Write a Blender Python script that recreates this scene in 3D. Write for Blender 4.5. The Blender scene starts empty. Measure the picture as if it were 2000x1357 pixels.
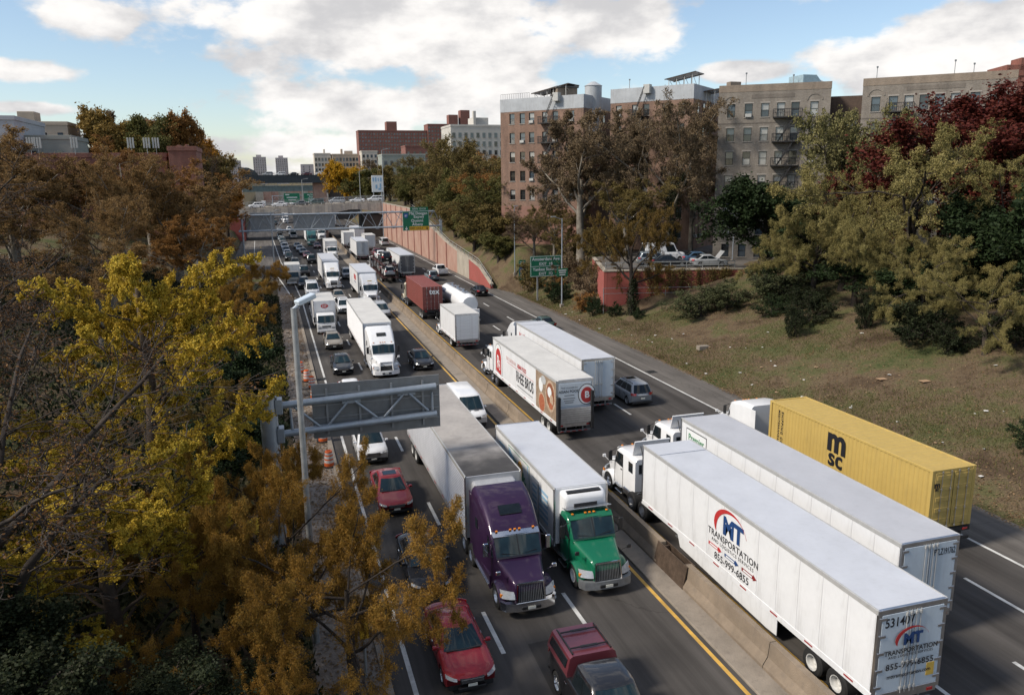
import bpy, math, random
import numpy as np
from mathutils import Vector, Matrix
PI = math.pi
SC = bpy.context.scene
COL = SC.collection
# ------------------------------------------------------------------ camera
CAMH = 17.2
_dn = np.array([80., -7120., -1540.]); _dn /= np.linalg.norm(_dn)
_up = -_dn
_fw = np.array([521 - 1000., 678.5 - 348., -1540.]); _fw -= _up * (_fw @ _up); _fw /= np.linalg.norm(_fw)
_R = np.array([np.cross(_fw, _up), _fw, _up])
cam_data = bpy.data.cameras.new('camera')
cam = bpy.data.objects.new('camera', cam_data); COL.objects.link(cam)
cam_data.sensor_width = 36; cam_data.lens = 1540 / 2000 * 36
cam_data.clip_start = 0.3; cam_data.clip_end = 9000
mw = Matrix.Identity(4)
for i in range(3):
    for j in range(3): mw[i][j] = _R[i, j]
mw[2][3] = CAMH
cam.matrix_world = mw
SC.camera = cam
# ------------------------------------------------------------------ light
SUN_DIR = Vector((-0.74, -0.06, 0.68)).normalized()      # towards the sun
sun_d = bpy.data.lights.new('sun', 'SUN'); sun_d.energy = 3.8; sun_d.angle = math.radians(10); sun_d.color = (1, .91, .79)
sun = bpy.data.objects.new('sun', sun_d); COL.objects.link(sun)
sun.rotation_euler = SUN_DIR.to_track_quat('Z', 'Y').to_euler(); sun.location = (-40, 20, 90)
SC.view_settings.view_transform = 'Standard'; SC.view_settings.look = 'None'
SC.view_settings.exposure = 0.30; SC.view_settings.gamma = 1.0
SC.cycles.max_bounces = 5; SC.cycles.diffuse_bounces = 1; SC.cycles.glossy_bounces = 2; SC.cycles.transmission_bounces = 2; SC.cycles.caustics_reflective = False; SC.cycles.caustics_refractive = False
W = bpy.data.worlds.new('World'); SC.world = W; W.use_nodes = True
def make_world():
    nt = W.node_tree; nt.nodes.clear(); N = nt.nodes; K = nt.links
    def nd(t, **k):
        n = N.new(t)
        for a, b in k.items(): setattr(n, a, b)
        return n
    def mth(op, a, b=None, c=None):
        n = nd('ShaderNodeMath', operation=op)
        for i, v in enumerate((a, b, c)):
            if v is None: continue
            if isinstance(v, (int, float)): n.inputs[i].default_value = v
            else: K.new(v, n.inputs[i])
        return n.outputs[0]
    out = nd('ShaderNodeOutputWorld')
    sky = nd('ShaderNodeTexSky', sky_type='NISHITA', sun_disc=False)
    sky.sun_elevation = math.asin(SUN_DIR.z); sky.sun_rotation = math.atan2(SUN_DIR.x, SUN_DIR.y)
    sky.air_density = 1.0; sky.dust_density = 0.6; sky.ozone_density = 1.6
    bs = nd('ShaderNodeBackground'); bs.inputs[1].default_value = 0.125
    hs = nd('ShaderNodeHueSaturation'); hs.inputs['Saturation'].default_value = 0.95; hs.inputs['Value'].default_value = 1.0
    K.new(sky.outputs[0], hs.inputs['Color']); K.new(hs.outputs[0], bs.inputs[0])
    tc = nd('ShaderNodeTexCoord'); sp = nd('ShaderNodeSeparateXYZ'); K.new(tc.outputs['Generated'], sp.inputs[0])
    X, Y, Z = sp.outputs
    az = mth('ARCTAN2', X, Y)
    el = mth('ARCTAN2', Z, mth('SQRT', mth('ADD', mth('MULTIPLY', X, X), mth('MULTIPLY', Y, Y))))
    # cloud texture: direction stretched so clouds lie flat near the horizon
    cv = nd('ShaderNodeCombineXYZ'); K.new(mth('MULTIPLY', az, 1.0), cv.inputs[0]); K.new(mth('MULTIPLY', el, 1.9), cv.inputs[1])
    n1 = nd('ShaderNodeTexNoise'); n1.inputs['Scale'].default_value = 7.5; n1.inputs['Detail'].default_value = 11; n1.inputs['Roughness'].default_value = .57; K.new(cv.outputs[0], n1.inputs['Vector'])
    n2 = nd('ShaderNodeTexNoise'); n2.inputs['Scale'].default_value = 6.5; n2.inputs['Detail'].default_value = 6; n2.inputs['Roughness'].default_value = .55
    mp = nd('ShaderNodeMapping'); mp.inputs['Location'].default_value = (3.1, 7.7, 0); K.new(cv.outputs[0], mp.inputs[0]); K.new(mp.outputs[0], n2.inputs['Vector'])
    n3 = nd('ShaderNodeTexNoise'); n3.inputs['Scale'].default_value = 1.7; n3.inputs['Detail'].default_value = 3
    mp3 = nd('ShaderNodeMapping'); mp3.inputs['Location'].default_value = (9.1, 1.2, 0); K.new(cv.outputs[0], mp3.inputs[0]); K.new(mp3.outputs[0], n3.inputs['Vector'])
    # cloud banks over this stretch of sky: azimuth, elevation, half width, half height, weight
    banks = CLOUDS
    acc = None
    for (a, e, ra, re, w) in banks:
        da = mth('DIVIDE', mth('SUBTRACT', az, a), ra); de = mth('DIVIDE', mth('SUBTRACT', el, e), re)
        d = mth('SUBTRACT', 1.0, mth('SQRT', mth('ADD', mth('MULTIPLY', da, da), mth('MULTIPLY', de, de))))
        d = mth('MULTIPLY', d, w)
        acc = d if acc is None else mth('SMOOTH_MAX', acc, d, 0.12)
    gen = mth('MULTIPLY', mth('SUBTRACT', n3.outputs[0], 0.52), 2.4)            # the rest of the sky
    inview = mth('MULTIPLY', mth('LESS_THAN', mth('ABSOLUTE', mth('SUBTRACT', az, .27)), .85), mth('LESS_THAN', el, .42))
    base = mth('MAXIMUM', acc, mth('SUBTRACT', gen, mth('MULTIPLY', inview, 3.0)))
    m = mth('ADD', base, mth('MULTIPLY', mth('SUBTRACT', n1.outputs[0], 0.5), 3.2))
    mr = nd('ShaderNodeMapRange', interpolation_type='SMOOTHSTEP'); mr.inputs[1].default_value = -0.05; mr.inputs[2].default_value = 0.38
    K.new(m, mr.inputs[0])
    shade = nd('ShaderNodeMapRange', interpolation_type='SMOOTHSTEP'); shade.inputs[1].default_value = 0.38; shade.inputs[2].default_value = 0.60
    K.new(mth('ADD', n2.outputs[0], mth('MULTIPLY', m, -0.06)), shade.inputs[0])
    cr = nd('ShaderNodeMix', data_type='RGBA'); K.new(shade.outputs[0], cr.inputs[0])
    cr.inputs[6].default_value = (.86, .835, .81, 1); cr.inputs[7].default_value = (.53, .525, .535, 1)
    bc = nd('ShaderNodeBackground'); K.new(cr.outputs[2], bc.inputs[0]); bc.inputs[1].default_value = 1.0
    mx = nd('ShaderNodeMixShader'); K.new(mr.outputs[0], mx.inputs[0]); K.new(bs.outputs[0], mx.inputs[1]); K.new(bc.outputs[0], mx.inputs[2])
    K.new(mx.outputs[0], out.inputs[0])
CLOUDS = [(0.175, 0.169, 0.315, 0.07, 1.2), (0.148, 0.086, 0.204, 0.043, 1.0), (0.419, 0.177, 0.135, 0.041, 1.1), (-0.176, 0.166, 0.065, 0.022, 0.75), (-0.225, 0.113, 0.063, 0.013, 0.85), (-0.234, 0.076, 0.053, 0.008, 0.8), (0.754, 0.121, 0.15, 0.032, 1.2), (0.827, 0.145, 0.094, 0.029, 1.1), (0.585, 0.115, 0.093, 0.014, 0.9), (0.061, 0.036, 0.203, 0.022, 0.9), (-0.103, 0.044, 0.094, 0.012, 0.7), (0.296, 0.1, 0.124, 0.023, 0.6), (0.9, 0.10, .3, .05, 1.0), (.35, .25, .5, .05, .9), (.25, .008, .75, .035, .75)]
make_world()

# ------------------------------------------------------------------ materials
MATS = {}
def M(name, col, rough=.55, metal=0., var=.0, vscale=3., bump=0., bscale=20., coat=0., spec=.5, col2=None, dirt=0., vec='Object'):
    """procedural material: base colour broken up by noise, optional second colour, fine relief"""
    if name in MATS: return MATS[name]
    m = bpy.data.materials.new(name); m.use_nodes = True
    nt = m.node_tree; b = nt.nodes['Principled BSDF']
    b.inputs['Roughness'].default_value = rough; b.inputs['Metallic'].default_value = metal
    b.inputs['Coat Weight'].default_value = coat; b.inputs['Coat Roughness'].default_value = .06
    b.inputs['Specular IOR Level'].default_value = spec
    c4 = (*col, 1)
    b.inputs['Base Color'].default_value = c4
    tc = nt.nodes.new('ShaderNodeTexCoord')
    src = tc.outputs[vec]
    if var > 0 or col2 or dirt:
        n = nt.nodes.new('ShaderNodeTexNoise'); n.inputs['Scale'].default_value = vscale; n.inputs['Detail'].default_value = 7; n.inputs['Roughness'].default_value = .62
        nt.links.new(src, n.inputs['Vector'])
        mr = nt.nodes.new('ShaderNodeMapRange'); mr.inputs[1].default_value = .3; mr.inputs[2].default_value = .7
        nt.links.new(n.outputs[0], mr.inputs[0])
        mx = nt.nodes.new('ShaderNodeMix'); mx.data_type = 'RGBA'
        if col2: a, c = c4, (*col2, 1)
        else: a, c = tuple(x * (1 - var) for x in col) + (1,), tuple(min(1, x * (1 + var)) for x in col) + (1,)
        mx.inputs[6].default_value = a; mx.inputs[7].default_value = c
        nt.links.new(mr.outputs[0], mx.inputs[0]); o = mx.outputs[2]
        if dirt:
            n2 = nt.nodes.new('ShaderNodeTexNoise'); n2.inputs['Scale'].default_value = 1.1; n2.inputs['Detail'].default_value = 9; n2.inputs['Roughness'].default_value = .7
            mp = nt.nodes.new('ShaderNodeMapping'); mp.inputs['Scale'].default_value = (3, 3, .45); nt.links.new(src, mp.inputs[0]); nt.links.new(mp.outputs[0], n2.inputs['Vector'])
            r2 = nt.nodes.new('ShaderNodeMapRange'); r2.inputs[1].default_value = .5; r2.inputs[2].default_value = .85; r2.inputs[4].default_value = dirt
            nt.links.new(n2.outputs[0], r2.inputs[0])
            m2 = nt.nodes.new('ShaderNodeMix'); m2.data_type = 'RGBA'; m2.inputs[7].default_value = (.13, .11, .09, 1)
            nt.links.new(r2.outputs[0], m2.inputs[0]); nt.links.new(o, m2.inputs[6]); o = m2.outputs[2]
        nt.links.new(o, b.inputs['Base Color'])
    if bump:
        nb = nt.nodes.new('ShaderNodeTexNoise'); nb.inputs['Scale'].default_value = bscale; nb.inputs['Detail'].default_value = 6
        nt.links.new(src, nb.inputs['Vector'])
        bp = nt.nodes.new('ShaderNodeBump'); bp.inputs['Strength'].default_value = bump; bp.inputs['Distance'].default_value = .05
        nt.links.new(nb.outputs[0], bp.inputs['Height']); nt.links.new(bp.outputs[0], b.inputs['Normal'])
    MATS[name] = m
    return m
def leaf_mat(name, ramp, trans=.25):
    m = bpy.data.materials.new(name); m.use_nodes = True; nt = m.node_tree; b = nt.nodes['Principled BSDF']; out = nt.nodes['Material Output']
    g = nt.nodes.new('ShaderNodeNewGeometry'); r = nt.nodes.new('ShaderNodeValToRGB')
    els = r.color_ramp.elements
    while len(els) < len(ramp): els.new(.5)
    for i, c in enumerate(ramp): els[i].position = i / (len(ramp) - 1); els[i].color = (*c, 1)
    tc = nt.nodes.new('ShaderNodeTexCoord'); n = nt.nodes.new('ShaderNodeTexNoise'); n.inputs['Scale'].default_value = .55; n.inputs['Detail'].default_value = 3
    nt.links.new(tc.outputs['Object'], n.inputs['Vector'])
    ad = nt.nodes.new('ShaderNodeMath'); ad.operation = 'MULTIPLY_ADD'; ad.inputs[1].default_value = .5; nt.links.new(g.outputs['Random Per Island'], ad.inputs[0])
    mr = nt.nodes.new('ShaderNodeMapRange'); mr.inputs[1].default_value = .3; mr.inputs[2].default_value = .7; mr.inputs[4].default_value = .5; nt.links.new(n.outputs[0], mr.inputs[0])
    nt.links.new(mr.outputs[0], ad.inputs[2]); nt.links.new(ad.outputs[0], r.inputs[0])
    nt.links.new(r.outputs[0], b.inputs['Base Color']); b.inputs['Roughness'].default_value = .6; b.inputs['Specular IOR Level'].default_value = .12
    t = nt.nodes.new('ShaderNodeBsdfTranslucent'); nt.links.new(r.outputs[0], t.inputs[0])
    mx = nt.nodes.new('ShaderNodeMixShader'); mx.inputs[0].default_value = trans
    nt.links.new(b.outputs[0], mx.inputs[1]); nt.links.new(t.outputs[0], mx.inputs[2]); nt.links.new(mx.outputs[0], out.inputs[0])
    return m
def brick_mat(name, c1, c2, mortar, stain=.3, scale=1.0):
    m = bpy.data.materials.new(name); m.use_nodes = True; nt = m.node_tree; b = nt.nodes['Principled BSDF']; b.inputs['Roughness'].default_value = .85
    tc = nt.nodes.new('ShaderNodeTexCoord'); s = nt.nodes.new('ShaderNodeSeparateXYZ'); nt.links.new(tc.outputs['Object'], s.inputs[0])
    ad = nt.nodes.new('ShaderNodeMath'); ad.operation = 'ADD'; nt.links.new(s.outputs[0], ad.inputs[0]); nt.links.new(s.outputs[1], ad.inputs[1])
    cb = nt.nodes.new('ShaderNodeCombineXYZ'); nt.links.new(ad.outputs[0], cb.inputs[0]); nt.links.new(s.outputs[2], cb.inputs[1])
    br = nt.nodes.new('ShaderNodeTexBrick'); br.inputs['Scale'].default_value = scale; br.inputs['Brick Width'].default_value = .22; br.inputs['Row Height'].default_value = .075
    br.inputs['Mortar Size'].default_value = .009; br.inputs['Color1'].default_value = (*c1, 1); br.inputs['Color2'].default_value = (*c2, 1); br.inputs['Mortar'].default_value = (*mortar, 1); br.inputs['Bias'].default_value = -.1
    nt.links.new(cb.outputs[0], br.inputs['Vector'])
    n = nt.nodes.new('ShaderNodeTexNoise'); n.inputs['Scale'].default_value = .45; n.inputs['Detail'].default_value = 8; n.inputs['Roughness'].default_value = .65
    mp = nt.nodes.new('ShaderNodeMapping'); mp.inputs['Scale'].default_value = (1.6, 1.6, .6); nt.links.new(tc.outputs['Object'], mp.inputs[0]); nt.links.new(mp.outputs[0], n.inputs['Vector'])
    r = nt.nodes.new('ShaderNodeMapRange'); r.inputs[1].default_value = .35; r.inputs[2].default_value = .7; r.inputs[3].default_value = 1 - stain; r.inputs[4].default_value = 1 + stain * .6
    nt.links.new(n.outputs[0], r.inputs[0])
    mu = nt.nodes.new('ShaderNodeMix'); mu.data_type = 'RGBA'; mu.blend_type = 'MULTIPLY'; mu.inputs[0].default_value = 1
    nt.links.new(br.outputs[0], mu.inputs[6]); nt.links.new(r.outputs[0], mu.inputs[7]); nt.links.new(mu.outputs[2], b.inputs['Base Color'])
    bp = nt.nodes.new('ShaderNodeBump'); bp.inputs['Strength'].default_value = .5; bp.inputs['Distance'].default_value = .01; nt.links.new(br.outputs['Fac'], bp.inputs['Height']); bp.invert = True; nt.links.new(bp.outputs[0], b.inputs['Normal'])
    MATS[name] = m
    return m
def asphalt_mat(name, base, stripes=True):
    """asphalt: fine aggregate, worn wheel tracks along the lanes, patches and cracks"""
    m = bpy.data.materials.new(name); m.use_nodes = True; nt = m.node_tree; b = nt.nodes['Principled BSDF']; K = nt.links
    b.inputs['Roughness'].default_value = .85; b.inputs['Specular IOR Level'].default_value = .15
    tc = nt.nodes.new('ShaderNodeTexCoord')
    def noise(scale, det, sc=(1, 1, 1), ro=.6):
        mp = nt.nodes.new('ShaderNodeMapping'); mp.inputs['Scale'].default_value = sc; K.new(tc.outputs['Object'], mp.inputs[0])
        n = nt.nodes.new('ShaderNodeTexNoise'); n.inputs['Scale'].default_value = scale; n.inputs['Detail'].default_value = det; n.inputs['Roughness'].default_value = ro; K.new(mp.outputs[0], n.inputs['Vector']); return n.outputs[0]
    def rng(x, a, b_, c, d):
        r = nt.nodes.new('ShaderNodeMapRange'); r.inputs[1].default_value = a; r.inputs[2].default_value = b_; r.inputs[3].default_value = c; r.inputs[4].default_value = d; K.new(x, r.inputs[0]); return r.outputs[0]
    def mul(a, c):
        n = nt.nodes.new('ShaderNodeMath'); n.operation = 'MULTIPLY'; K.new(a, n.inputs[0])
        if isinstance(c, float): n.inputs[1].default_value = c
        else: K.new(c, n.inputs[1])
        return n.outputs[0]
    f = mul(rng(noise(1.0, 8, (1.6, .07, 1)), .3, .7, .70, 1.3), rng(noise(.22, 6), .3, .7, .86, 1.14))
    f = mul(f, rng(noise(60, 4), .3, .7, .85, 1.15))
    if stripes:      # oil-dark centre and polished wheel paths of every lane
        sx = nt.nodes.new('ShaderNodeSeparateXYZ'); K.new(tc.outputs['Object'], sx.inputs[0])
        def mm(op, p, q):
            n = nt.nodes.new('ShaderNodeMath'); n.operation = op
            for i_, v_ in enumerate((p, q)):
                if isinstance(v_, (int, float)): n.inputs[i_].default_value = v_
                elif v_ is not None: K.new(v_, n.inputs[i_])
            return n.outputs[0]
        rt = mm('GREATER_THAN', sx.outputs[0], 16.0)
        ph = mm('ADD', mm('MULTIPLY', mm('SUBTRACT', sx.outputs[0], 5.35), 2 * PI / 3.6), mm('MULTIPLY', rt, -(18.9 - 5.35) * 2 * PI / 3.6))
        c1 = mm('COSINE', ph, None); c2 = mm('COSINE', mm('MULTIPLY', ph, 2.0), None)
        tr_ = mm('ADD', mm('MULTIPLY', c1, -.10), mm('MULTIPLY', c2, -.07))
        f = mm('MULTIPLY', f, mm('ADD', 1.0, mm('MULTIPLY', tr_, rng(noise(.15, 5), .3, .7, .5, 1.5))))
    v = nt.nodes.new('ShaderNodeTexVoronoi'); v.feature = 'DISTANCE_TO_EDGE'; v.inputs['Scale'].default_value = .06; v.inputs['Randomness'].default_value = 1
    mp = nt.nodes.new('ShaderNodeMapping'); K.new(tc.outputs['Object'], mp.inputs[0])
    nn = nt.nodes.new('ShaderNodeTexNoise'); nn.inputs['Scale'].default_value = .8; nn.inputs['Detail'].default_value = 5; K.new(tc.outputs['Object'], nn.inputs['Vector'])
    mx = nt.nodes.new('ShaderNodeMix'); mx.data_type = 'RGBA'; mx.inputs[0].default_value = 1.6; mx.clamp_factor = False; mx.blend_type = 'ADD'; K.new(mp.outputs[0], mx.inputs[6]); K.new(nn.outputs[1], mx.inputs[7]); K.new(mx.outputs[2], v.inputs['Vector'])
    f = mul(f, rng(v.outputs[0], 0, .0025, .72, 1.))
    cm = nt.nodes.new('ShaderNodeMix'); cm.data_type = 'RGBA'; cm.blend_type = 'MULTIPLY'; cm.inputs[0].default_value = 1; cm.inputs[6].default_value = (*base, 1); K.new(f, cm.inputs[7]); K.new(cm.outputs[2], b.inputs['Base Color'])
    bp = nt.nodes.new('ShaderNodeBump'); bp.inputs['Strength'].default_value = .25; bp.inputs['Distance'].default_value = .02; K.new(noise(45, 5), bp.inputs['Height']); K.new(bp.outputs[0], b.inputs['Normal'])
    MATS[name] = m
    return m

# ------------------------------------------------------------------ mesh helpers
class MB:
    def __init__(s): s.v = []; s.f = []
    def add(s, vs, fs):
        o = len(s.v); s.v += [tuple(p) for p in vs]; s.f += [tuple(i + o for i in f) for f in fs]; return s
    def box(s, x0, x1, y0, y1, z0, z1, ch=0.):
        if ch <= 0:
            return s.add([(x0, y0, z0), (x1, y0, z0), (x1, y1, z0), (x0, y1, z0), (x0, y0, z1), (x1, y0, z1), (x1, y1, z1), (x0, y1, z1)],
                         [(0, 3, 2, 1), (4, 5, 6, 7), (0, 1, 5, 4), (1, 2, 6, 5), (2, 3, 7, 6), (3, 0, 4, 7)])
        c = ch; vs = []
        for z, d in ((z0, c), (z0 + c, 0), (z1 - c, 0), (z1, c)):
            a0, a1, b0, b1 = x0 + d, x1 - d, y0 + d, y1 - d
            if d == 0: vs += [(a0 + c, b0, z), (a1 - c, b0, z), (a1, b0 + c, z), (a1, b1 - c, z), (a1 - c, b1, z), (a0 + c, b1, z), (a0, b1 - c, z), (a0, b0 + c, z)]
            else: vs += [(a0 + .0 * c, b0, z), (a1, b0, z), (a1, b0, z), (a1, b1, z), (a1, b1, z), (a0, b1, z), (a0, b1, z), (a0, b0, z)]
        fs = [tuple(range(7, -1, -1)), tuple(range(24, 32))]
        for k in range(3):
            for i in range(8):
                j = (i + 1) % 8; fs.append((k * 8 + i, k * 8 + j, k * 8 + 8 + j, k * 8 + 8 + i))
        return s.add(vs, fs)
    def tube(s, p, q, r, r2=None, n=8, cap=True):
        r2 = r if r2 is None else r2
        p, q = Vector(p), Vector(q); d = (q - p).normalized(); a = d.orthogonal().normalized(); b = d.cross(a)
        vs = []
        for c, rr in ((p, r), (q, r2)):
            for i in range(n):
                t = 2 * PI * i / n; vs.append(c + (a * math.cos(t) + b * math.sin(t)) * rr)
        fs = [(i, (i + 1) % n, n + (i + 1) % n, n + i) for i in range(n)]
        if cap: fs += [tuple(range(n - 1, -1, -1)), tuple(range(n, 2 * n))]
        return s.add(vs, fs)
    def bar(s, p, q, w, h):
        """rectangular bar from p to q, w wide (sideways), h high"""
        p, q = Vector(p), Vector(q); d = (q - p).normalized(); up = Vector((0, 0, 1))
        if abs(d.z) > .99: up = Vector((0, 1, 0))
        a = d.cross(up).normalized() * (w / 2); b = a.normalized().cross(d) * (h / 2)
        vs = [p - a - b, p + a - b, p + a + b, p - a + b, q - a - b, q + a - b, q + a + b, q - a + b]
        return s.add(vs, [(3, 2, 1, 0), (4, 5, 6, 7), (0, 1, 5, 4), (1, 2, 6, 5), (2, 3, 7, 6), (3, 0, 4, 7)])
    def loft(s, secs, cap=True, close=True):
        n = len(secs[0]); vs = [p for sec in secs for p in sec]; fs = []
        for k in range(len(secs) - 1):
            for i in range(n if close else n - 1):
                j = (i + 1) % n; fs.append((k * n + i, k * n + j, k * n + n + j, k * n + n + i))
        if cap: fs += [tuple(range(n - 1, -1, -1)), tuple(range((len(secs) - 1) * n, len(secs) * n))]
        return s.add(vs, fs)
    def prism(s, poly, axis, a, b):
        """extrude a 2D polygon along axis (0 x,1 y,2 z) from a to b"""
        def P(u, v, w): return {0: (w, u, v), 1: (u, w, v), 2: (u, v, w)}[axis]
        n = len(poly); vs = [P(u, v, a) for u, v in poly] + [P(u, v, b) for u, v in poly]
        return s.add(vs, [tuple(range(n)), tuple(range(2 * n - 1, n - 1, -1))] + [(i, n + i, n + (i + 1) % n, (i + 1) % n) for i in range(n)])
    def grid(s, fn, nu, nv):
        vs = [fn(i / nu, j / nv) for j in range(nv + 1) for i in range(nu + 1)]
        return s.add(vs, [(j * (nu + 1) + i, j * (nu + 1) + i + 1, (j + 1) * (nu + 1) + i + 1, (j + 1) * (nu + 1) + i) for j in range(nv) for i in range(nu)])
    def lathe(s, prof, axis_x=True, n=18):
        vs = []
        for i in range(n):
            t = 2 * PI * i / n
            for (a, r) in prof: vs.append((a, r * math.cos(t), r * math.sin(t)) if axis_x else (r * math.cos(t), r * math.sin(t), a))
        m = len(prof)
        return s.add(vs, [(i * m + k, ((i + 1) % n) * m + k, ((i + 1) % n) * m + k + 1, i * m + k + 1) for i in range(n) for k in range(m - 1)])
    def mesh(s, name, mat=None, smooth=False):
        me = bpy.data.meshes.new(name); me.from_pydata(s.v, [], s.f)
        if mat: me.materials.append(mat)
        import bmesh
        bm = bmesh.new(); bm.from_mesh(me); bmesh.ops.recalc_face_normals(bm, faces=bm.faces); bm.to_mesh(me); bm.free()
        if smooth:
            me.polygons.foreach_set('use_smooth', [True] * len(me.polygons))
            if hasattr(me, 'set_sharp_from_angle'): me.set_sharp_from_angle(angle=math.radians(38 if smooth is True else smooth))
        return me
    def obj(s, name, mat, parent=None, smooth=False, loc=None):
        return link(name, s.mesh(name, mat, smooth), parent, loc)
def link(name, data, parent=None, loc=None, rot=None):
    o = bpy.data.objects.new(name, data); COL.objects.link(o)
    if parent: o.parent = parent
    if loc: o.location = loc
    if rot: o.rotation_euler = rot
    return o
def thing(name, label, cat, loc=(0, 0, 0), rz=0, group=None):
    o = link(name, None, None, loc, (0, 0, rz)); return tag(o, label, cat, group)
def tag(o, label, cat, group=None):
    o['label'] = label; o['category'] = cat
    if group: o['group'] = group
    return o
def structure(o): o['kind'] = 'structure'; return o
def stuff(o): o['kind'] = 'stuff'; return o
def copy_tree(o, parent=None):
    c = o.copy(); COL.objects.link(c); c.parent = parent
    for ch in o.children: copy_tree(ch, c)
    return c
def np_mesh(name, verts, quads=None, tris=None, mat=None, smooth=False):
    me = bpy.data.meshes.new(name)
    verts = np.asarray(verts, np.float32).reshape(-1, 3)
    idx = []; tot = []
    if quads is not None and len(quads): idx.append(np.asarray(quads, np.int32).ravel()); tot.append(np.full(len(quads), 4, np.int32))
    if tris is not None and len(tris): idx.append(np.asarray(tris, np.int32).ravel()); tot.append(np.full(len(tris), 3, np.int32))
    idx = np.concatenate(idx); tot = np.concatenate(tot)
    me.vertices.add(len(verts)); me.vertices.foreach_set('co', verts.ravel())
    me.loops.add(len(idx)); me.loops.foreach_set('vertex_index', idx)
    me.polygons.add(len(tot)); st = np.concatenate([[0], np.cumsum(tot)[:-1]]).astype(np.int32)
    me.polygons.foreach_set('loop_start', st); me.polygons.foreach_set('loop_total', tot)
    if smooth: me.polygons.foreach_set('use_smooth', np.ones(len(tot), bool))
    me.update(calc_edges=True)
    if mat: me.materials.append(mat)
    return me
_txt = {}
def text_mesh(s, size=1., bold=0.0, align='CENTER', squeeze=1., spacing=1.):
    """flat letters lying in the XZ plane, facing -Y, as a mesh"""
    cu = bpy.data.curves.new('letters', 'FONT'); cu.body = s; cu.size = size; cu.align_x = align; cu.align_y = 'CENTER'; cu.offset = bold * size; cu.extrude = .003
    cu.resolution_u = 3; cu.space_character = spacing
    o = bpy.data.objects.new('letters', cu); COL.objects.link(o)
    dg = bpy.context.evaluated_depsgraph_get(); me = bpy.data.meshes.new_from_object(o.evaluated_get(dg))
    bpy.data.objects.remove(o); bpy.data.curves.remove(cu)
    me.transform(Matrix(((squeeze, 0, 0, 0), (0, 0, -1, 0), (0, 1, 0, 0), (0, 0, 0, 1))))
    return me
def letters(s, size, mat, parent, loc, facing='-y', bold=0.0, align='CENTER', squeeze=1., spacing=1., name='lettering', tilt=0):
    me = text_mesh(s, size, bold, align, squeeze, spacing); me.materials.clear(); me.materials.append(mat)
    o = link(name, me, parent, loc); o.rotation_euler = (0, tilt, {'-y': 0, '-x': -PI / 2, '+y': PI, '+x': PI / 2}[facing])
    return o
# ------------------------------------------------------------------ vehicles (local +Y is forward, ground at z = 0)
PAINT = M('vehicle_paint', (.6, .6, .6))
GLASS = M('tinted_glass', (.010, .014, .017), .04, var=.25, vscale=2.2, spec=.45)
GLASS_T = M('windscreen_glass', (.012, .026, .032), .03, var=.35, vscale=1.8, spec=.5)
BLACK = M('black_plastic', (.012, .012, .013), .5, var=.3, vscale=6)
RUBBER = M('tyre_rubber', (.014, .014, .014), .85, var=.3, vscale=9, bump=.3, bscale=40)
CHROME = M('chrome_trim', (.75, .76, .78), .12, 1., var=.08, vscale=5)
ALU = M('polished_aluminium', (.62, .63, .65), .3, 1., var=.15, vscale=4)
STEELG = M('grey_steel', (.22, .23, .24), .5, .5, var=.2, vscale=5)
RIMW = M('white_steel_rim', (.6, .6, .58), .5, var=.2, vscale=8)
LAMP = M('headlight_lens', (.34, .36, .38), .08, var=.15, vscale=14, coat=1)
REDL = M('red_tail_lens', (.35, .012, .012), .15, var=.2, vscale=14, coat=1)
AMBER = M('amber_lens', (.7, .22, .02), .2, var=.2, vscale=14)
PLATEW = M('licence_plate', (.62, .62, .55), .5, var=.1, vscale=20)
PLATEY = M('orange_licence_plate', (.65, .42, .08), .5, var=.1, vscale=20)
FRAME = M('chassis_black', (.015, .015, .016), .7, var=.4, vscale=4)
WHITEP = M('white_truck_paint', (.72, .73, .74), .34, var=.035, vscale=1.3, coat=.3, dirt=.10)
TRW = M('white_trailer_skin', (.68, .69, .70), .45, var=.05, vscale=1.2, dirt=.34)
TRROOF = M('trailer_roof_skin', (.50, .52, .56), .45, var=.06, vscale=.8, dirt=.16)
TRROOFW = M('dusty_trailer_roof', (.56, .55, .52), .55, var=.10, vscale=.7, dirt=.3)
TRRIB = M('ribbed_aluminium_skin', (.58, .58, .59), .35, .45, var=.10, vscale=1.5, dirt=.15)
TRRIBW = M('white_ribbed_skin', (.72, .73, .74), .4, var=.04, vscale=1.5, dirt=.12)
DOORB = M('pale_blue_grey_door', (.50, .56, .61), .42, var=.05, vscale=1.4, dirt=.2)
REDT = M('red_reflector', (.30, .02, .02), .4, var=.1, vscale=12)
INK = M('black_lettering', (.012, .012, .016), .5, var=.1, vscale=6)
NAVY = M('navy_lettering', (.015, .05, .16), .5, var=.1, vscale=6)
REDK = M('red_lettering', (.42, .03, .03), .5, var=.1, vscale=6)
BLUEK = M('pale_blue_lettering', (.25, .42, .58), .5, var=.1, vscale=6)
GREENK = M('green_lettering', (.03, .19, .07), .5, var=.1, vscale=6)
RAIL = M('grey_trailer_rail', (.42, .42, .41), .45, .2, var=.1, vscale=3)
PAINTS = {}
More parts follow.
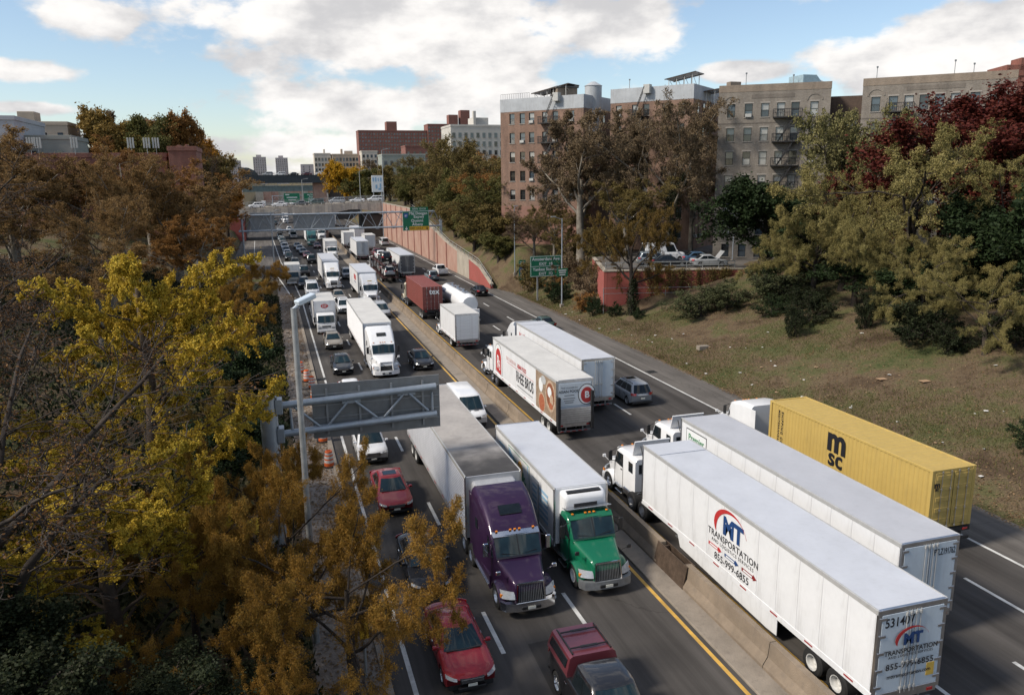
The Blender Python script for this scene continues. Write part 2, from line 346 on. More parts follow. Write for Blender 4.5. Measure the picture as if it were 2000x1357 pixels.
def paint(key):
    cols = dict(black=(.009, .009, .011), dark=(.018, .021, .027), red=(.23, .016, .022), red2=(.24, .022, .028), silver=(.37, .385, .40), grey=(.13, .135, .14), white=(.70, .71, .72), beige=(.24, .215, .18),
                maroon=(.155, .035, .045), blue=(.05, .10, .17), green=(.05, .08, .07), champagne=(.33, .31, .27), gunmetal=(.075, .085, .09), darkred=(.10, .015, .02), steel=(.22, .26, .29), purple=(.030, .012, .042), teal=(.005, .125, .062), tealcab=(.03, .11, .115), cream=(.6, .55, .42))
    if key not in PAINTS:
        met = 0.0 if key in ('white', 'cream', 'teal') else .15
        PAINTS[key] = M('paint_' + key, cols[key], .45, met, var=.05, vscale=1.5, coat=.7, dirt=.06, spec=.2)
    return PAINTS[key]
def recolour(root, key, key2=None):
    mt = paint(key)
    for o in root.children_recursive:
        if o.type == 'MESH' and o.data.materials and o.data.materials[0] == PAINT:
            o.material_slots[0].link = 'OBJECT'; o.material_slots[0].material = mt
_wh = {}
def wheel_meshes(r, w, kind):
    k = (r, w, kind)
    if k in _wh: return _wh[k]
    rr = r * (.66 if kind == 'car' else .56); h = w / 2
    ty = MB().lathe([(-h * .6, rr * .97), (-h, rr * 1.03), (-h, r * .9), (-h * .8, r), (h * .8, r), (h, r * .9), (h, rr * 1.03), (h * .6, rr * .97)], n=20).mesh('tyre', RUBBER, True)
    b = MB()
    if kind == 'car':
        b.lathe([(-h * .6, 0.001), (-h * .62, rr * .2), (-h * .35, rr * .3), (-h * .35, rr * .86), (-h * .9, rr * .93), (-h * .92, rr), (h * .92, rr), (h * .9, rr * .93), (h * .35, rr * .86), (h * .35, rr * .3), (h * .62, rr * .2), (h * .6, .001)], n=16)
        for s in (-1, 1):
            for i in range(5):
                t = 2 * PI * i / 5; c, sn = math.cos(t), math.sin(t)
                b.bar((s * h * .62, c * rr * .12, sn * rr * .12), (s * h * .8, c * rr * .92, sn * rr * .92), rr * .2, .03)
    else:
        b.lathe([(-h * .45, .001), (-h * .5, rr * .3), (-h * .1, rr * .38), (-h * .12, rr * .8), (-h * .98, rr * .92), (-h, rr), (h, rr), (h * .98, rr * .92), (h * .12, rr * .8), (h * .1, rr * .38), (h * .5, rr * .3), (h * .45, .001)], n=16)
        for s in (-1, 1):
            for i in range(6):
                t = 2 * PI * i / 6; b.tube((s * h * .1, math.cos(t) * rr * .58, math.sin(t) * rr * .58), (s * h * .3, math.cos(t) * rr * .58, math.sin(t) * rr * .58), rr * .07, n=6)
    _wh[k] = (ty, b)
    return _wh[k]
_rm = {}
def wheel(root, x, y, r=.34, w=.23, kind='car', rim=ALU):
    ty, rb = wheel_meshes(r, w, kind)
    k = (r, w, kind, rim.name)
    if k not in _rm: _rm[k] = rb.mesh('rim', rim, True)
    o = link('wheel', ty, root, (x, y, r)); link('rim', _rm[k], o)
def smooth_interp(x, xs, ys, w=.05):
    xs = np.array(xs); ys = np.array(ys); o = np.argsort(xs); xs, ys = xs[o], ys[o]
    return np.mean([np.interp(x + d, xs, ys) for d in np.linspace(-w, w, 7)], axis=0)
def lower_body(L, Wd, prof, wy, R, zlow=.22, round_=.30, zax=.34):
    """car body below the windows: lofted stations with wheel arches and a crowned bonnet and boot"""
    base = np.linspace(-L / 2, L / 2, 40); ex = [w + R * math.cos(t) for w in wy for t in np.linspace(0, PI, 9)]
    ys = np.unique(np.round(np.concatenate([base, ex, [L / 2 - .03, -L / 2 + .03, L / 2 - .1, -L / 2 + .1]]), 3))[::-1]
    zt = smooth_interp(ys, [p[0] for p in prof], [p[1] for p in prof], .07)
    secs = []
    for y, z in zip(ys, zt):
        e = max(0., (abs(y) - (L / 2 - .55)) / .55)
        hw = Wd / 2 * (1 - (.07 if y > 0 else .12) * e * e)
        zb = zlow + .14 * e ** 3
        for w in wy:
            if abs(y - w) < R: zb = max(zb, zax + math.sqrt(max(0, R * R - (y - w) ** 2)))
        zb = min(zb, z - .14); zs = z - .05
        sec = []
        half = []
        for j in range(7):
            zz = zb + (zs - zb) * j / 6
            fx = np.interp(zz, [.15, .3, .55, .75, max(.9, zs - .05), max(.95, zs + .02)], [.93, .975, 1., .995, .965, .94])
            half.append((hw * fx, zz))
        hx = half[-1][0]
        for j in range(1, 5):
            u = 1 - j / 5; cr = .05
            half.append((hx * .97 * u if j > 1 else hx * .93, z + cr * (1 - u * u) * .8 - (0.012 if j == 1 else 0)))
        half.append((0, z + cr * .8))
        def bend(x): return y - math.copysign(1, y) * round_ * (abs(x) / (Wd / 2)) ** 2.4 * max(0., (abs(y) - (L / 2 - 1.0)) / 1.0)
        pts = [(x, bend(x), zz) for x, zz in half] + [(-x, bend(x), zz) for x, zz in half[-2::-1]]
        secs.append(pts)
    b = MB(); b.loft(secs, cap=True, close=True)
    return b
def patch(P00, P10, P01, P11, bulge=(0, 0, 0), nu=6, nv=3):
    """four-cornered curved sheet; bulge pushes the middle out"""
    a, b_, c, d = map(Vector, (P00, P10, P01, P11)); bl = Vector(bulge)
    def fn(u, v): return tuple(a.lerp(b_, u).lerp(c.lerp(d, u), v) + bl * (4 * u * (1 - u)))
    return MB().grid(fn, nu, nv)
def solid(sheet, off):
    """give a sheet thickness by copying it pushed along off"""
    n = len(sheet.v); o = Vector(off); sheet.v += [tuple(Vector(p) + o) for p in sheet.v]
    fs = list(sheet.f); sheet.f += [tuple(i + n for i in reversed(f)) for f in fs]
    from collections import Counter
    ec = Counter()
    for f in fs:
        for i in range(len(f)): ec[(f[i], f[(i + 1) % len(f)])] += 1
    for (i, j) in list(ec):
        if (j, i) not in ec: sheet.f.append((j, i, i + n, j + n))
    return sheet
def greenhouse(root, yc, yt, yr, yb, wb, wt, zb, zr, panes=2, ws=True, roofcol=None, glass=GLASS, bul=.16, rails=False, zrb=None, front_mat=None, sunroof=False):
    """cabin above the waist: roof and pillars in body colour, windscreen, rear and side windows as separate panes"""
    zrb = zb if zrb is None else zrb
    # shell sections from front to rear at several heights
    secs = []
    N = 7
    for v in np.linspace(0, 1, 5):
        hw = wb + (wt - wb) * v ** 1.25; z = zb + (zr - zb) * v; yf = yc + (yt - yc) * v; ybk = yb + (yr - yb) * v ** .8
        zz = lambda y: z
        ring = []
        for i in range(N): u = -1 + 2 * i / (N - 1); ring.append((u * hw * .94, yf + bul * (1 - u * u), z))
        ring += [(hw, yf - .10, z), (hw + .0, (yf + ybk) / 2, z), (hw, ybk + .10, z)]
        for i in range(N): u = 1 - 2 * i / (N - 1); ring.append((u * hw * .94, ybk - bul * .5 * (1 - u * u), z))
        ring += [(-hw, ybk + .10, z), (-hw, (yf + ybk) / 2, z), (-hw, yf - .10, z)]
        secs.append(ring)
    hw = wt; cr = .055
    ring2 = [(x * .8, (y - (yt + yr) / 2) * .88 + (yt + yr) / 2, zr + cr * .8) for x, y, z in secs[-1]]
    secs.append(ring2)
    MB().loft(secs).obj('roof', roofcol or PAINT, root, 50)
    # panes
    def at(v, off=0): return (wb + (wt - wb) * v ** 1.25 + off, zb + (zr - zb) * v, yc + (yt - yc) * v, yb + (yr - yb) * v ** .8)
    o = .012
    h0, z0, f0, b0 = at(.05); h1, z1, f1, b1 = at(.93)
    fm = front_mat or GLASS_T
    solid(patch((-h0 * .88, f0 + o + .045, z0), (h0 * .88, f0 + o + .045, z0), (-h1 * .86, f1 + o + .045, z1), (h1 * .86, f1 + o + .045, z1), (0, bul * .80, 0), 8, 4), (0, -.08, -.02)).obj('windshield', fm, root, True)
    solid(patch((h0 * .86, b0 - o - .03, z0), (-h0 * .86, b0 - o - .03, z0), (h1 * .84, b1 - o - .05, z1), (-h1 * .84, b1 - o - .05, z1), (0, -bul * .5, 0), 6, 3), (0, .06, -.01)).obj('rear_window', glass, root, True)
    MB().bar((-h0 * .78, f0 + .10, z0 + .02), (h0 * .78, f0 + .10, z0 + .02), .10, .035).obj('cowl', BLACK, root)
    h0, z0, f0, b0 = at(.10); h1, z1, f1, b1 = at(.86)
    for s in (-1, 1):
        for k in range(panes):
            t0, t1 = k / panes + .012, (k + 1) / panes - .012
            F0, B0, F1, B1 = f0 - .14, b0 + .16, f1 - .14, b1 + .16
            y00 = F0 + (B0 - F0) * t0; y10 = F0 + (B0 - F0) * t1; y01 = F1 + (B1 - F1) * t0; y11 = F1 + (B1 - F1) * t1
            solid(patch((s * (h0 + o), y00, z0), (s * (h0 + o), y10, z0), (s * (h1 + o), y01, z1), (s * (h1 + o), y11, z1), (s * .004, 0, 0), 3, 3), (-s * .02, 0, 0)).obj('side_window', glass, root, True)
    if rails:
        for s in (-1, 1):
            b = MB(); b.tube((s * wt * .92, yt - .15, zr + .07), (s * wt * .92, yr + .1, zr + .07), .022, n=6)
            for y in (yt - .15, (yt + yr) / 2, yr + .1): b.tube((s * wt * .92, y, zr - .02), (s * wt * .92, y, zr + .07), .02, n=5)
            b.obj('roof_rail', BLACK, root)
    if sunroof:
        MB().box(-wt * .62, wt * .62, yt - .75, yt - .12, zr + cr * .8 - .01, zr + cr * .8 + .012, .01).obj('sunroof', GLASS, root)
def car_common(root, L, Wd, zh, zl, wy, r, grille=(.5, .16, .55), kind='sedan', mirror_y=.75, mirror_z=1.02, plate=PLATEW, lamp_z=None, rim=ALU, tail=True, grille_mat=BLACK, chrome=True, wide_lamp=.34):
    hw = Wd / 2
    for y in wy:
        for s in (-1, 1): wheel(root, s * (hw - .125), y, r, .23, 'car', rim)
    MB().box(-hw * .86, hw * .86, -L / 2 + .25, L / 2 - .25, .17, .42).obj('underbody', FRAME, root)
    fy = L / 2
    gw, gh, gz = grille
    b = MB(); b.box(-gw, gw, fy - .10, fy + .012, gz - gh / 2, gz + gh / 2, .012)
    g = b.obj('grille', grille_mat, root)
    if chrome:
        b = MB()
        for k in range(3): z = gz - gh / 2 + gh * (k + .5) / 3; b.box(-gw * .93, gw * .93, fy + .008, fy + .022, z - .012, z + .012)
        b.obj('grille_bar', CHROME, g)
    MB().box(-gw * 1.15, gw * 1.15, fy - .12, fy + .008, .24, .36, .015).obj('lower_intake', BLACK, root)
    lz = lamp_z or gz + .06
    for s in (-1, 1):
        x0, x1 = hw * .58, hw * .955
        solid(patch((s * x0, fy - .025, lz - .05), (s * x1, fy - .27, lz - .01), (s * x0, fy - .06, lz + .04), (s * x1, fy - .40, lz + .09), (0, .05, 0), 5, 2), (0, -.05, -.02)).obj('headlight', LAMP, root, True)
        b = MB(); b.box(s * (hw + .06) - .09, s * (hw + .06) + .09, mirror_y - .07, mirror_y + .07, mirror_z - .06, mirror_z + .07, .03); b.bar((s * (hw - .1), mirror_y, mirror_z - .03), (s * (hw + .02), mirror_y, mirror_z), .05, .04)
        b.obj('mirror', PAINT, root)
        if tail:
            ry = -L / 2
            solid(patch((s * hw * .58, ry + .0, zl - .20), (s * hw * .96, ry + .20, zl - .20), (s * hw * .58, ry + .03, zl - .04), (s * hw * .955, ry + .26, zl - .02), (0, -.05, 0), 4, 2), (0, .04, 0)).obj('tail_light', REDL, root, True)
    for s in (-1, 1):
        for y in ((mirror_y - .02), mirror_y - 1.0, mirror_y - 1.95): MB().box(s * (hw - .004) - .008, s * (hw - .004) + .008, y - .008, y + .008, .40, zl - .16).obj('door_seam', BLACK, root)
        for y in (mirror_y - .86, mirror_y - 1.8): MB().box(s * hw - .02, s * hw + .018, y - .08, y + .08, zl - .24, zl - .20, .006).obj('door_handle', CHROME, root)
    MB().box(-.16, .16, fy + .0, fy + .03, .40, .49).obj('licence_plate', plate, root)
    MB().box(-.16, .16, -L / 2 - .03, -L / 2, .62, .74).obj('licence_plate', plate, root)
    MB().box(-hw * .9, hw * .9, -L / 2 - .012, -L / 2 + .12, .28, .42, .02).obj('rear_bumper', BLACK, root)
def build_car(kind):
    root = link('car', None)
    if kind in ('sedan', 'sedan_sr', 'coupe'):
        L, Wd = 4.75, 1.82; wy = (1.42, -1.36)
        prof = [(2.375, .58), (2.30, .70), (1.95, .79), (1.3, .88), (.92, .95), (-1.5, .97), (-1.75, 1.03), (-2.25, 1.0), (-2.34, .92), (-2.375, .72)]
        lower_body(L, Wd, prof, wy, .385).obj('body', PAINT, root, 42)
        greenhouse(root, 1.0, .12, -.95, -1.80, .80, .585, .93, 1.43, sunroof=kind == 'sedan_sr')
        car_common(root, L, Wd, .75, 1.0, wy, .33, (.42, .15, .60), mirror_y=.78, mirror_z=1.0)
    elif kind == 'suv':
        L, Wd = 4.68, 1.88; wy = (1.42, -1.42)
        prof = [(2.34, .66), (2.28, .84), (1.95, .97), (1.0, 1.07), (-2.05, 1.10), (-2.26, 1.08), (-2.34, .80)]
        lower_body(L, Wd, prof, wy, .42, .27, zax=.37).obj('body', PAINT, root, 42)
        greenhouse(root, 1.12, .38, -1.85, -2.22, 0.84, .66, 1.05, 1.70, panes=3, rails=True, sunroof=True)
        car_common(root, L, Wd, .9, 1.12, wy, .37, (.40, .22, .70), mirror_y=.85, mirror_z=1.12, lamp_z=.80)
    elif kind == 'boxsuv':
        L, Wd = 4.7, 1.86; wy = (1.45, -1.4)
        prof = [(2.35, .78), (2.30, .98), (2.0, 1.06), (.95, 1.12), (-2.28, 1.14), (-2.35, .85)]
        lower_body(L, Wd, prof, wy, .44, .32, round_=.14, zax=.39).obj('body', PAINT, root, 42)
        greenhouse(root, 1.02, .62, -2.12, -2.28, .84, .70, 1.09, 1.76, panes=3, rails=True, bul=.08)
        car_common(root, L, Wd, .9, 1.14, wy, .39, (.5, .24, .80), mirror_y=.9, mirror_z=1.2, lamp_z=.84)
    elif kind == 'minivan':
        L, Wd = 5.05, 1.96; wy = (1.62, -1.42)
        prof = [(2.52, .64), (2.46, .78), (2.1, .92), (1.45, 1.06), (-2.3, 1.05), (-2.46, 1.0), (-2.52, .75)]
        lower_body(L, Wd, prof, wy, .40, .24).obj('body', PAINT, root, 42)
        greenhouse(root, 1.55, .55, -2.1, -2.40, .87, .68, 1.03, 1.72, panes=3, rails=True)
        car_common(root, L, Wd, .9, 1.2, wy, .35, (.45, .17, .66), mirror_y=1.2, mirror_z=1.12, lamp_z=.78)
    elif kind == 'van':
        L, Wd = 5.55, 2.06; wy = (1.85, -1.75)
        prof = [(2.775, .74), (2.70, .98), (2.4, 1.13), (1.9, 1.27), (-2.6, 1.30), (-2.74, 1.25), (-2.775, .9)]
        lower_body(L, Wd, prof, wy, .42, .30, round_=.25, zax=.37).obj('body', PAINT, root, 42)
        greenhouse(root, 2.02, 1.22, -2.60, -2.72, .955, .80, 1.25, 2.12, panes=4, bul=.14)
        car_common(root, L, Wd, .9, 1.35, wy, .36, (.48, .20, .82), mirror_y=1.6, mirror_z=1.30, lamp_z=.96)
        b = MB()
        for s in (-1, 1): b.box(s * .28 - .16, s * .28 + .16, 2.18, 2.25, 1.245, 1.262)
        b.obj('hood_vent', BLACK, root)
    elif kind == 'cargovan':
        L, Wd = 5.6, 2.0; wy = (1.9, -1.7)
        prof = [(2.8, .74), (2.72, 1.0), (2.4, 1.1), (1.6, 1.18), (-2.7, 1.20), (-2.8, .9)]
        lower_body(L, Wd, prof, wy, .42, .30, round_=.16, zax=.37).obj('body', PAINT, root, 42)
        greenhouse(root, 1.7, 1.15, -2.66, -2.74, .93, .80, 1.14, 2.05, panes=3, bul=.08)
        car_common(root, L, Wd, .9, 1.2, wy, .37, (.5, .22, .84), mirror_y=1.5, mirror_z=1.3, lamp_z=.88)
    elif kind in ('pickup', 'pickup_cap'):
        L, Wd = 5.7, 1.98; wy = (1.85, -1.75)
        prof = [(2.85, .80), (2.80, 1.0), (2.4, 1.10), (1.3, 1.16), (-.7, 1.18), (-2.8, 1.18), (-2.85, .9)]
        lower_body(L, Wd, prof, wy, .46, .34, round_=.16, zax=.40).obj('body', PAINT, root, 42)
        greenhouse(root, 1.32, .72, -.55, -.80, .88, .72, 1.12, 1.82, panes=2, bul=.08, roofcol=M('black_roof_paint', (.012, .012, .014), .3, var=.1, coat=.8) if kind == 'pickup_cap' else None)
        if kind == 'pickup':
            b = MB()
            for (x0, x1, y0, y1) in ((-.93, -.84, -2.78, -.85), (.84, .93, -2.78, -.85), (-.9, .9, -2.84, -2.76)): b.box(x0, x1, y0, y1, 1.1, 1.32, .015)
            b.obj('bed_side', PAINT, root)
            MB().box(-.83, .83, -2.75, -.86, 1.0, 1.245).obj('bed_liner', BLACK, root)
        else:
            cap = M('paint_maroon_cap', (.15, .035, .045), .3, .2, var=.06, vscale=1.5, coat=.8)
            secs = []
            for v, hw, z in ((0, .93, 1.18), (.3, .92, 1.35), (.85, .80, 1.80), (1, .70, 1.87)):
                y0, y1 = -.86 - .06 * v, -2.80 + .18 * v
                secs.append([(-hw, y0, z), (hw, y0, z), (hw, y1, z), (-hw, y1, z)])
            cp = MB().loft(secs).obj('camper_cap', cap, root, 30)
            for y in (-1.25, -2.2):
                b = MB(); b.tube((-.66, y, 1.95), (.66, y, 1.95), .03, n=6); b.bar((-.3, y, 1.955), (.3, y, 1.955), .10, .03)
                b.obj('roof_bar', BLACK, cp)
            for s in (-1, 1):
                b = MB(); b.tube((s * .68, -1.0, 1.90), (s * .68, -2.5, 1.90), .03, n=6); b.obj('roof_rail', BLACK, cp)
                b = MB(); b.add([(s * .935, -1.05, 1.42), (s * .935, -2.55, 1.42), (s * .85, -2.5, 1.70), (s * .85, -1.05, 1.70)], [(0, 1, 2, 3)]); solid(b, (-s * .02, 0, 0)).obj('side_window', GLASS, cp)
        car_common(root, L, Wd, 1.0, 1.25, wy, .40, (.55, .26, .86), mirror_y=.95, mirror_z=1.25, lamp_z=.92)
    return root
_protos = {}
def put_car(kind, key, x, y, heading, label, group=None, name='car', cat='car', z=0., pitch=0.):
    """heading 'in' comes towards the camera (y is its front), 'out' drives away (y is its rear)"""
    half = dict(sedan=2.375, sedan_sr=2.375, coupe=2.375, suv=2.34, boxsuv=2.35, minivan=2.52, van=2.775, cargovan=2.8, pickup=2.85, pickup_cap=2.85)[kind]
    if kind not in _protos: root = _protos[kind] = build_car(kind)
    else:
        root = copy_tree(_protos[kind])
    root.name = name
    if isinstance(heading, (int, float)): root.rotation_euler = (pitch, 0, heading); root.location = (x, y, z)
    elif heading == 'in': root.rotation_euler = (0, 0, PI); root.location = (x, y + half, z)
    else: root.location = (x, y + half, z); root.rotation_euler = (0, 0, 0)
    tag(root, label, cat, group); recolour(root, key)
    return root

# ---- heavy trucks: front bumper at local y = 0, body runs back to -Y
def rr_sec(y, hw, z0, z1, r=.12, n=3, lean=0.):
    """rounded-top section of a cab at station y"""
    pts = [(-hw, y, z0), (hw, y, z0)]
    for i in range(n + 1): t = PI / 2 * i / n; pts.append((hw - r + r * math.cos(t), y, z1 - r + r * math.sin(t)))
    for i in range(n + 1): t = PI / 2 + PI / 2 * i / n; pts.append((-hw + r + r * math.cos(t), y, z1 - r + r * math.sin(t)))
    return pts
def tractor(root, style, key, rims=ALU, chromebump=False, fairing=True, grille='bars', skirts=True, rear_axles=2, ext=0., sl_len=None):
    """conventional tractor; style 'sleeper' (tall sleeper and roof fairing), 'mid' (flat sleeper), 'day' (day cab)"""
    hb = 1.05
    # bonnet
    secs = []
    for y, hw, z0, z1, r in ((-.18, .62, .62, 1.30, .10), (-.24, .66, .6, 1.48, .14), (-.5, .72, .6, 1.58, .18), (-1.1, .86, .6, 1.72, .20), (-1.6, .98, .7, 1.86, .22), (-1.78, 1.03, .8, 1.93, .22)):
        secs.append(rr_sec(y, hw, z0, z1, r, 4))
    MB().loft(secs).obj('hood', PAINT, root, 45)
    for s in (-1, 1):     # fenders round the steering wheels
        secs = []
        for i in range(11):
            t = PI * (.03 + .94 * i / 10); yy = -1.28 + .66 * math.cos(t); zz = .52 + .60 * math.sin(t)
            ri = (-1.28 + .58 * math.cos(t), .52 + .52 * math.sin(t))
            secs.append([(s * .66, yy * 1.0, zz + .06), (s * 1.08, yy, zz + .03), (s * 1.17, yy * .995, zz - .03), (s * 1.17, ri[0], ri[1]), (s * .66, ri[0], ri[1])])
        MB().loft(secs).obj('fender', PAINT, root, 45)
        solid(patch((s * .64, -.16, .86), (s * 1.12, -.42, .86), (s * .64, -.24, 1.14), (s * 1.14, -.66, 1.14), (0, .05, 0), 4, 2), (0, -.06, -.01)).obj('headlight', LAMP, root, True)
        MB().box(s * 1.10 - .05, s * 1.10 + .05, -.60, -.46, .86, 1.0, .01).obj('turn_signal', AMBER, root)
    # grille and bumper
    gm = BLACK
    g = MB(); g.add([(-.56, -.12, .72), (.56, -.12, .72), (.50, -.22, 1.44), (-.50, -.22, 1.44)], [(0, 1, 2, 3)]); solid(g, (0, -.08, 0)); go = g.obj('grille', gm, root)
    surround = CHROME if grille in ('bars', 'chrome') else PAINT
    b = MB()
    for (p, q) in (((-.58, -.10, .70), (-.52, -.20, 1.46)), ((.58, -.10, .70), (.52, -.20, 1.46)), ((-.55, -.20, 1.47), (.55, -.20, 1.47)), ((-.6, -.10, .70), (.6, -.10, .70))): b.bar(p, q, .05, .07)
    b.obj('grille_surround', surround, go)
    b = MB()
    if grille == 'slash': b.bar((-.5, -.09, .76), (.45, -.17, 1.4), .05, .03)
    elif grille == 'wide':
        for k in range(5): z = .80 + k * .13; b.box(-.52, .52, -.17 - k * .012, -.10 - k * .012, z, z + .05)
    else:
        for k in range(14): x = -.48 + k * .074; b.bar((x, -.105, .76), (x * .92, -.20, 1.42), .016, .02)
    b.obj('grille_bars', CHROME if grille in ('slash', 'wide') else STEELG, go)
    bm = CHROME if chromebump is True else STEELG if chromebump == 'grey' else PAINT
    secs = []
    for x, y in ((-1.18, -.42), (-1.02, -.16), (-.6, -.03), (0, 0), (.6, -.03), (1.02, -.16), (1.18, -.42)): secs.append([(x, y, .38), (x, y - .02, .72), (x * .97, y - .22, .72), (x * .97, y - .22, .38)])
    bo = MB().loft(secs).obj('bumper', bm, root, 40)
    MB().box(-.4, .4, -.06, .012, .44, .58, .02).obj('bumper_intake', BLACK, bo)
    MB().box(-.16, .16, -.0, .025, .46, .57).obj('licence_plate', PLATEW, bo)
    # cab
    y1 = -3.05 - ext if style == 'day' else -4.75 if sl_len is None else -3.05 - sl_len
    if style == 'sleeper':
        st = [(-1.66, .99, 1.92, .10), (-1.98, 1.06, 2.44, .14), (-2.16, 1.10, 2.74, .16), (-2.28, 1.10, 2.86, .2), (-2.7, 1.12, 3.22, .26), (-3.3, 1.16, 3.60, .3), (-3.9, 1.19, 3.82, .3), (y1, 1.22, 3.92, .24)]
    elif style == 'mid':
        st = [(-1.66, .99, 1.92, .10), (-1.98, 1.06, 2.44, .14), (-2.16, 1.10, 2.74, .16), (-2.35, 1.12, 2.90, .2), (-2.9, 1.16, 3.08, .26), (-3.5, 1.18, 3.18, .26), (y1, 1.18, 3.18, .22)]
    else:
        st = [(-1.66, .99, 1.92, .10), (-1.98, 1.05, 2.44, .14), (-2.16, 1.08, 2.72, .18), (-2.4, 1.09, 2.84, .22), (y1 + .1, 1.09, 2.84, .22), (y1, 1.05, 2.78, .2)]
    MB().loft([rr_sec(y, hw, .62 if y > -3.2 else .8, z, r, 4) for y, hw, z, r in st]).obj('cab', PAINT, root, 42)
    ws = patch((-.96, -1.635, 1.99), (.96, -1.635, 1.99), (-.96, -2.105, 2.71), (.96, -2.105, 2.71), (0, .06, 0.02), 8, 4)
    w = solid(ws, (0, -.03, -.02)).obj('windshield', GLASS_T, root, True)
    MB().bar((0, -1.575, 2.01), (0, -2.045, 2.73), .035, .02).obj('windshield_divider', BLACK, w)
    b = MB()
    for s in (-1, 1): b.bar((s * .1, -1.60, 2.03), (s * .75, -1.66, 2.12), .02, .02)
    b.obj('wiper', BLACK, w)
    # sun visor with marker lights
    vz = 2.76
    vis = MB(); vis.add([(-1.0, -2.02, vz - .10), (1.0, -2.02, vz - .10), (1.02, -2.26, vz + .04), (-1.02, -2.26, vz + .04)], [(0, 1, 2, 3)]); vo = solid(vis, (0, 0, .035)).obj('sun_visor', CHROME if chromebump is True else PAINT, root)
    for x in (-.8, -.2, 0, .2, .8): MB().box(x - .05, x + .05, -2.28, -2.18, vz + .08, vz + .13, .01).obj('marker_light', AMBER, vo)
    for s in (-1, 1):
        solid(patch((s * 1.075, -1.90, 1.90), (s * 1.125, -2.94, 1.90), (s * 1.095, -2.22, 2.60), (s * 1.115, -2.94, 2.62), (s * .01, 0, 0), 3, 3), (-s * .03, 0, 0)).obj('side_window', GLASS, root, True)
        if style == 'sleeper':
            MB().box(s * 1.195 - .02, s * 1.195 + .02, -4.2, -3.85, 2.3, 2.75, .008).obj('sleeper_window', GLASS, root)
        # mirrors
        b = MB(); b.box(s * 1.36 - .11, s * 1.36 + .11, -1.98, -1.90, 1.95, 2.55, .03); mo = b.obj('mirror', CHROME if chromebump is True else BLACK, root)
        b = MB(); b.tube((s * 1.05, -1.98, 2.62), (s * 1.36, -1.95, 2.5), .02, n=5); b.tube((s * 1.05, -1.9, 1.9), (s * 1.36, -1.95, 1.98), .02, n=5); b.obj('mirror_arm', BLACK, mo)
        b = MB(); b.tube((s * .98, -.95, 1.55), (s * 1.16, -.72, 1.78), .015, n=5); b.box(s * 1.18 - .10, s * 1.18 + .10, -.74, -.66, 1.72, 1.90, .03); b.obj('hood_mirror', CHROME if chromebump is True else PAINT if key == 'white' else BLACK, root)
        # tank, steps or skirt along the chassis
        if skirts and style != 'day':
            MB().box(s * 1.12 - .05, s * 1.12 + .05, -5.5, -2.1, .38, 1.02, .03).obj('side_skirt', PAINT, root)
            MB().box(s * 1.14 - .08, s * 1.14 + .09, -4.6, -2.2, .52, .60, .01).obj('step', ALU, root)
        else:
            MB().tube((s * .86, -4.6, .72), (s * .86, -3.15, .72), .30, n=16).obj('fuel_tank', ALU, root, True)
            for z in (.42, .75): MB().box(s * 1.05 - .14, s * 1.05 + .14, -3.0, -2.2, z, z + .05, .01).obj('step', ALU, root)
    if ext > .7:
        for s in (-1, 1): MB().box(s * 1.09 - .02, s * 1.09 + .02, y1 + .22, y1 + .72, 1.95, 2.5, .01).obj('quarter_window', GLASS, root)
    if style == 'day':
        rwn = MB().box(-.45, .45, y1 - .02, y1 + .03, 2.0, 2.5, .01).obj('rear_window', GLASS, root)
        for s in (-1, 1): MB().box(s * .72 - .13, s * .72 + .13, y1 - .02, y1 + .03, 2.0, 2.5, .01).obj('rear_window', GLASS, root)
        MB().tube((.9, y1 - .12, 1.0), (.9, y1 - .12, 2.95), .06, n=8).obj('exhaust_stack', ALU, root, True)
        b = MB()
        for k in range(3): b.tube((-.3 + k * .25, y1 - .05, 1.6), (-.2 + k * .2, y1 - .7, 1.25), .025, n=5)
        b.obj('air_hoses', BLACK, root)
    for s in (-1, 1):
        hx = 1.10 if style == 'day' else 1.125
        MB().box(s * hx - .012, s * hx + .012, -3.0, -2.985, .75, 2.62).obj('door_seam', BLACK, root); MB().box(s * (hx - .02) - .012, s * (hx - .02) + .012, -1.93, -1.915, .75, 1.9).obj('door_seam', BLACK, root)
        MB().box(s * hx - .02, s * hx + .025, -2.9, -2.72, 1.70, 1.76, .008).obj('door_handle', BLACK, root)
    if style == 'day' and fairing:
        f = MB()
        f.add([(-.95, -2.45 - ext, 2.86), (.95, -2.45 - ext, 2.86), (1.0, -2.8 - ext, 3.72), (-1.0, -2.8 - ext, 3.72)], [(0, 1, 2, 3)]); solid(f, (0, -.05, -.03))
        fo = f.obj('roof_deflector', PAINT, root)
        b = MB()
        for s in (-1, 1):
            b.tube((s * .6, -3.0 - ext, 2.82), (s * .6, -2.72 - ext, 3.4), .025, n=5)
        b.obj('deflector_strut', BLACK, fo)
    if style in ('sleeper', 'mid'):     # side extenders behind the cab
        for s in (-1, 1): MB().box(s * 1.2 - .02, s * 1.2 + .02, y1 - .45, y1 + .02, 1.2, 3.6 if style == 'sleeper' else 3.0, .008).obj('side_extender', PAINT, root)
    back = -6.9 if style != 'day' else -6.2
    b = MB()
    for s in (-1, 1): b.box(s * .42 - .05, s * .42 + .05, back, -.5, .78, 1.02)
    b.box(-.4, .4, -1.6, -.4, .5, .9); b.box(-.5, .5, back + .3, back + 1.9, 1.0, 1.14)
    b.obj('chassis', FRAME, root)
    for s in (-1, 1): wheel(root, s * 1.0, -1.28, .52, .30, 'truck', rims)
    ax = [back + .55, back + 1.85][:rear_axles]
    for y in ax:
        for s in (-1, 1): wheel(root, s * .95, y, .52, .60, 'truck', rims)
    return y1, back
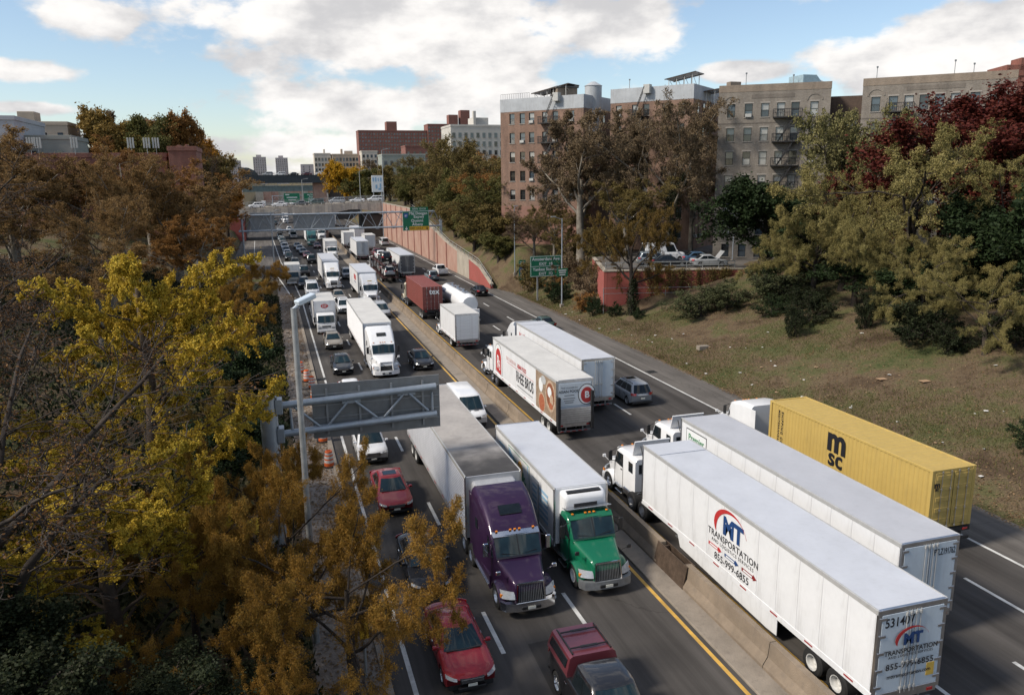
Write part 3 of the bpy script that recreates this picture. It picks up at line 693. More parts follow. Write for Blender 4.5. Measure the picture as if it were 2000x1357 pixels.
def trailer(root, yf, L, Wd=2.6, zb=1.12, zt=4.1, side=TRW, roof=TRROOF, door=TRW, style='panel', axles=2, skirt=False, rear='doors', wheels_y=None, roofseam=True, rims=RIMW, landing=True, detail=True):
    """van trailer body; yf is the local y of its front wall"""
    hw = Wd / 2; yr = yf - L
    t = MB(); t.box(-hw, hw, yr, yf, zb, zt - .03, .02)
    tr = t.obj('trailer', side, root)
    MB().box(-hw + .03, hw - .03, yr + .03, yf - .03, zt - .04, zt, .012).obj('roof_skin', roof, tr)
    for s in (-1, 1):
        MB().box(s * hw - .035, s * hw + .035, yr, yf, zt - .16, zt + .012, .012).obj('top_rail', RAIL, tr)
        MB().box(s * hw - .03, s * hw + .03, yr, yf, zb - .10, zb + .14, .01).obj('bottom_rail', side, tr)
        MB().box(s * hw - .035, s * hw + .035, yf - .09, yf + .02, zb, zt - .03, .01).obj('front_post', ALU, tr)
    if detail:
        n = max(2, int(L / 1.8)); rm = MB().box(-.012, .012, -.22, .22, -.03, .03).mesh('reflector', REDT)
        for k in range(n):
            for s in (-1, 1): link('reflector', rm, tr, (s * (hw + .025), yr + L * (k + .5) / n, zb + .03))
    if style == 'panel':
        n = int(round(L / 1.22)); pw = (L - .2) / n
        pm = MB().box(-.007, .007, -pw / 2 + .007, pw / 2 - .007, zb + .14, zt - .17).mesh('panel', side)
        for k in range(n):
            for s in (-1, 1): link('panel', pm, tr, (s * (hw + .004), yr + .1 + pw * (k + .5), 0))
        if roofseam:
            b = MB()
            for k in range(1, 2): b.box(-hw + .06, hw - .06, yf - L * .1 - .03, yf - L * .1 + .03, zt - .002, zt + .012)
            b.obj('roof_seam', ALU, tr)
    elif style == 'rib':
        n = int((zt - zb - .35) / .145); b = MB()
        for s in (-1, 1):
            for k in range(n): z = zb + .17 + k * .145; x0 = s * hw; b.prism([(x0, z), (x0 + s * .035, z + .03), (x0 + s * .035, z + .075), (x0, z + .105)], 1, yr + .08, yf - .1)
        b.obj('side_ribs', side, tr)
    # rear frame and doors
    b = MB()
    for s in (-1, 1): b.box(s * (hw - .05) - .06, s * (hw - .05) + .06, yr - .03, yr + .08, zb - .1, zt + .005, .01)
    b.box(-hw + .1, hw - .1, yr - .028, yr + .08, zt - .16, zt + .008, .01); b.box(-hw + .1, hw - .1, yr - .03, yr + .1, zb - .25, zb + .06, .01)
    fr = b.obj('rear_frame', ALU, tr)
    if rear == 'doors':
        for s in (-1, 1):
            d = MB().box(min(s * .015, s * (hw - .12)), max(s * .015, s * (hw - .12)), yr - .035, yr - .004, zb + .07, zt - .17, .012).obj('rear_door', door, tr)
            if detail:
                for x in (.10, .26):
                    b = MB(); b.tube((s * x, yr - .065, zb - .02), (s * x, yr - .065, zt - .12), .014, n=6)
                    for z in (zb + .1, zb + 1.0, zt - .3): b.box(s * x - .035, s * x + .035, yr - .09, yr - .03, z, z + .10)
                    b.obj('lock_rod', RAIL, tr)
                for k in range(5):
                    z = zb + .25 + k * (zt - zb - .6) / 4; MB().box(s * (hw - .16) - .13, s * (hw - .16) + .13, yr - .055, yr - .03, z, z + .10, .008).obj('hinge', ALU, tr)
    elif rear == 'rollup':
        n = 8; dz = (zt - .2 - zb - .08) / n
        sm = MB().box(-hw + .13, hw - .13, -.02, .02, .006, dz - .006, .008).mesh('door_slat', door)
        for k in range(n): link('door_slat', sm, tr, (0, yr - .012, zb + .08 + dz * k))
    b = MB(); b.box(-1.15, 1.15, yr + .02, yr + .14, .50, .62, .01)
    for s in (-1, 1): b.box(s * .6 - .04, s * .6 + .04, yr + .04, yr + .12, .6, zb - .1)
    ub = b.obj('underride_bar', STEELG, root)
    for k in range(5): MB().box(-1.0 + k * .42, -.76 + k * .42, yr + .0, yr + .022, .53, .59).obj('reflector', REDT, ub)
    for s in (-1, 1): MB().box(s * .95 - .12, s * .95 + .12, yr - .045, yr - .025, zb - .2, zb - .08, .01).obj('tail_light', REDL, tr)
    b = MB()
    for s in (-1, 1): b.box(s * .5 - .05, s * .5 + .05, yr + .2, yf - .3, zb - .28, zb - .02)
    b.obj('frame_rail', FRAME, root)
    if landing:
        b = MB()
        for s in (-1, 1): b.box(s * .75 - .06, s * .75 + .06, yf - 2.9, yf - 2.78, .45, zb); b.box(s * .75 - .12, s * .75 + .12, yf - 2.97, yf - 2.72, .40, .46)
        b.obj('landing_gear', STEELG, root)
    if skirt:
        for s in (-1, 1):
            b = MB(); b.prism([(yf - 3.6, zb - .08), (yf - L + 4.9, zb - .08), (yf - L + 4.9, .32), (yf - L + 5.5, .28), (yf - 3.9, .45)], 0, s * (hw - .05) - .012, s * (hw - .05) + .012); b.obj('side_skirt', TRW, root)
    wy = wheels_y or ([yr + 1.6, yr + 2.85] if axles == 2 else [yr + 1.6])
    for y in wy:
        for s in (-1, 1): wheel(root, s * (hw - .31), y, .52, .60, 'truck', rims)
    return tr
def container(root, yf, L, col, name='container', lattice=True):
    """corrugated shipping container on a skeleton chassis"""
    zb, zt, hw = 1.25, 4.12, 1.22; yr = yf - L
    t = MB(); t.box(-hw + .05, hw - .05, yr + .05, yf - .05, zb + .02, zt - .05)
    tr = t.obj(name, col, root)
    n = int(L / .28); p = (L - .5) / n
    cm = MB(); x = 0
    for s in (-1, 1):
        b = MB(); prof = [(-.25 + yf, 0)]
        for k in range(n):
            y0 = yf - .25 - k * p; prof += [(y0 - p * .30, 0), (y0 - p * .46, .036), (y0 - p * .80, .036), (y0 - p * .97, 0)]
        prof += [(yr + .25, 0)]
        vs = []
        for y, d in prof: vs += [(s * (hw - .045 + d), y, zb + .15), (s * (hw - .045 + d), y, zt - .11)]
        b.add(vs, [(2 * k, 2 * k + 2, 2 * k + 3, 2 * k + 1) for k in range(len(prof) - 1)])
        b.obj('corrugated_side', col, tr)
    b = MB(); m = int(L / .45)
    for k in range(m):
        y0 = yr + .2 + (L - .4) * k / m; q = (L - .4) / m; b.prism([(y0, zt - .05), (y0 + q * .15, zt - .015), (y0 + q * .55, zt - .015), (y0 + q * .7, zt - .05)], 0, -hw + .1, hw - .1)
    b.obj('corrugated_roof', col, tr)
    b = MB()
    for s in (-1, 1):
        b.box(s * (hw - .05) - .06, s * (hw - .05) + .06, yr + .1, yf - .1, zt - .12, zt - .005, .01); b.box(s * (hw - .05) - .06, s * (hw - .05) + .06, yr + .1, yf - .1, zb, zb + .16, .01)
        for y in (yr + .08, yf - .08): b.box(s * (hw - .07) - .09, s * (hw - .07) + .09, y - .09, y + .09, zb - .01, zt + .0, .012)
    for y in (yr + .06, yf - .06):
        b.box(-hw + .16, hw - .16, y - .06, y + .06, zt - .13, zt - .006, .01); b.box(-hw + .16, hw - .16, y - .06, y + .06, zb, zb + .16, .01)
    b.obj('corner_frame', col, tr)
    for s in (-1, 1):
        d = MB(); x0, x1 = sorted((s * .02, s * (hw - .17)))
        nk = 5
        d.box(x0, x1, yr - .02, yr + .02, zb + .17, zt - .14, .01)
        for k in range(nk): z = zb + .3 + k * .52; d.box(x0 + .08, x1 - .08, yr - .04, yr - .015, z, z + .22, .012)
        do = d.obj('rear_door', col, tr)
        for x in (.22, .72):
            r = MB(); r.tube((s * x, yr - .07, zb + .05), (s * x, yr - .07, zt - .05), .02, n=6)
            for z in (zb + .08, zb + .9, zb + 1.9, zt - .16): r.box(s * x - .05, s * x + .05, yr - .09, yr - .03, z, z + .08)
            r.obj('lock_rod', ALU, tr)
    b = MB()
    for s in (-1, 1): b.box(s * .45 - .06, s * .45 + .06, yr, yf, .95, 1.24)
    for k in range(6): y = yr + .3 + k * (L - .6) / 5; b.box(-1.1, 1.1, y - .06, y + .06, 1.02, 1.22)
    b.box(-1.2, 1.2, yr - .05, yr + .06, .55, .68); b.box(-1.2, 1.2, yr - .04, yr + .08, .98, 1.2)
    for s in (-1, 1): b.box(s * .7 - .05, s * .7 + .05, yr - .02, yr + .05, .6, 1.0)
    b.obj('chassis_frame', FRAME, root)
    for s in (-1, 1):
        MB().box(s * .9 - .14, s * .9 + .14, yr - .07, yr - .045, 1.04, 1.14, .01).obj('tail_light', REDL, root)
        for y in (yr + 1.0, yr + 2.25): wheel(root, s * .92, y, .52, .60, 'truck', RIMW)
    return tr
def reefer_unit(tr, yf, white=True, z=2.75, brand=True, facing='+y'):
    b = MB(); secs = []
    for y, hw, z0, z1 in ((yf, 1.02, z - .1, z + 1.15), (yf + .30, 1.02, z - .08, z + 1.12), (yf + .50, .95, z, z + 1.0), (yf + .55, .86, z + .1, z + .86)): secs.append(rr_sec(y, hw, z0, z1, .16, 4))
    u = b.loft(secs).obj('cooling_unit', WHITEP if white else M('grey_cooler', (.34, .35, .37), .4, var=.1), tr, 45)
    return u
def place(root, x, y, away):
    root.location = (x, y, 0); root.rotation_euler = (0, 0, 0 if away else PI)
# ------------------------------------------------------------------ ground
rnd = random.Random(7)
def sm(a, b, x): t = np.clip((np.asarray(x, float) - a) / (b - a), 0, 1); return t * t * (3 - 2 * t)
def walltop(y): return np.interp(y, [118, 127, 149, 172, 190, 262], [.1, 2.7, 4.3, 7.6, 9.7, 9.7])
def ground(x, y):
    x = np.asarray(x, float); y = np.asarray(y, float)
    s = np.maximum(0, x - 34.5)
    near = np.minimum(.27 * s, 6.2 + .02 * s)
    mid = 5.8 * sm(35, 47, x)
    wt = walltop(y); far = np.where(x > 32.4, wt + np.maximum(0, 6.2 - wt) * sm(33, 38, x), 0)
    far = np.where(y > 262, 9.5 * sm(33, 46, x), far)
    right = near + (mid - near) * sm(84, 92, y); right = right + (far - right) * sm(116, 120, y)
    s2 = np.maximum(0, .6 - x)
    ln = np.minimum(.30 * s2, 2.6 + .16 * s2); ln = np.minimum(ln, 9)
    s3 = np.maximum(0, -8.6 - x); lf = np.minimum(1.6 * np.minimum(s3, 1.5) + .42 * s3, 11 + .02 * s3); lf = np.minimum(lf, 13)
    left = ln + (lf - ln) * sm(118, 150, y)
    z = np.where(x > 15, right, left)
    z = z + np.where(z > .3, .12 * np.sin(x * .9 + 1.3 * np.sin(y * .21)) * np.sin(y * .47), 0)
    return np.where(((x > .8) & (x < 34)) | ((x > -8.75) & (x < 34) & (z < .03)), -.09, z)
def terrain_mat():
    m = bpy.data.materials.new('bank_grass_and_soil'); m.use_nodes = True; nt = m.node_tree; b = nt.nodes['Principled BSDF']; b.inputs['Roughness'].default_value = .95; b.inputs['Specular IOR Level'].default_value = .15
    K = nt.links; tc = nt.nodes.new('ShaderNodeTexCoord')
    def noise(s, d, ro=.6):
        n = nt.nodes.new('ShaderNodeTexNoise'); n.inputs['Scale'].default_value = s; n.inputs['Detail'].default_value = d; n.inputs['Roughness'].default_value = ro; K.new(tc.outputs['Object'], n.inputs['Vector']); return n.outputs[0]
    def ramp(x, *els):
        r = nt.nodes.new('ShaderNodeValToRGB'); e = r.color_ramp.elements
        while len(e) < len(els): e.new(.5)
        for i, (p, c) in enumerate(els): e[i].position = p; e[i].color = (*c, 1)
        K.new(x, r.inputs[0]); return r.outputs[0]
    big = ramp(noise(.22, 9, .68), (.34, (.06, .040, .026)), (.47, (.12, .088, .056)), (.56, (.095, .09, .042)), (.66, (.055, .070, .026)))
    fine = ramp(noise(9, 8, .75), (.3, (.45, .45, .45)), (.5, (1, 1, 1)), (.72, (1.6, 1.5, 1.3)))
    mx = nt.nodes.new('ShaderNodeMix'); mx.data_type = 'RGBA'; mx.blend_type = 'MULTIPLY'; mx.inputs[0].default_value = 1; K.new(big, mx.inputs[6]); K.new(fine, mx.inputs[7]); K.new(mx.outputs[2], b.inputs['Base Color'])
    bp = nt.nodes.new('ShaderNodeBump'); bp.inputs['Strength'].default_value = .9; bp.inputs['Distance'].default_value = .12; K.new(noise(5, 8, .7), bp.inputs['Height']); K.new(bp.outputs[0], b.inputs['Normal'])
    return m
def build_terrain():
    xs = np.unique(np.concatenate([[-3000, -1500, -700, -350, -200, -130, -90], np.arange(-70, -1, 1.5), np.arange(-1, 1.2, .4), [8, 16, 24, 31], np.arange(32, 36, .5), np.arange(36, 100, 1.5), [110, 130, 170, 250, 400, 800, 1600, 3000]]))
    ys = np.unique(np.concatenate([[-80, -40], np.arange(-20, 150, 1.5), np.arange(150, 300, 3.), [320, 360, 420, 500, 700, 1000, 1600, 2600, 4500, 8000]]))
    X, Y = np.meshgrid(xs, ys); Z = ground(X, Y)
    v = np.stack([X, Y, Z], -1).reshape(-1, 3); nx = len(xs)
    i = np.arange(len(ys) - 1)[:, None] * nx + np.arange(nx - 1)[None]; i = i.ravel()
    q = np.stack([i, i + 1, i + nx + 1, i + nx], 1)
    structure(link('ground', np_mesh('ground', v, q, mat=terrain_mat(), smooth=True)))
build_terrain()
ASPH = asphalt_mat('asphalt', (.066, .061, .057)); ASPH2 = asphalt_mat('worn_shoulder_asphalt', (.12, .11, .10), False)
ASPHP = asphalt_mat('patched_asphalt', (.043, .040, .038))
CONC = M('stained_concrete', (.24, .205, .165), .9, var=.2, vscale=.8, bump=.4, bscale=18, dirt=.75)
CONCB = M('grimy_barrier_concrete', (.21, .165, .12), .9, var=.25, vscale=.9, bump=.5, bscale=25, dirt=.85)
WPAINT = M('white_road_paint', (.52, .52, .50), .7, var=.3, vscale=1.5, dirt=.55)
YPAINT = M('yellow_road_paint', (.52, .31, .06), .7, var=.25, vscale=1.5, dirt=.45)
DIRT = M('bare_dirt_and_rubble', (.17, .13, .10), .95, vscale=1.4, col2=(.26, .23, .20), bump=1., bscale=6, dirt=.5)
def sheet(name, poly, z, mat, th=.0):
    b = MB(); b.add([(x, y, z) for x, y in poly], [tuple(range(len(poly)))]); return structure(b.obj(name, mat))
sheet('road', [(2.9, -60), (34.5, -60), (34.5, 117), (32.3, 121), (32.3, 2500), (-8.3, 2500), (-8.3, 172), (-7.6, 165), (1.2, 137), (2.9, 118)], 0, ASPH)
sheet('right_shoulder', [(31.12, -60), (34.62, -60), (34.6, 60), (34.9, 90), (34.6, 117), (32.25, 120), (32.25, 240), (31.3, 240), (31.12, 117)], .004, ASPH2)
sheet('ramp', [(-8.2, 175), (-7.4, 166), (-1.2, 148), (.3, 160), (.2, 240), (-8.2, 240)], .004, ASPH2)
sheet('left_verge', [(.3, -60), (2.62, -60), (2.62, 118), (1.0, 136), (-1.2, 142), (-.6, 120), (.3, 100)], .012, DIRT)
b = MB()
for k in range(60): y0 = -30 + k * 2.5; b.box(2.62, 2.9, y0 + .006, y0 + 2.494, -.1, .10 + .01 * ((k * 7) % 3), .015)
structure(b.obj('left_kerb', CONC))
# ---- painted lines
def strip(x0, y0, x1, y1, w=.14, z=.006):
    d = Vector((x1 - x0, y1 - y0, 0)).normalized(); n = Vector((d.y, -d.x, 0)) * w / 2
    return [(x0 - n.x, y0 - n.y, z), (x0 + n.x, y0 + n.y, z), (x1 + n.x, y1 + n.y, z), (x1 - n.x, y1 - n.y, z)]
def line(name, pts, mat, w=.15):
    b = MB()
    for (p, q) in zip(pts[:-1], pts[1:]): b.add(strip(*p, *q, w), [(0, 1, 2, 3)])
    return structure(b.obj(name, mat))
line('edge_line_left', [(3.62, -20), (3.62, 118), (3.1, 140), (1.6, 175), (.5, 240), (.2, 300)], WPAINT, .17)
line('edge_line_right', [(31, -20), (31, 240), (31, 500)], WPAINT, .17)
line('yellow_line_left', [(14.35, -20), (14.35, 125), (15.0, 160), (15.6, 210), (15.8, 300)], YPAINT, .16)
line('yellow_line_right', [(17.12, -20), (17.12, 150), (17.6, 200), (17.8, 300)], YPAINT, .16)
dm = MB().add([(-.085, -1.5, .006), (.085, -1.5, .006), (.085, 1.5, .006), (-.085, 1.5, .006)], [(0, 1, 2, 3)]).mesh('lane_dash', WPAINT)
for x, y0, rng_ in ((7.12, 3.2, 20), (10.72, 3.6, 20), (20.7, 4.2, 20), (24.4, 3.0, 20), (27.7, 8.3, 20)):
    for k in range(rng_):
        y = y0 + 25.0 - 1.6 + (k - 2) * 11.6 if x < 15 else y0 + 49.3 + (k - 5) * 11.6
        if y < 8 or y > 236: continue
        structure(link('lane_dash', dm, None, (x + (0 if y < 130 else (y - 130) * .008 * (1 if x < 15 else .15)), y, 0)))
for k in range(8):    # hatched gore by the ramp
    y = 112 + k * 4.2; line('gore_stripe', [(2.9 - k * .28, y), (1.5 - k * .5, y + 1.4)], WPAINT, .25)
line('gore_line', [(2.95, 110), (1.3, 138), (-.2, 160)], WPAINT, .2)
line('ramp_line', [(-3.9, 178), (-4.6, 240)], WPAINT, .15)
dr = MB(); dr.box(-.45, .45, -.45, .45, 0, .012)
for k in range(8): dr.box(-.38, .38, -.38 + k * .1, -.33 + k * .1, .012, .03)
DRAIN = dr.mesh('drain_grate', M('cast_iron', (.05, .05, .05), .7, .3, var=.3, vscale=5))
for (x, y) in ((3.25, 69.2), (31.6, 39.5), (31.7, 62)): tag(link('drain_grate', DRAIN, None, (x, y, .005)), {69.2: 'square iron drain grate on the left edge line by the orange drums', 39.5: 'iron drain grate at the right shoulder beside the yellow container truck', 62: 'iron drain grate on right shoulder beyond the silver wagon'}[y], 'drain grate')

for i, (x0, x1, y0, y1) in enumerate(((8.0, 9.9, 20.5, 25.5), (11.4, 13.9, 41, 47), (21.2, 23.2, 40.5, 46), (25.0, 27.2, 60, 71), (28.2, 30.4, 33, 44), (4.2, 5.6, 52, 58), (18.1, 20.0, 71, 75), (8.0, 9.6, 90, 97))): sheet('road_patch', [(x0, y0), (x1, y0 + .2), (x1 - .1, y1), (x0 + .15, y1 - .1)], .003, ASPHP)
# ---- median: paved strip, concrete barrier of precast units
structure(MB().box(14.62, 16.95, -60, 300, -.1, .09, .02).obj('median_strip', CONC))
bar = thing('median_barrier', 'long stained concrete barrier dividing the two carriageways', 'barrier', (15.95, 0, .09))
um = [(-.30, 0), (.30, 0), (.30, .10), (.15, .36), (.10, .84), (-.10, .84), (-.15, .36), (-.30, .10)]
ULEN = 6.0
bm_ = [MB().prism(um, 1, -ULEN / 2 + .018, ULEN / 2 - .018).mesh('barrier_unit', CONCB), MB().prism([(a * 1.25, z * 1.18) for a, z in um], 1, -ULEN / 2 + .018, ULEN / 2 - .018).mesh('barrier_unit', CONCB)]
for k in range(46):
    y = (29.5 + ULEN / 2 + k * ULEN) if k < 40 else 27.3 - ULEN / 2 - (k - 40) * ULEN
    o = link('barrier_unit', bm_[1 if y < 36 else 0], bar, (rnd.uniform(-.015, .015) + (0 if y < 130 else (y - 130) * .012), y, 0)); o.rotation_euler = (0, 0, rnd.uniform(-.004, .004))
STEELR = M('rusty_steel_plate', (.10, .07, .05), .7, .5, var=.4, vscale=3, bump=.3, bscale=15)
b = MB()
for s in (-1, 1): b.prism([(s * .36, 0), (s * .40, 0), (s * .20, .98), (s * .16, .98)], 1, -1.35, 1.3)
b.box(-.14, .14, -1.0, -.9, .3, .9); b.box(-.14, .14, .85, .95, .3, .9)
b.obj('steel_gate_section', STEELR, bar, loc=(0, 28.4, 0))

# ---- right retaining wall of concrete panels with pilasters
PINKW = M('pink_painted_concrete', (.33, .18, .135), .9, vscale=.35, col2=(.42, .28, .22), bump=.3, bscale=12, dirt=.85)
PALEW = M('bare_concrete_wall', (.36, .32, .26), .9, var=.2, vscale=.5, bump=.3, bscale=12, dirt=.6)
REDW = M('red_painted_wall', (.33, .085, .07), .85, vscale=.6, col2=(.27, .07, .055), bump=.25, bscale=10, dirt=.45)
rw = thing('retaining_wall', 'long pink concrete retaining wall rising along the right carriageway', 'wall', (32.45, 119, 0))
ysw = [119, 126, 133, 142, 151, 160, 169, 178, 187, 196, 205, 214, 223, 232, 240]
for i, (ya, yb) in enumerate(zip(ysw[:-1], ysw[1:])):
    za, zb_ = float(walltop(ya)) + .25, float(walltop(yb)) + .25
    mt = REDW if yb <= 133 else PALEW if yb <= 142 else PINKW
    MB().prism([(ya + .02, -.1), (yb - .02, -.1), (yb - .02, zb_), (ya + .02, za)], 0, 0, .45).obj('wall_panel', mt, rw, loc=(0, -119, 0))
    if yb > 142:
        MB().prism([(yb - .4, -.1), (yb + .4, -.1), (yb + .4, zb_ + .1), (yb - .4, zb_ + .1)], 0, -.10, .02).obj('pilaster', M('red_brown_pilaster', (.25, .105, .08), .9, var=.15, vscale=.8, dirt=.6), rw, loc=(0, -119, 0))
    MB().prism([(ya, za), (yb, zb_), (yb, zb_ + .16), (ya, za + .16)], 0, -.06, .52).obj('coping', PALEW, rw, loc=(0, -119, 0))
b = MB()
for y in np.arange(119, 176, 3.): b.tube((.2, y - 119, float(walltop(y))), (.2, y - 119, float(walltop(y)) + 1.3), .05, n=6)
for ya, yb in ((119, 127), (127, 149), (149, 172), (172, 190)):
    for h in (.8, 1.25): b.tube((.2, ya - 119, float(walltop(ya)) + h), (.2, yb - 119, float(walltop(yb)) + h), .045, n=6)
b.obj('guard_railing', M('galvanised_rail', (.33, .33, .31), .6, .4, var=.2, vscale=4), rw)

# ---- parking terrace with its red wall
RW = [(38.0, 87.4), (53.6, 83.6), (61, 82)]
rt = thing('terrace_wall', 'dark red painted terrace wall under the car park, ivy hanging on it', 'wall', (38, 87.4, 0))
for (p, q, n) in ((RW[0], RW[1], 4), (RW[1], RW[2], 2), ((43.0, 103), RW[0], 4)):
    for k in range(n):
        a = Vector((p[0] + (q[0] - p[0]) * k / n, p[1] + (q[1] - p[1]) * k / n)); c = Vector((p[0] + (q[0] - p[0]) * (k + 1) / n, p[1] + (q[1] - p[1]) * (k + 1) / n))
        d = (c - a); L_ = d.length; ang = math.atan2(d.y, d.x)
        o = MB().box(.012, L_ - .012, 0, .4, -.5, 5.9 if n == 4 and q != RW[0] or True else 5, .015).obj('wall_panel', REDW, rt); o.location = (a.x - 38, a.y - 87.4, 0); o.rotation_euler = (0, 0, ang)
        o = MB().box(0, L_, -.06, .46, 5.9, 6.06, .02).obj('coping', PALEW, rt); o.location = (a.x - 38, a.y - 87.4, 0); o.rotation_euler = (0, 0, ang)
structure(MB().prism([(38.5, 87.7), (53.7, 84.0), (62, 82.4), (80, 80), (90, 100), (64, 116), (43.2, 103)], 2, 5.3, 5.98).obj('parking_lot', ASPH2))
GALV = M('galvanised_pipe', (.34, .35, .35), .55, .5, var=.2, vscale=4)
pf = thing('terrace_fence', 'thin pipe rail fence running in front of the red terrace wall', 'fence', (38, 86.6, 0))
pp = [(37.7, 86.7), (40.9, 86.1), (45, 84.9), (49.2, 83.8), (53.4, 82.8)]
for (x, y) in pp:
    z = float(ground(x, y)); MB().tube((x - 38, y - 86.6, z - .3), (x - 38, y - 86.6, 4.0), .045, n=6).obj('post', GALV, pf)
for (p, q) in zip(pp[:-1], pp[1:]):
    for h in (3.35, 4.0): MB().tube((p[0] - 38, p[1] - 86.6, h), (q[0] - 38, q[1] - 86.6, h), .03, n=6).obj('rail', GALV, pf)
lf_ = thing('car_park_railing', 'low steel guard railing along the edge of the car park', 'railing', (38.4, 87.8, 5.98))
for k in range(9): t = k / 8; MB().tube((15.4 * t, -3.8 * t, 0), (15.4 * t, -3.8 * t, 1.0), .04, n=6).obj('post', GALV, lf_)
for h in (.5, .95): MB().bar((0, 0, h), (15.4, -3.8, h), .06, .12).obj('rail', GALV, lf_)

# ------------------------------------------------------------------ bridges
STONE = brick_mat('arch_stone', (.50, .45, .38), (.38, .34, .285), (.20, .175, .15), .35, .16)
ab = thing('arch_bridge', 'low stone faced arch bridge carrying cars over the expressway', 'bridge', (13, 240, 0))
def arch(x0, x1, zs, zc, n=14): return [(x0 + (x1 - x0) * i / n, zs + (zc - zs) * (1 - (2 * i / n - 1) ** 2)) for i in range(n + 1)]
top = [(33, 10.3), (20, 10.0), (8, 9.45), (-8.5, 8.75)]
poly = [(-8.5, 6.2)] + arch(-7, 13.6, 6.3, 7.75) + arch(16.4, 32.2, 6.5, 8.3) + [(33, 6.5)] + top
MB().prism([(x - 13, z) for x, z in poly], 1, 0, 15).obj('spandrel', STONE, ab)
for (x0, x1, mt) in ((13.7, 16.3, PINKW), (26.8, 40, M('shade_dark_abutment', (.06, .052, .045), .9, var=.3, vscale=.5)), (-16, -7, REDW)): MB().box(x0 - 13, x1 - 13, .3, 14.7, -.2, 6.55 if x0 < 30 else 8.9, .02).obj('pier' if x0 == 13.7 else 'abutment', mt, ab)  # right abutment: near-black colour stands in for the shaded opening under the arch
STN = [M('pale_arch_stone', (.50, .45, .38), .85, var=.15, vscale=1.5, bump=.3), M('grey_arch_stone', (.40, .36, .31), .85, var=.15, vscale=1.5, bump=.3)]
UNDER = arch(-7, 13.6, 6.3, 7.75) + arch(16.4, 32.2, 6.5, 8.3)
for k in range(43):
    xa = -8.2 + k * .955; xb = xa + .92; ta, tb_ = (float(np.interp(x_, [-8.5, 8, 20, 33], [8.75, 9.45, 10.0, 10.3])) - .05 for x_ in (xa, xb)); ua, ub = (float(np.interp(x_, [p[0] for p in UNDER], [p[1] for p in UNDER])) + .03 for x_ in (xa, xb)); pj = rnd.uniform(.04, .16)
    MB().prism([(xa - 13, ua), (xb - 13, ub), (xb - 13, tb_), (xa - 13, ta)], 1, -pj, .01).obj('stone', STN[rnd.random() < .4], ab)
def sp(x): return float(np.interp(x, [-8.5, 8, 20, 33], [8.75, 9.45, 10.0, 10.3]))
for y in (.35, 14.6):
    MB().prism([(-21.5, 8.7), (20, 10.28), (20, 10.75), (-21.5, 9.15)], 1, y - .2, y + .2).obj('parapet', STONE, ab)
    b = MB()
    for x in np.arange(-8, 33.1, 1.8): b.tube((x - 13, y, sp(x) + .3), (x - 13, y, sp(x) + 1.75), .04, n=5)
    for h in (.9, 1.7): b.tube((-21, y, sp(-8) + h), (20, y, sp(33) + h), .04, n=5)
    b.obj('railing', GALV, ab)
GIRD = M('dark_blue_grey_steel', (.045, .054, .062), .5, .3, var=.2, vscale=.8, dirt=.4)
def girder_bridge(name, label, y, x0, x1, z0, z1, dep, mat, n):
    t = thing(name, label, 'bridge', (0, y, 0))
    MB().box(x0, x1, 0, .25, z0, z1, .02).obj('girder', mat, t); MB().box(x0, x1, dep - .25, dep, z0, z1, .02).obj('girder', mat, t)
    MB().box(x0, x1, .25, dep - .25, z1 - 1.2, z1 - .3).obj('deck', CONC, t)
    b = MB(); b.box(x0, x1, -.25, 0, z0 - .06, z0 + .06); b.box(x0, x1, -.25, 0, z1 - .08, z1 + .04); b.obj('flange', mat, t)
    smsh = MB().box(-.05, .05, -.16, 0, z0 + .06, z1 - .08).mesh('stiffener', mat)
    for k in range(n): link('stiffener', smsh, t, (x0 + (x1 - x0) * (k + .5) / n, 0, 0))
    b = MB()
    for k in range(n): x = x0 + (x1 - x0) * (k + .5) / n; b.tube((x, .1, z1), (x, .1, z1 + 1.1), .04, n=5)
    for h in (.5, 1.1): b.tube((x0, .1, z1 + h), (x1, .1, z1 + h), .05, n=5)
    b.obj('railing', mat, t)
    return t
sb = girder_bridge('girder_bridge', 'dark steel plate girder bridge with parked looking traffic on top', 350, -11, 34, 15.7, 18.9, 12, GIRD, 40)
MB().loft([[(18.4, 2, 0), (25.2, 2, 0), (25.2, 10, 0), (18.4, 10, 0)], [(18.8, 2, 15.6), (23.6, 2, 15.6), (23.6, 10, 15.6), (18.8, 10, 15.6)]]).obj('pier', PINKW, sb)
MB().box(-16, -10.6, 1, 11, 0, 15.65).obj('abutment', PINKW, sb)
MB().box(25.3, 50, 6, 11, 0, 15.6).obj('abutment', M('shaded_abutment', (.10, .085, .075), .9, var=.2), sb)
MB().loft([[(-11, 1, 18.9), (-3.2, 1, 18.9), (-4.5, 1, 20.8), (-7, 1, 22), (-11, 1, 22.3)], [(-11, 11, 18.9), (-3.2, 11, 18.9), (-4.5, 11, 20.8), (-7, 11, 22), (-11, 11, 22.3)]]).obj('curved_end_panel', GIRD, sb)
girder_bridge('girder_bridge', 'pale green girder bridge beyond the dark one, half hidden', 440, -14, 32, 11.0, 13.9, 10, M('pale_green_steel', (.15, .19, .18), .6, .2, var=.2, vscale=.5), 30)
for (x, y, h, lab) in ((-8.6, 300, 21, 'tall pale lamp mast left of the steel bridge'), (11.2, 280, 17, 'slim lamp mast standing between the two far green signs'), (28.5, 262, 19.5, 'thin grey mast before the yellow tree'), (36.0, 262, 26, 'tall curved lamp beside the white billboard')):
    t = thing('lamp_mast', lab, 'street lamp', (x, y, 0)); MB().tube((0, 0, 0), (0, 0, h), .16, .08, 8).obj('pole', GALV, t); b = MB(); b.tube((0, 0, h), (1.6, 0, h + .35), .05, n=6); b.box(1.3, 2.1, -.15, .15, h + .25, h + .42, .04); b.obj('lamp_head', GALV, t)
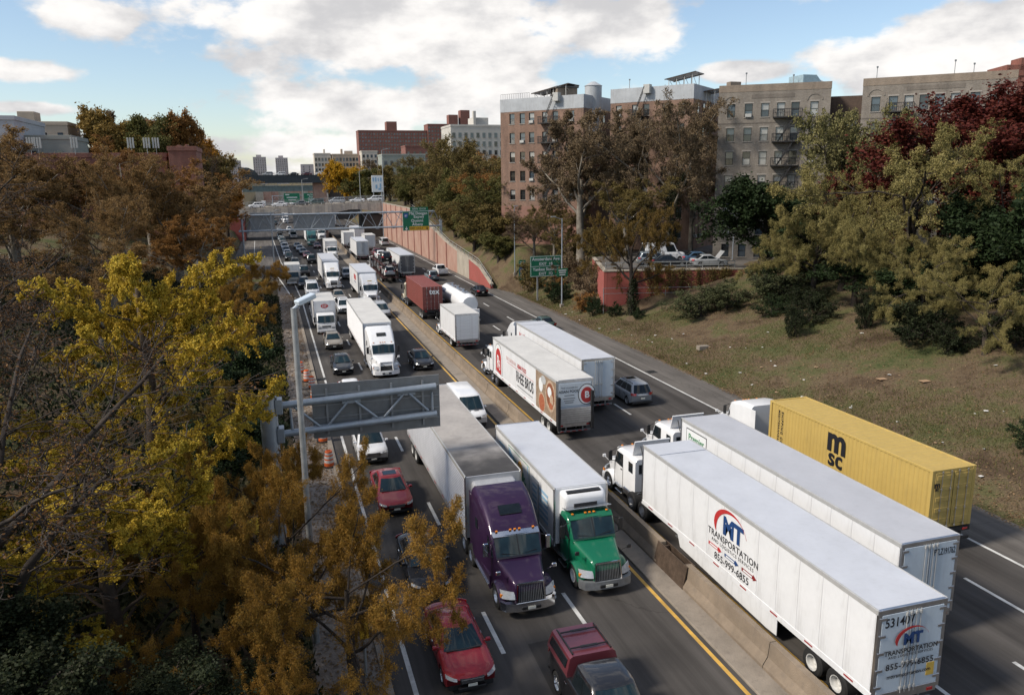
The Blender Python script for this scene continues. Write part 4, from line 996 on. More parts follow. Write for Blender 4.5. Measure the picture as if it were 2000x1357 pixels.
bb = thing('billboard', 'small white billboard with blurred letters behind the arch bridge', 'billboard', (33.0, 270, 9.5))
MB().box(.3, 4.1, 0, .3, 3.2, 8.6, .03).obj('panel', M('billboard_white', (.72, .74, .74), .5, var=.04), bb)
for x in (.8, 3.6): MB().tube((x, .2, -.5), (x, .2, 3.3), .14, n=8).obj('post', GALV, bb)
for (x0, x1, z0, z1) in ((.6, 1.1, 6.7, 7.9), (1.4, 1.9, 6.6, 8.0), (2.3, 2.7, 6.7, 7.8), (3.1, 3.6, 6.6, 7.9), (1.5, 2.1, 4.3, 5.6), (2.4, 3.4, 3.9, 4.5), (2.9, 3.4, 4.6, 6.0)): MB().box(x0, x1, -.02, .0, z0, z1).obj('blurred_mark', BLUEK, bb)

fw = thing('retaining_wall', 'far pink retaining wall where the expressway bends out of sight', 'wall', (0, 640, 0))
for k in range(9): MB().box(-9 + k * 5.6, -9 + k * 5.6 + 5.55, k * 2.0, k * 2.0 + 1, 0, 8.5 + .4 * (k % 3), .03).obj('wall_panel', PINKW if k % 3 else PALEW, fw)
# ------------------------------------------------------------------ signs and gantries
SGREEN = M('highway_sign_green', (.006, .145, .072), .45, var=.06, vscale=1.5); SWHITE = M('sign_white', (.72, .74, .74), .45, var=.03); SYEL = M('sign_yellow', (.68, .40, .03), .45, var=.05)
SBACK = M('sign_back_aluminium', (.30, .31, .32), .5, .5, var=.15, vscale=1.5, dirt=.25); GANT = M('galvanised_gantry_steel', (.34, .38, .42), .45, .45, var=.14, vscale=1.6, dirt=.2)
def truss(t, x0, x1, z0, z1, y, n, r=.13, rd=.06, dz=0., flat_ends=False):
    for z in (z0, z1): MB().tube((x0, y, z), (x1, y, z + dz), r, n=12).obj('chord', GANT, t, True)
    for k in range(n):
        xa = x0 + (x1 - x0) * (k + .08) / n; xb = x0 + (x1 - x0) * (k + .92) / n
        p, q = (z0, z1) if k % 2 == 0 else (z1, z0)
        s = lambda x: dz * (x - x0) / (x1 - x0)
        MB().tube((xa, y, p + s(xa)), (xb, y, q + s(xb)), rd, n=8).obj('brace', GANT, t, True)
        xv = x0 + (x1 - x0) * (k + 1) / n
        if k < n - 1: MB().box(xv - r * 2.2, xv + r * 2.2, y - .02, y + .02, (q if True else 0) - r * 1.7 + s(xv), q + r * 1.7 + s(xv)).obj('gusset', GANT, t)
def sign(name, label, x0, x1, z0, z1, y, lines=(), back=False, cat='road sign', tabs=()):
    t = thing(name, label, cat, ((x0 + x1) / 2, y, z0))
    hw = (x1 - x0) / 2; h = z1 - z0
    MB().box(-hw, hw, -.03, .03, 0, h, .01).obj('panel', SBACK if back else SGREEN, t)
    if not back:
        b = MB()
        for (a, c, d, e) in ((-hw + .06, hw - .06, .05, .10), (-hw + .06, hw - .06, h - .10, h - .05), (-hw + .05, -hw + .10, .1, h - .1), (hw - .10, hw - .05, .1, h - .1)): b.box(a, c, -.038, -.028, d, e)
        b.obj('border', SWHITE, t)
        for (s, x, z, size) in lines: letters(s, size, SWHITE, t, (x, -.036, z), bold=.012)
    return t
# far overhead gantry
fg = thing('overhead_gantry', 'wide grey truss gantry spanning both carriageways before the arch bridge', 'gantry', (0, 162, 0))
truss(fg, -5.9, 34.0, 7.45, 10.45, 0, 24, .15, .06)
truss(fg, -5.9, 34.0, 7.45, 10.45, 1.3, 12, .13, .045)
for x in (-5.2, 33.9):
    for y in (0, 1.3): MB().tube((x, y, 0 if x < 0 else 4), (x, y, 10.6), .17, n=10).obj('post', GANT, fg, True)
gs = sign('overhead_sign', 'green Maj Deegan Expwy Queens Albany sign with yellow exit strip', 25.8, 31.3, 6.65, 10.6, 161.7, (('Maj Deegan', .48, 3.45, .80), ('Expwy', .62, 2.78, .80), ('Queens', .25, 2.0, .80), ('Albany', .3, 1.25, .80)))
MB().box(-1.35, 2.68, -.045, -.03, .07, .84, .005).obj('exit_strip', SYEL, gs); letters('EXIT ONLY', .54, INK, gs, (.1, -.05, .46), bold=.012)
def arrow(parent, x, z, s, mat): MB().prism([(x - .07 * s, z + .5 * s), (x + .07 * s, z + .5 * s), (x + .07 * s, z), (x + .32 * s, z + .2 * s), (x + .32 * s, z), (x, z - .32 * s), (x - .32 * s, z), (x - .32 * s, z + .2 * s), (x - .07 * s, z)], 1, -.052, -.04).obj('arrow', mat, parent)
arrow(gs, -2.0, .42, .85, SWHITE); arrow(gs, 2.25, .42, .75, INK)
MB().prism([(-2.42, 3.55), (-1.62, 3.55), (-1.54, 3.25), (-1.66, 2.75), (-2.02, 2.5), (-2.38, 2.75), (-2.5, 3.25)], 1, -.05, -.03).obj('route_shield', M('shield_blue', (.03, .10, .30), .5, var=.05), gs); letters('87', .52, SWHITE, gs, (-2.02, -.056, 3.0), bold=.01)
MB().box(-1.15, 2.6, -.03, .03, 3.98, 4.72, .01).obj('exit_tab', SGREEN, gs); letters('EXITS  1D-C-B', .44, SWHITE, gs, (.72, -.036, 4.35), bold=.01)
for (x0, x1, lab) in ((-3.7, .85, 'grey back of the leftmost overhead sign panel on the far gantry'), (4.4, 12.5, 'grey back of wide overhead sign panel over the left lanes')): sign('overhead_sign', lab, x0, x1, 7.5, 10.9 if x0 < 0 else 10.4, 163.5, back=True)
for (x0, x1, z0, z1, lab, ls) in ((7.6, 15.6, 5.6, 10.3, 'far green overhead sign left of the other far one', ()), (17.4, 24.6, 4.6, 10.2, 'far green overhead sign with yellow strip', (('Maj Deegan', .4, 4.7, .95), ('Expwy', .4, 3.8, .95), ('Queens', .1, 2.9, .95), ('Albany', .1, 2.0, .95)))):
    s_ = sign('overhead_sign', lab, x0, x1, z0, z1, 425, ls)
    if x0 < 17:
        for (w0, w1, z) in ((-3.2, -1.2, 3.9), (-2.6, 2.6, 2.5), (-1.8, 1.8, 1.3)): MB().box(w0, w1, -.05, -.03, z - .22, z + .22).obj('text_line', SWHITE, s_)
    if x0 > 17: MB().box(-1.8, 3.4, -.05, -.03, .1, 1.2).obj('exit_strip', SYEL, s_)
fg2 = thing('overhead_gantry', 'distant thin gantry frame holding the two far green signs', 'gantry', (0, 425.6, 0)); truss(fg2, 2, 33, 6.5, 9.0, 0, 16, .14, .06)
for x in (2, 33): MB().tube((x, 0, 0), (x, 0, 9.2), .18, n=8).obj('post', GANT, fg2)
# near cantilever gantry, seen from behind
ng = thing('cantilever_gantry', 'near grey cantilever sign gantry with thick round post, seen from behind', 'gantry', (-.68, 36, 0))
MB().lathe([(-.5, .39), (7.72, .385), (7.74, .36), (7.74, .001)], False, 24).obj('post', GANT, ng, True)
for z in (7.18, 5.83):
    MB().box(.30, .62, -.30, .30, z - .34, z + .34, .02).obj('flange_plate', GANT, ng)
    MB().tube((.5, 0, z), (7.70, 0, z + .28), .165, n=18).obj('chord', GANT, ng, True)
for (xa, za, xb, zb_) in ((.95, 7.0, .98, 6.0), (1.15, 7.05, 2.2, 6.05), (2.6, 6.05, 3.55, 7.1), (3.85, 7.1, 4.85, 6.2), (5.2, 6.2, 6.15, 7.22), (6.4, 7.22, 7.3, 6.3), (7.5, 7.2, 7.5, 6.3)): MB().tube((xa, -.02, za), (xb, -.02, zb_), .062, n=10).obj('brace', GANT, ng, True)
for (x, z) in ((2.4, 5.98), (3.7, 7.12), (5.02, 6.1), (6.28, 7.26)): MB().box(x - .42, x + .42, -.025, .025, z - .12, z + .12, .005).obj('gusset', GANT, ng)
for x in (2.6, 4.1, 5.6, 7.1): MB().box(x - .05, x + .05, .16, .24, 5.55, 7.75, .005).obj('sign_bracket', SBACK, ng)
for z in (7.18, 5.83):
    for s in (-1, 1): MB().tube((.36, s * .22, z - .42), (.36, s * .22, z + .45), .035, n=8).obj('bolt', STEELG, ng)
ns = sign('overhead_sign', 'grey ribbed back of the large sign on the near cantilever arm', 1.25, 7.25, 5.35, 7.95, 36.32, back=True)
NSB = M('weathered_sign_back', (.205, .21, .212), .55, .3, var=.15, vscale=1.5, dirt=.4)
for o in ns.children: o.data.materials[0] = NSB
for z in (.5, 1.0, 1.6, 2.1): MB().box(-2.95, 2.95, -.09, -.03, z - .025, z + .025).obj('stiffening_rib', SBACK, ns)
# near street lamp
nl = thing('street_lamp', 'tall grey street lamp with flat boxy head rising before the cantilever gantry', 'street lamp', (.56, 28, 0))
MB().tube((0, 0, 0), (0, 0, 12.85), .12, .10, 14).obj('pole', GALV, nl, True)
b = MB(); b.box(-.36, .36, -.17, .17, -.09, .09, .03); o = b.obj('lamp_head', M('pale_lamp_housing', (.55, .62, .68), .4, .2, var=.06), nl); o.location = (.42, .1, 13.12); o.rotation_euler = (0, -.30, .5)
b = MB(); b.tube((0, 0, 12.8), (.25, .05, 13.0), .07, n=8); b.obj('lamp_arm', GANT, nl)
def street_lamp(x, y, h, label, arm=(1.5, 0), r=.11):
    z = float(ground(x, y)); t = thing('street_lamp', label, 'street lamp', (x, y, max(0, z)))
    MB().tube((0, 0, -.3), (0, 0, h), r, r * .6, 8).obj('pole', GANT, t, True)
    MB().box(-r * 2.3, r * 2.3, -r * 2.3, r * 2.3, -.3, .35, .03).obj('base', CONC, t)
    b = MB(); b.tube((0, 0, h - .1), (arm[0], arm[1], h + .25), .045, n=6); b.box(arm[0] - .35, arm[0] + .35, arm[1] - .14, arm[1] + .14, h + .18, h + .32, .03); b.obj('lamp_head', SBACK, t)
street_lamp(.2, 150, 11.5, 'grey street lamp with drooping head before the left end of the far gantry', (1.2, -.5), .15)
street_lamp(36.4, 97.5, 11.6, 'pale street lamp beside the Amsterdam Ave sign', (-1.2, 0))
street_lamp(36.2, 118, 10.3, 'slim pole at the foot of the brick building left of the blue sign', (.25, 0), .09)
street_lamp(-8.2, 150, 9.0, 'street lamp on the left bank above the ramp', (-1.8, -.4), .09)
street_lamp(-9.4, 110, 9.0, 'street lamp half hidden among bare trees on the left bank', (1.8, 0), .09)
street_lamp(31.9, 236, 14.5, 'white lamp pole standing against the right end of the arch bridge', (.9, 0), .16)
street_lamp(58.5, 92, 6.5, 'lamp pole in the car park beside the tan building', (-.5, 0), .08)
# roadside signs
am = thing('road_sign', 'large green Amsterdam Ave and Yankee Stadium exit sign on two posts', 'road sign', (36.6, 104.5, 0))
MB().box(-2.3, 2.35, -.04, .04, 3.45, 6.35, .01).obj('panel', SGREEN, am)
b = MB()
for (x0, x1, z0, z1) in ((-2.24, 2.29, 3.5, 3.55), (-2.24, 2.29, 6.25, 6.3), (-2.24, 2.29, 4.87, 4.92), (-2.25, -2.2, 3.55, 6.25), (2.25, 2.3, 3.55, 6.25)): b.box(x0, x1, -.05, -.04, z0, z1)
b.obj('border', SWHITE, am)
for (s, z, sz) in (('Amsterdam Ave', 5.90, .62), ('EXIT  1B', 5.22, .54), ('Yankee Stadium', 4.47, .60), ('EXIT  1D', 3.85, .54)): letters(s, sz, SWHITE, am, (0, -.052, z), bold=.012)
for x in (-1.2, 1.2): MB().box(x - .09, x + .09, .05, .25, -.2, 6.2).obj('post', GALV, am)
bs_ = thing('road_sign', 'narrow green and blue service sign beside the slim pole', 'road sign', (36.6, 115.5, .3))
MB().box(-.55, .55, -.03, .03, 1.3, 4.4, .01).obj('panel', SGREEN, bs_); MB().box(-.48, .48, -.04, -.03, 2.4, 3.4).obj('blue_field', M('sign_blue', (.03, .10, .30), .5, var=.05), bs_)
for (w, z) in ((.36, 4.1), (.42, 3.85), (.30, 2.95), (.38, 2.2), (.38, 1.95), (.30, 1.6)): MB().box(-w, w, -.045, -.03, z - .05, z + .05).obj('text_line', SWHITE, bs_)
MB().box(-.05, .05, .03, .12, -.4, 1.6).obj('post', GALV, bs_)
ls_ = thing('road_sign', 'small green destination sign on the street lamp pole near the grass', 'road sign', (36.35, 97.2, 0))
MB().box(-.75, .75, -.03, .03, 4.3, 5.35, .008).obj('panel', SGREEN, ls_)
for (w, z) in ((.55, 5.1), (.45, 4.82), (.4, 4.52)): MB().box(-w, w, -.045, -.03, z - .06, z + .06).obj('text_line', SWHITE, ls_)
ys_ = thing('call_box', 'yellow call box on a post under the orange branches', 'call box', (2.1, 25.2, 0))
MB().box(-.16, .16, -.14, .14, 1.6, 2.25, .02).obj('box', SYEL, ys_); MB().tube((0, 0, 0), (0, 0, 1.6), .05, n=8).obj('post', GALV, ys_)
# orange drums
ORG = M('orange_plastic', (.62, .11, .02), .5, var=.1, vscale=5, dirt=.25); DW = M('reflective_white_band', (.62, .60, .57), .5, var=.1, dirt=.3)
dl = ['farthest of the orange and white drums, partly behind the lamp pole', 'second farthest orange and white drum, by the kerb', 'third orange and white drum from the far end of the row', 'orange and white drum just above the near cantilever sign', 'orange and white drum just below the near cantilever sign', 'nearest orange and white drum, beside the white car']
def drum(x, y, lab, tilt):
    t = thing('traffic_drum', lab, 'traffic drum', (x, y, .02), 0, 'orange traffic drums on the left verge'); t.rotation_euler = (tilt, tilt * .6, 0)
    pr = [(0, .30), (.24, .29), (.25, .275), (.48, .27), (.49, .255), (.72, .25), (.73, .235), (.95, .225), (1.0, .20), (1.0, .001)]
    MB().lathe(pr, False, 18).obj('barrel', ORG, t, True)
    for z0, z1, r in ((.27, .44, .276), (.53, .69, .257), (.78, .90, .236)): MB().lathe([(z0, r), (z0 + .005, r + .004), (z1, r - .002), (z1, r - .006)], False, 18).obj('white_band', DW, t, True)
    MB().lathe([(0, .42), (.06, .42), (.07, .3)], False, 18).obj('rubber_base', RUBBER, t)
    MB().box(-.12, .12, -.03, .03, 1.0, 1.06, .01).obj('handle', ORG, t)
for (x, y), lab in zip(((1.72, 72.2), (2.1, 68.8), (2.4, 66.4), (2.4, 63.0), (2.35, 51.9), (2.4, 47.0)), dl): drum(x, y, lab, rnd.uniform(-.03, .03))
# ------------------------------------------------------------------ buildings
BRK1 = brick_mat('brown_brick', (.25, .145, .10), (.165, .098, .07), (.17, .13, .105), .35)
BRK2 = brick_mat('tan_brick', (.25, .222, .19), (.19, .165, .14), (.17, .15, .125), .28)
BRK2T = brick_mat('orange_tan_brick', (.27, .215, .165), (.22, .175, .135), (.19, .16, .13), .25)
BRK2D = brick_mat('darker_tan_brick', (.19, .165, .14), (.15, .13, .11), (.14, .12, .10), .25)
BRK3 = brick_mat('red_brick', (.27, .09, .06), (.21, .07, .05), (.16, .11, .09), .3)
BRK4 = brick_mat('dark_brown_brick', (.11, .072, .052), (.085, .055, .042), (.08, .065, .055), .3)
PARAP = M('grey_stucco_parapet', (.36, .38, .40), .8, var=.14, vscale=.6, dirt=.55)
WFRAME = M('dark_window_frame', (.025, .024, .022), .5, var=.2, vscale=8); SILL = M('stone_sill', (.30, .275, .245), .8, var=.1, vscale=4, dirt=.3)
PANES = [M('window_pane_sky', (.05, .07, .09), .05, var=.4, vscale=.7, spec=1.), M('window_pane_dark', (.02, .022, .024), .06, var=.4, vscale=.9, spec=.9), M('window_pane_blind', (.30, .30, .29), .15, var=.25, vscale=1.2, coat=1.)]
ROOFM = M('tar_roof', (.12, .12, .12), .9, var=.2, vscale=.5); IRON = M('black_iron', (.013, .012, .012), .55, var=.2, vscale=5)
ACM = M('air_conditioner_white', (.40, .40, .38), .5, var=.1, vscale=6)
def facade(b, x0, x1, z0, z1, ops, dep, y=0.):
    xs = sorted({x0, x1} | {o[0] for o in ops} | {o[1] for o in ops}); zs = sorted({z0, z1} | {o[2] for o in ops} | {o[3] for o in ops})
    for xa, xb in zip(xs[:-1], xs[1:]):
        for za, zb in zip(zs[:-1], zs[1:]):
            cx, cz = (xa + xb) / 2, (za + zb) / 2
            if any(o[0] < cx < o[1] and o[2] < cz < o[3] for o in ops): continue
            b.add([(xa, y, za), (xb, y, za), (xb, y, zb), (xa, y, zb)], [(0, 1, 2, 3)])
    for (a, c, d, e) in ops: b.add([(a, y, d), (c, y, d), (c, y, e), (a, y, e), (a, y + dep, d), (c, y + dep, d), (c, y + dep, e), (a, y + dep, e)], [(0, 4, 5, 1), (1, 5, 6, 2), (2, 6, 7, 3), (3, 7, 4, 0), (4, 7, 6, 5)])
_win = {}
def window(parent, cx, z0, w, h, dep, rng, lintel=False, side=None, ac=None):
    k = (round(w, 2), round(h, 2))
    if k not in _win:
        f = MB(); t = .06; hw = w / 2
        for (x0, x1, a, c) in ((-hw, -hw + t, 0, h), (hw - t, hw, 0, h), (-hw + t, hw - t, 0, t), (-hw + t, hw - t, h - t, h), (-hw + t, hw - t, h / 2 - .03, h / 2 + .03)): f.box(x0, x1, -.06, .0, a, c)
        p = MB().add([(-hw + t, -.02, h / 2), (hw - t, -.02, h / 2), (hw - t, -.02, h - t), (-hw + t, -.02, h - t)], [(0, 1, 2, 3)])
        p2 = MB().add([(-hw + t, -.015, t), (hw - t, -.015, t), (hw - t, -.015, h / 2), (-hw + t, -.015, h / 2)], [(0, 1, 2, 3)])
        g = MB()
        for i in range(6): x = -hw + .1 + (w - .2) * i / 5; g.box(x - .012, x + .012, -.12, -.09, .08, h * .42)
        g.box(-hw + .05, hw - .05, -.12, -.09, h * .42, h * .42 + .03)
        _win[k] = (f.mesh('window', WFRAME), [solid(MB().add(p.v, p.f), (0, .01, 0)).mesh('pane', m) for m in PANES], [solid(MB().add(p2.v, p2.f), (0, .01, 0)).mesh('pane', m) for m in PANES],
                   MB().box(-hw - .1, hw + .1, -dep - .08, -.06, -.1, 0.0, .01).mesh('sill', SILL), g.mesh('window_guard', IRON), MB().box(-hw + .1, hw - .1, -dep - .25, -.05, .03, .45, .02).mesh('air_conditioner', ACM), MB().box(-hw - .12, hw + .12, -dep - .015, -dep + .05, h, h + .16, .005).mesh('lintel', SILL))
    m = _win[k]
    o = link('window', m[0], parent, (cx, dep, z0))
    r = rng.random(); i = 0 if r < .5 else 1 if r < .75 else 2; j = 0 if rng.random() < .45 else 1 if rng.random() < .7 else 2
    link('pane', m[1][i], o); link('pane', m[2][j], o); link('sill', m[3], o)
    if lintel: link('lintel', m[6], o)
    q = rng.random() if ac is None else (0. if ac else 1.)
    if q < .10: link('air_conditioner', m[5], o)
    elif q < .55: link('window_guard', m[4], o)
    return o
def apartment(name, label, P, Q, zb, zt, depth, brick, cols, rows, fl, ztop_row, wh, ww, seed, band=None, sidewin=True, top=None, lintel=False):
    """block whose street front runs from P to Q; local x along the front, y into the building"""
    d = Vector((Q[0] - P[0], Q[1] - P[1])); Lg = d.length; ang = math.atan2(d.y, d.x)
    t = thing(name, label, 'apartment building', (P[0], P[1], zb), ang); rng = random.Random(seed)
    H = zt - zb; ops = []
    for r in range(rows):
        zc = ztop_row - zb - r * fl
        for c in cols: ops.append((c * Lg - ww / 2, c * Lg + ww / 2, zc - wh / 2, zc + wh / 2))
    wt_ = H - (band or 0)
    b = MB(); facade(b, 0, Lg, -1, wt_, ops, .22)
    b.add([(0, 0, -1), (0, 0, wt_), (0, depth, wt_), (0, depth, -1)], [(0, 1, 2, 3)]); b.add([(Lg, 0, -1), (Lg, depth, -1), (Lg, depth, wt_), (Lg, 0, wt_)], [(0, 1, 2, 3)]); b.add([(0, depth, -1), (0, depth, wt_), (Lg, depth, wt_), (Lg, depth, -1)], [(0, 1, 2, 3)])
    b.obj('wall', brick, t)
    if band: 
        for (x0, x1, y0, y1) in ((-.03, Lg + .03, -.03, .3), (-.03, .27, .3, depth - .3), (Lg - .27, Lg + .03, .3, depth - .3), (-.03, Lg + .03, depth - .3, depth + .03)): MB().box(x0, x1, y0, y1, wt_, H, .01).obj('parapet', top or PARAP, t)
    MB().box(.28, Lg - .28, .31, depth - .31, H - .9, H - .7).obj('roof', ROOFM, t)
    for (a, c, z0, z1) in ops: window(t, (a + c) / 2, z0, ww, wh, .22, rng, lintel)
    if sidewin:
        for r in range(rows):
            for k in range(3):
                o = window(t, 0, 0, .9, wh, .22, rng); o.location = (Lg + .05, 2 + k * 2.6, ztop_row - zb - r * fl - wh / 2); o.rotation_euler = (0, 0, PI / 2)
    return t, Lg, ang
def fire_escape(t, x0, x1, zlist, drop=True):
    b = MB()
    for i, z in enumerate(zlist):
        b.box(x0, x1, -1.1, -.02, z - .14, z)
        n = int((x1 - x0) / .22)
        for k in range(n + 1): x = x0 + (x1 - x0) * k / n; b.bar((x, -1.08, z), (x, -1.08, z + .95), .045, .045)
        for x in (x0, x1):
            for k in range(5): b.bar((x, -1.08 + k * .26, z), (x, -1.08 + k * .26, z + .95), .025, .025)
            b.bar((x, -1.08, z + .95), (x, -.05, z + .95), .04, .04)
        b.bar((x0, -1.08, z + .95), (x1, -1.08, z + .95), .08, .08); b.bar((x0, -1.08, z + .5), (x1, -1.08, z + .5), .05, .05)
        if i < len(zlist) - 1:
            z2 = zlist[i + 1]; xa, xb = x0 + .75 * (x1 - x0), x0 + .22 * (x1 - x0)
            for yy in (-.95, -.45): b.bar((xa, yy, z), (xb, yy, z2), .06, .2)
            for k in range(9): u = (k + .5) / 9; b.box(xa + (xb - xa) * u - .1, xa + (xb - xa) * u + .1, -.95, -.45, z + (z2 - z) * u - .015, z + (z2 - z) * u + .015)
            b.bar((xa, -.98, z + .9), (xb, -.98, z2 + .9), .035, .035)
    return b.obj('fire_escape', IRON, t)
FL = 3.05
C1 = [.146, .274, .389, .549, .674, .862]
t1, L1, a1 = apartment('apartment_building', 'brown brick apartment block with grey parapet, nearest the expressway', (37.75, 130.35), (47.87, 118.8), 5.8, 29.6, 16, BRK1, C1, 5, FL, 26.45, 1.65, .98, 1, 2.05)
C1b = [.105, .307, .445, .674, .868]
t2, L2, a2 = apartment('apartment_building', 'brown brick apartment block with grey parapet and large solar rack, behind ivy tree', (51.9, 117.6), (60.66, 107.6), 5.8, 30.2, 12, BRK1, C1b, 7, FL, 26.9, 1.65, .98, 2, 2.1)
C2 = [.118, .277, .426, .568, .696, .861]
t3, L3, a3 = apartment('apartment_building', 'tan brick apartment block with black zigzag fire escape', (58.0, 96.2), (69.5, 88.5), 5.8, 28.6, 13, BRK2, C2, 7, FL, 25.35, 1.75, 1.0, 3, .9, top=BRK2T, lintel=True, sidewin=False)
C3 = [.096, .216, .322, .423, .525, .626, .751, .878]
t4, L4, a4 = apartment('apartment_building', 'tan brick apartment block rising behind the red and green trees', (71.1, 84.7), (82.9, 73.6), 5.8, 28.5, 14, BRK2, C3, 7, FL, 25.4, 1.75, 1.0, 4, .9, top=BRK2T, lintel=True)
t5, L5, a5 = apartment('apartment_building', 'dark recessed brick link between the two tan blocks', (70.9, 91.5), (75.5, 88.2), 5.8, 27.0, 6, BRK4, [.62], 6, FL, 24.0, 1.75, 1.3, 5, None, sidewin=False)
fire_escape(t3, L3 * .50, L3 * .755, [19.55 - .95 - k * FL for k in range(6)])
fire_escape(t4, L4 * .17, L4 * .36, [19.6 - .95 - k * FL for k in range(3)])
for t, Lg, x0, z0 in ((t1, L1, .50, 20.65 - .9), (t2, L2, .26, 21.1 - .9)):
    fire_escape(t, Lg * x0, Lg * (x0 + .22), [z0 - k * FL for k in range(5)])
    b = MB()
    for yy in (-.9, -.5): b.bar((Lg * (x0 + .05), yy, z0), (Lg * (x0 + .18), yy, z0 + 4.2), .05, .10)
    for k in range(12): u = k / 11; b.box(Lg * (x0 + .05 + .13 * u) - .08, Lg * (x0 + .05 + .13 * u) + .08, -.9, -.5, z0 + 4.2 * u - .02, z0 + 4.2 * u + .02)
    b.obj('roof_ladder', IRON, t)
    MB().box(Lg * (x0 + .17), Lg * (x0 + .17) + 1.0, -.9, .1, z0 + 3.2, z0 + 4.5, .02).obj('roof_box', ACM, t)
MB().box(-.03, L1 + .03, -.04, .0, -1, 6.6, .005).obj('painted_base', M('faded_red_base_paint', (.215, .112, .085), .85, var=.15, vscale=.6, dirt=.4), t1)
# decorative brick panels on the tan fronts
for t, Lg, cols in ((t3, L3, C2), (t4, L4, C3)):
    MB().box(Lg * .3, Lg * .68, -.03, .0, 21.05, 21.55, .005).obj('brick_panel', BRK2D, t)
    for c in (cols[0], cols[-1]):
        b = MB(); p = [(c * Lg + 1.0 * math.cos(PI * i / 10), 20.6 + .9 * math.sin(PI * i / 10)) for i in range(11)] + [(c * Lg + .82 * math.cos(PI * i / 10), 20.6 + .72 * math.sin(PI * i / 10)) for i in range(10, -1, -1)]
        for i in range(10): b.prism([p[i], p[i + 1], p[20 - i], p[21 - i]], 1, -.06, -.002)
        b.obj('blind_arch', BRK2, t)
    MB().box(0, Lg, -.04, -.002, 17.9, 18.05, .005).obj('string_course', BRK2D, t)
# rooftop things
SOLAR = M('solar_panel', (.03, .028, .03), .2, .2, var=.2, vscale=2, spec=.8); RUSTS = M('brown_steel_rack', (.16, .115, .085), .7, .3, var=.2)
def solar_rack(parent, x, y, z, w, n, tilt, label):
    t = thing('solar_array', label, 'solar panels', (0, 0, 0)); t.location = parent.matrix_world @ Vector((x, y, z)) if False else parent.location + Matrix.Rotation(parent.rotation_euler.z, 3, 'Z') @ Vector((x, y, z)); t.rotation_euler = (0, 0, parent.rotation_euler.z)
    for k in range(n):
        xk = w * k / n; zz = math.tan(tilt) * xk
        for j in range(2):
            o = MB().box(.02, w / n - .02, 0, 1.9, -.03, .03, .005).obj('panel', SOLAR, t, loc=(xk, j * 1.95, 1.0 + zz)); o.rotation_euler = (0, -tilt, 0)
        b = MB(); b.bar((xk + w / n * .5, .3, -1.4), (xk + w / n * .5, .3, 1.0 + zz), .08, .08); b.bar((xk + w / n * .5, 3.4, -1.4), (xk + w / n * .5, 3.4, 1.0 + zz), .08, .08); b.bar((xk + w / n * .5, .3, 1.0 + zz), (xk + w / n * .5, 3.4, -.6), .05, .05)
        b.obj('rack_leg', ACM, t)
    b = MB(); b.bar((0, .1, .95), (w, .1, .95 + math.tan(tilt) * w), .1, .12); b.bar((0, 3.8, .95), (w, 3.8, .95 + math.tan(tilt) * w), .1, .12); b.obj('rack_rail', RUSTS, t)
solar_rack(t1, L1 * .36, .6, 23.5, 6.8, 6, .17, 'sloping brown solar rack on the roof of the brown block nearest the expressway')
solar_rack(t2, L2 * .63, .8, 24.4, 4.8, 4, .17, 'high dark solar rack on white posts at right end of brown block')
solar_rack(t2, L2 * .98, 4.2, 22.6, 2.6, 2, .12, 'small solar rack at the rear right corner of brown block roof')
wtk = thing('water_tank', 'grey cylindrical water tank with conical lid between the brown blocks', 'water tank', (50.8, 122.0, 27.5))
MB().lathe([(-8, 1.35), (3.6, 1.35), (3.65, 1.45), (4.3, .35), (4.35, .001)], False, 20).obj('tank', PARAP, wtk, True)
tb = thing('roof_bulkhead', 'tan stair bulkhead on the roof right of the sloping solar rack', 'bulkhead', (46.6, 124.0, 28)); MB().box(-1.6, 1.8, -1.2, 1.8, 0, 2.9, .03).obj('wall', BRK2T, tb); MB().box(-1.8, 2.0, -1.4, 2.0, 2.9, 3.15, .02).obj('roof', ROOFM, tb)
tb = thing('roof_bulkhead', 'glazed bulkhead on the roof at the right end of the zigzag fire escape block', 'bulkhead', (68.2, 92.2, 27.6)); MB().prism([(-1.4, 0), (1.4, 0), (1.4, 1.2), (.6, 2.0), (-1.4, 2.0)], 1, -1.5, 1.5).obj('glazed_hood', M('skylight_glass', (.25, .35, .40), .1, var=.2, spec=1.), tb)
tb = thing('roof_bulkhead', 'grey hipped bulkhead behind the glazed one', 'bulkhead', (71.2, 94.2, 26.9)); MB().loft([[(-1.6, -1.5, 0), (1.6, -1.5, 0), (1.6, 1.5, 0), (-1.6, 1.5, 0)], [(-1.6, -1.5, 1.7), (1.6, -1.5, 1.7), (1.6, 1.5, 1.7), (-1.6, 1.5, 1.7)], [(-.5, -.5, 2.5), (.5, -.5, 2.5), (.5, .5, 2.5), (-.5, .5, 2.5)]]).obj('hood', PARAP, tb)
ch = thing('chimney', 'squat brick chimney on the left roof corner of the zigzag fire escape block', 'chimney', (60.0, 96.0, 28.3)); MB().box(-.8, .8, -.5, .5, 0, .8, .02).obj('stack', BRK2T, ch)
for (x, y, z, h, lab) in ((61.2, 95.0, 28.5, 1.7, 'thin antenna beside the squat chimney'), (66, 91.6, 28.5, 1.2, 'short antenna mid roof of the zigzag block'), (72.4, 84, 28.4, 1.5, 'antenna at left end of rightmost tan roof'), (78.6, 78.4, 28.4, 1.7, 'antenna mid roof of rightmost tan block'), (80, 77, 28.4, 1.2, 'right hand antenna on rightmost tan roof'), (54.2, 115.8, 30, 1.6, 'vent pipe on the roof with high solar rack')):
    t = thing('antenna', lab, 'antenna', (x, y, z)); MB().tube((0, 0, 0), (0, 0, h), .05, n=6).obj('mast', GALV, t); MB().box(-.12, .12, -.05, .05, h - .2, h, .01).obj('tip', GALV, t)
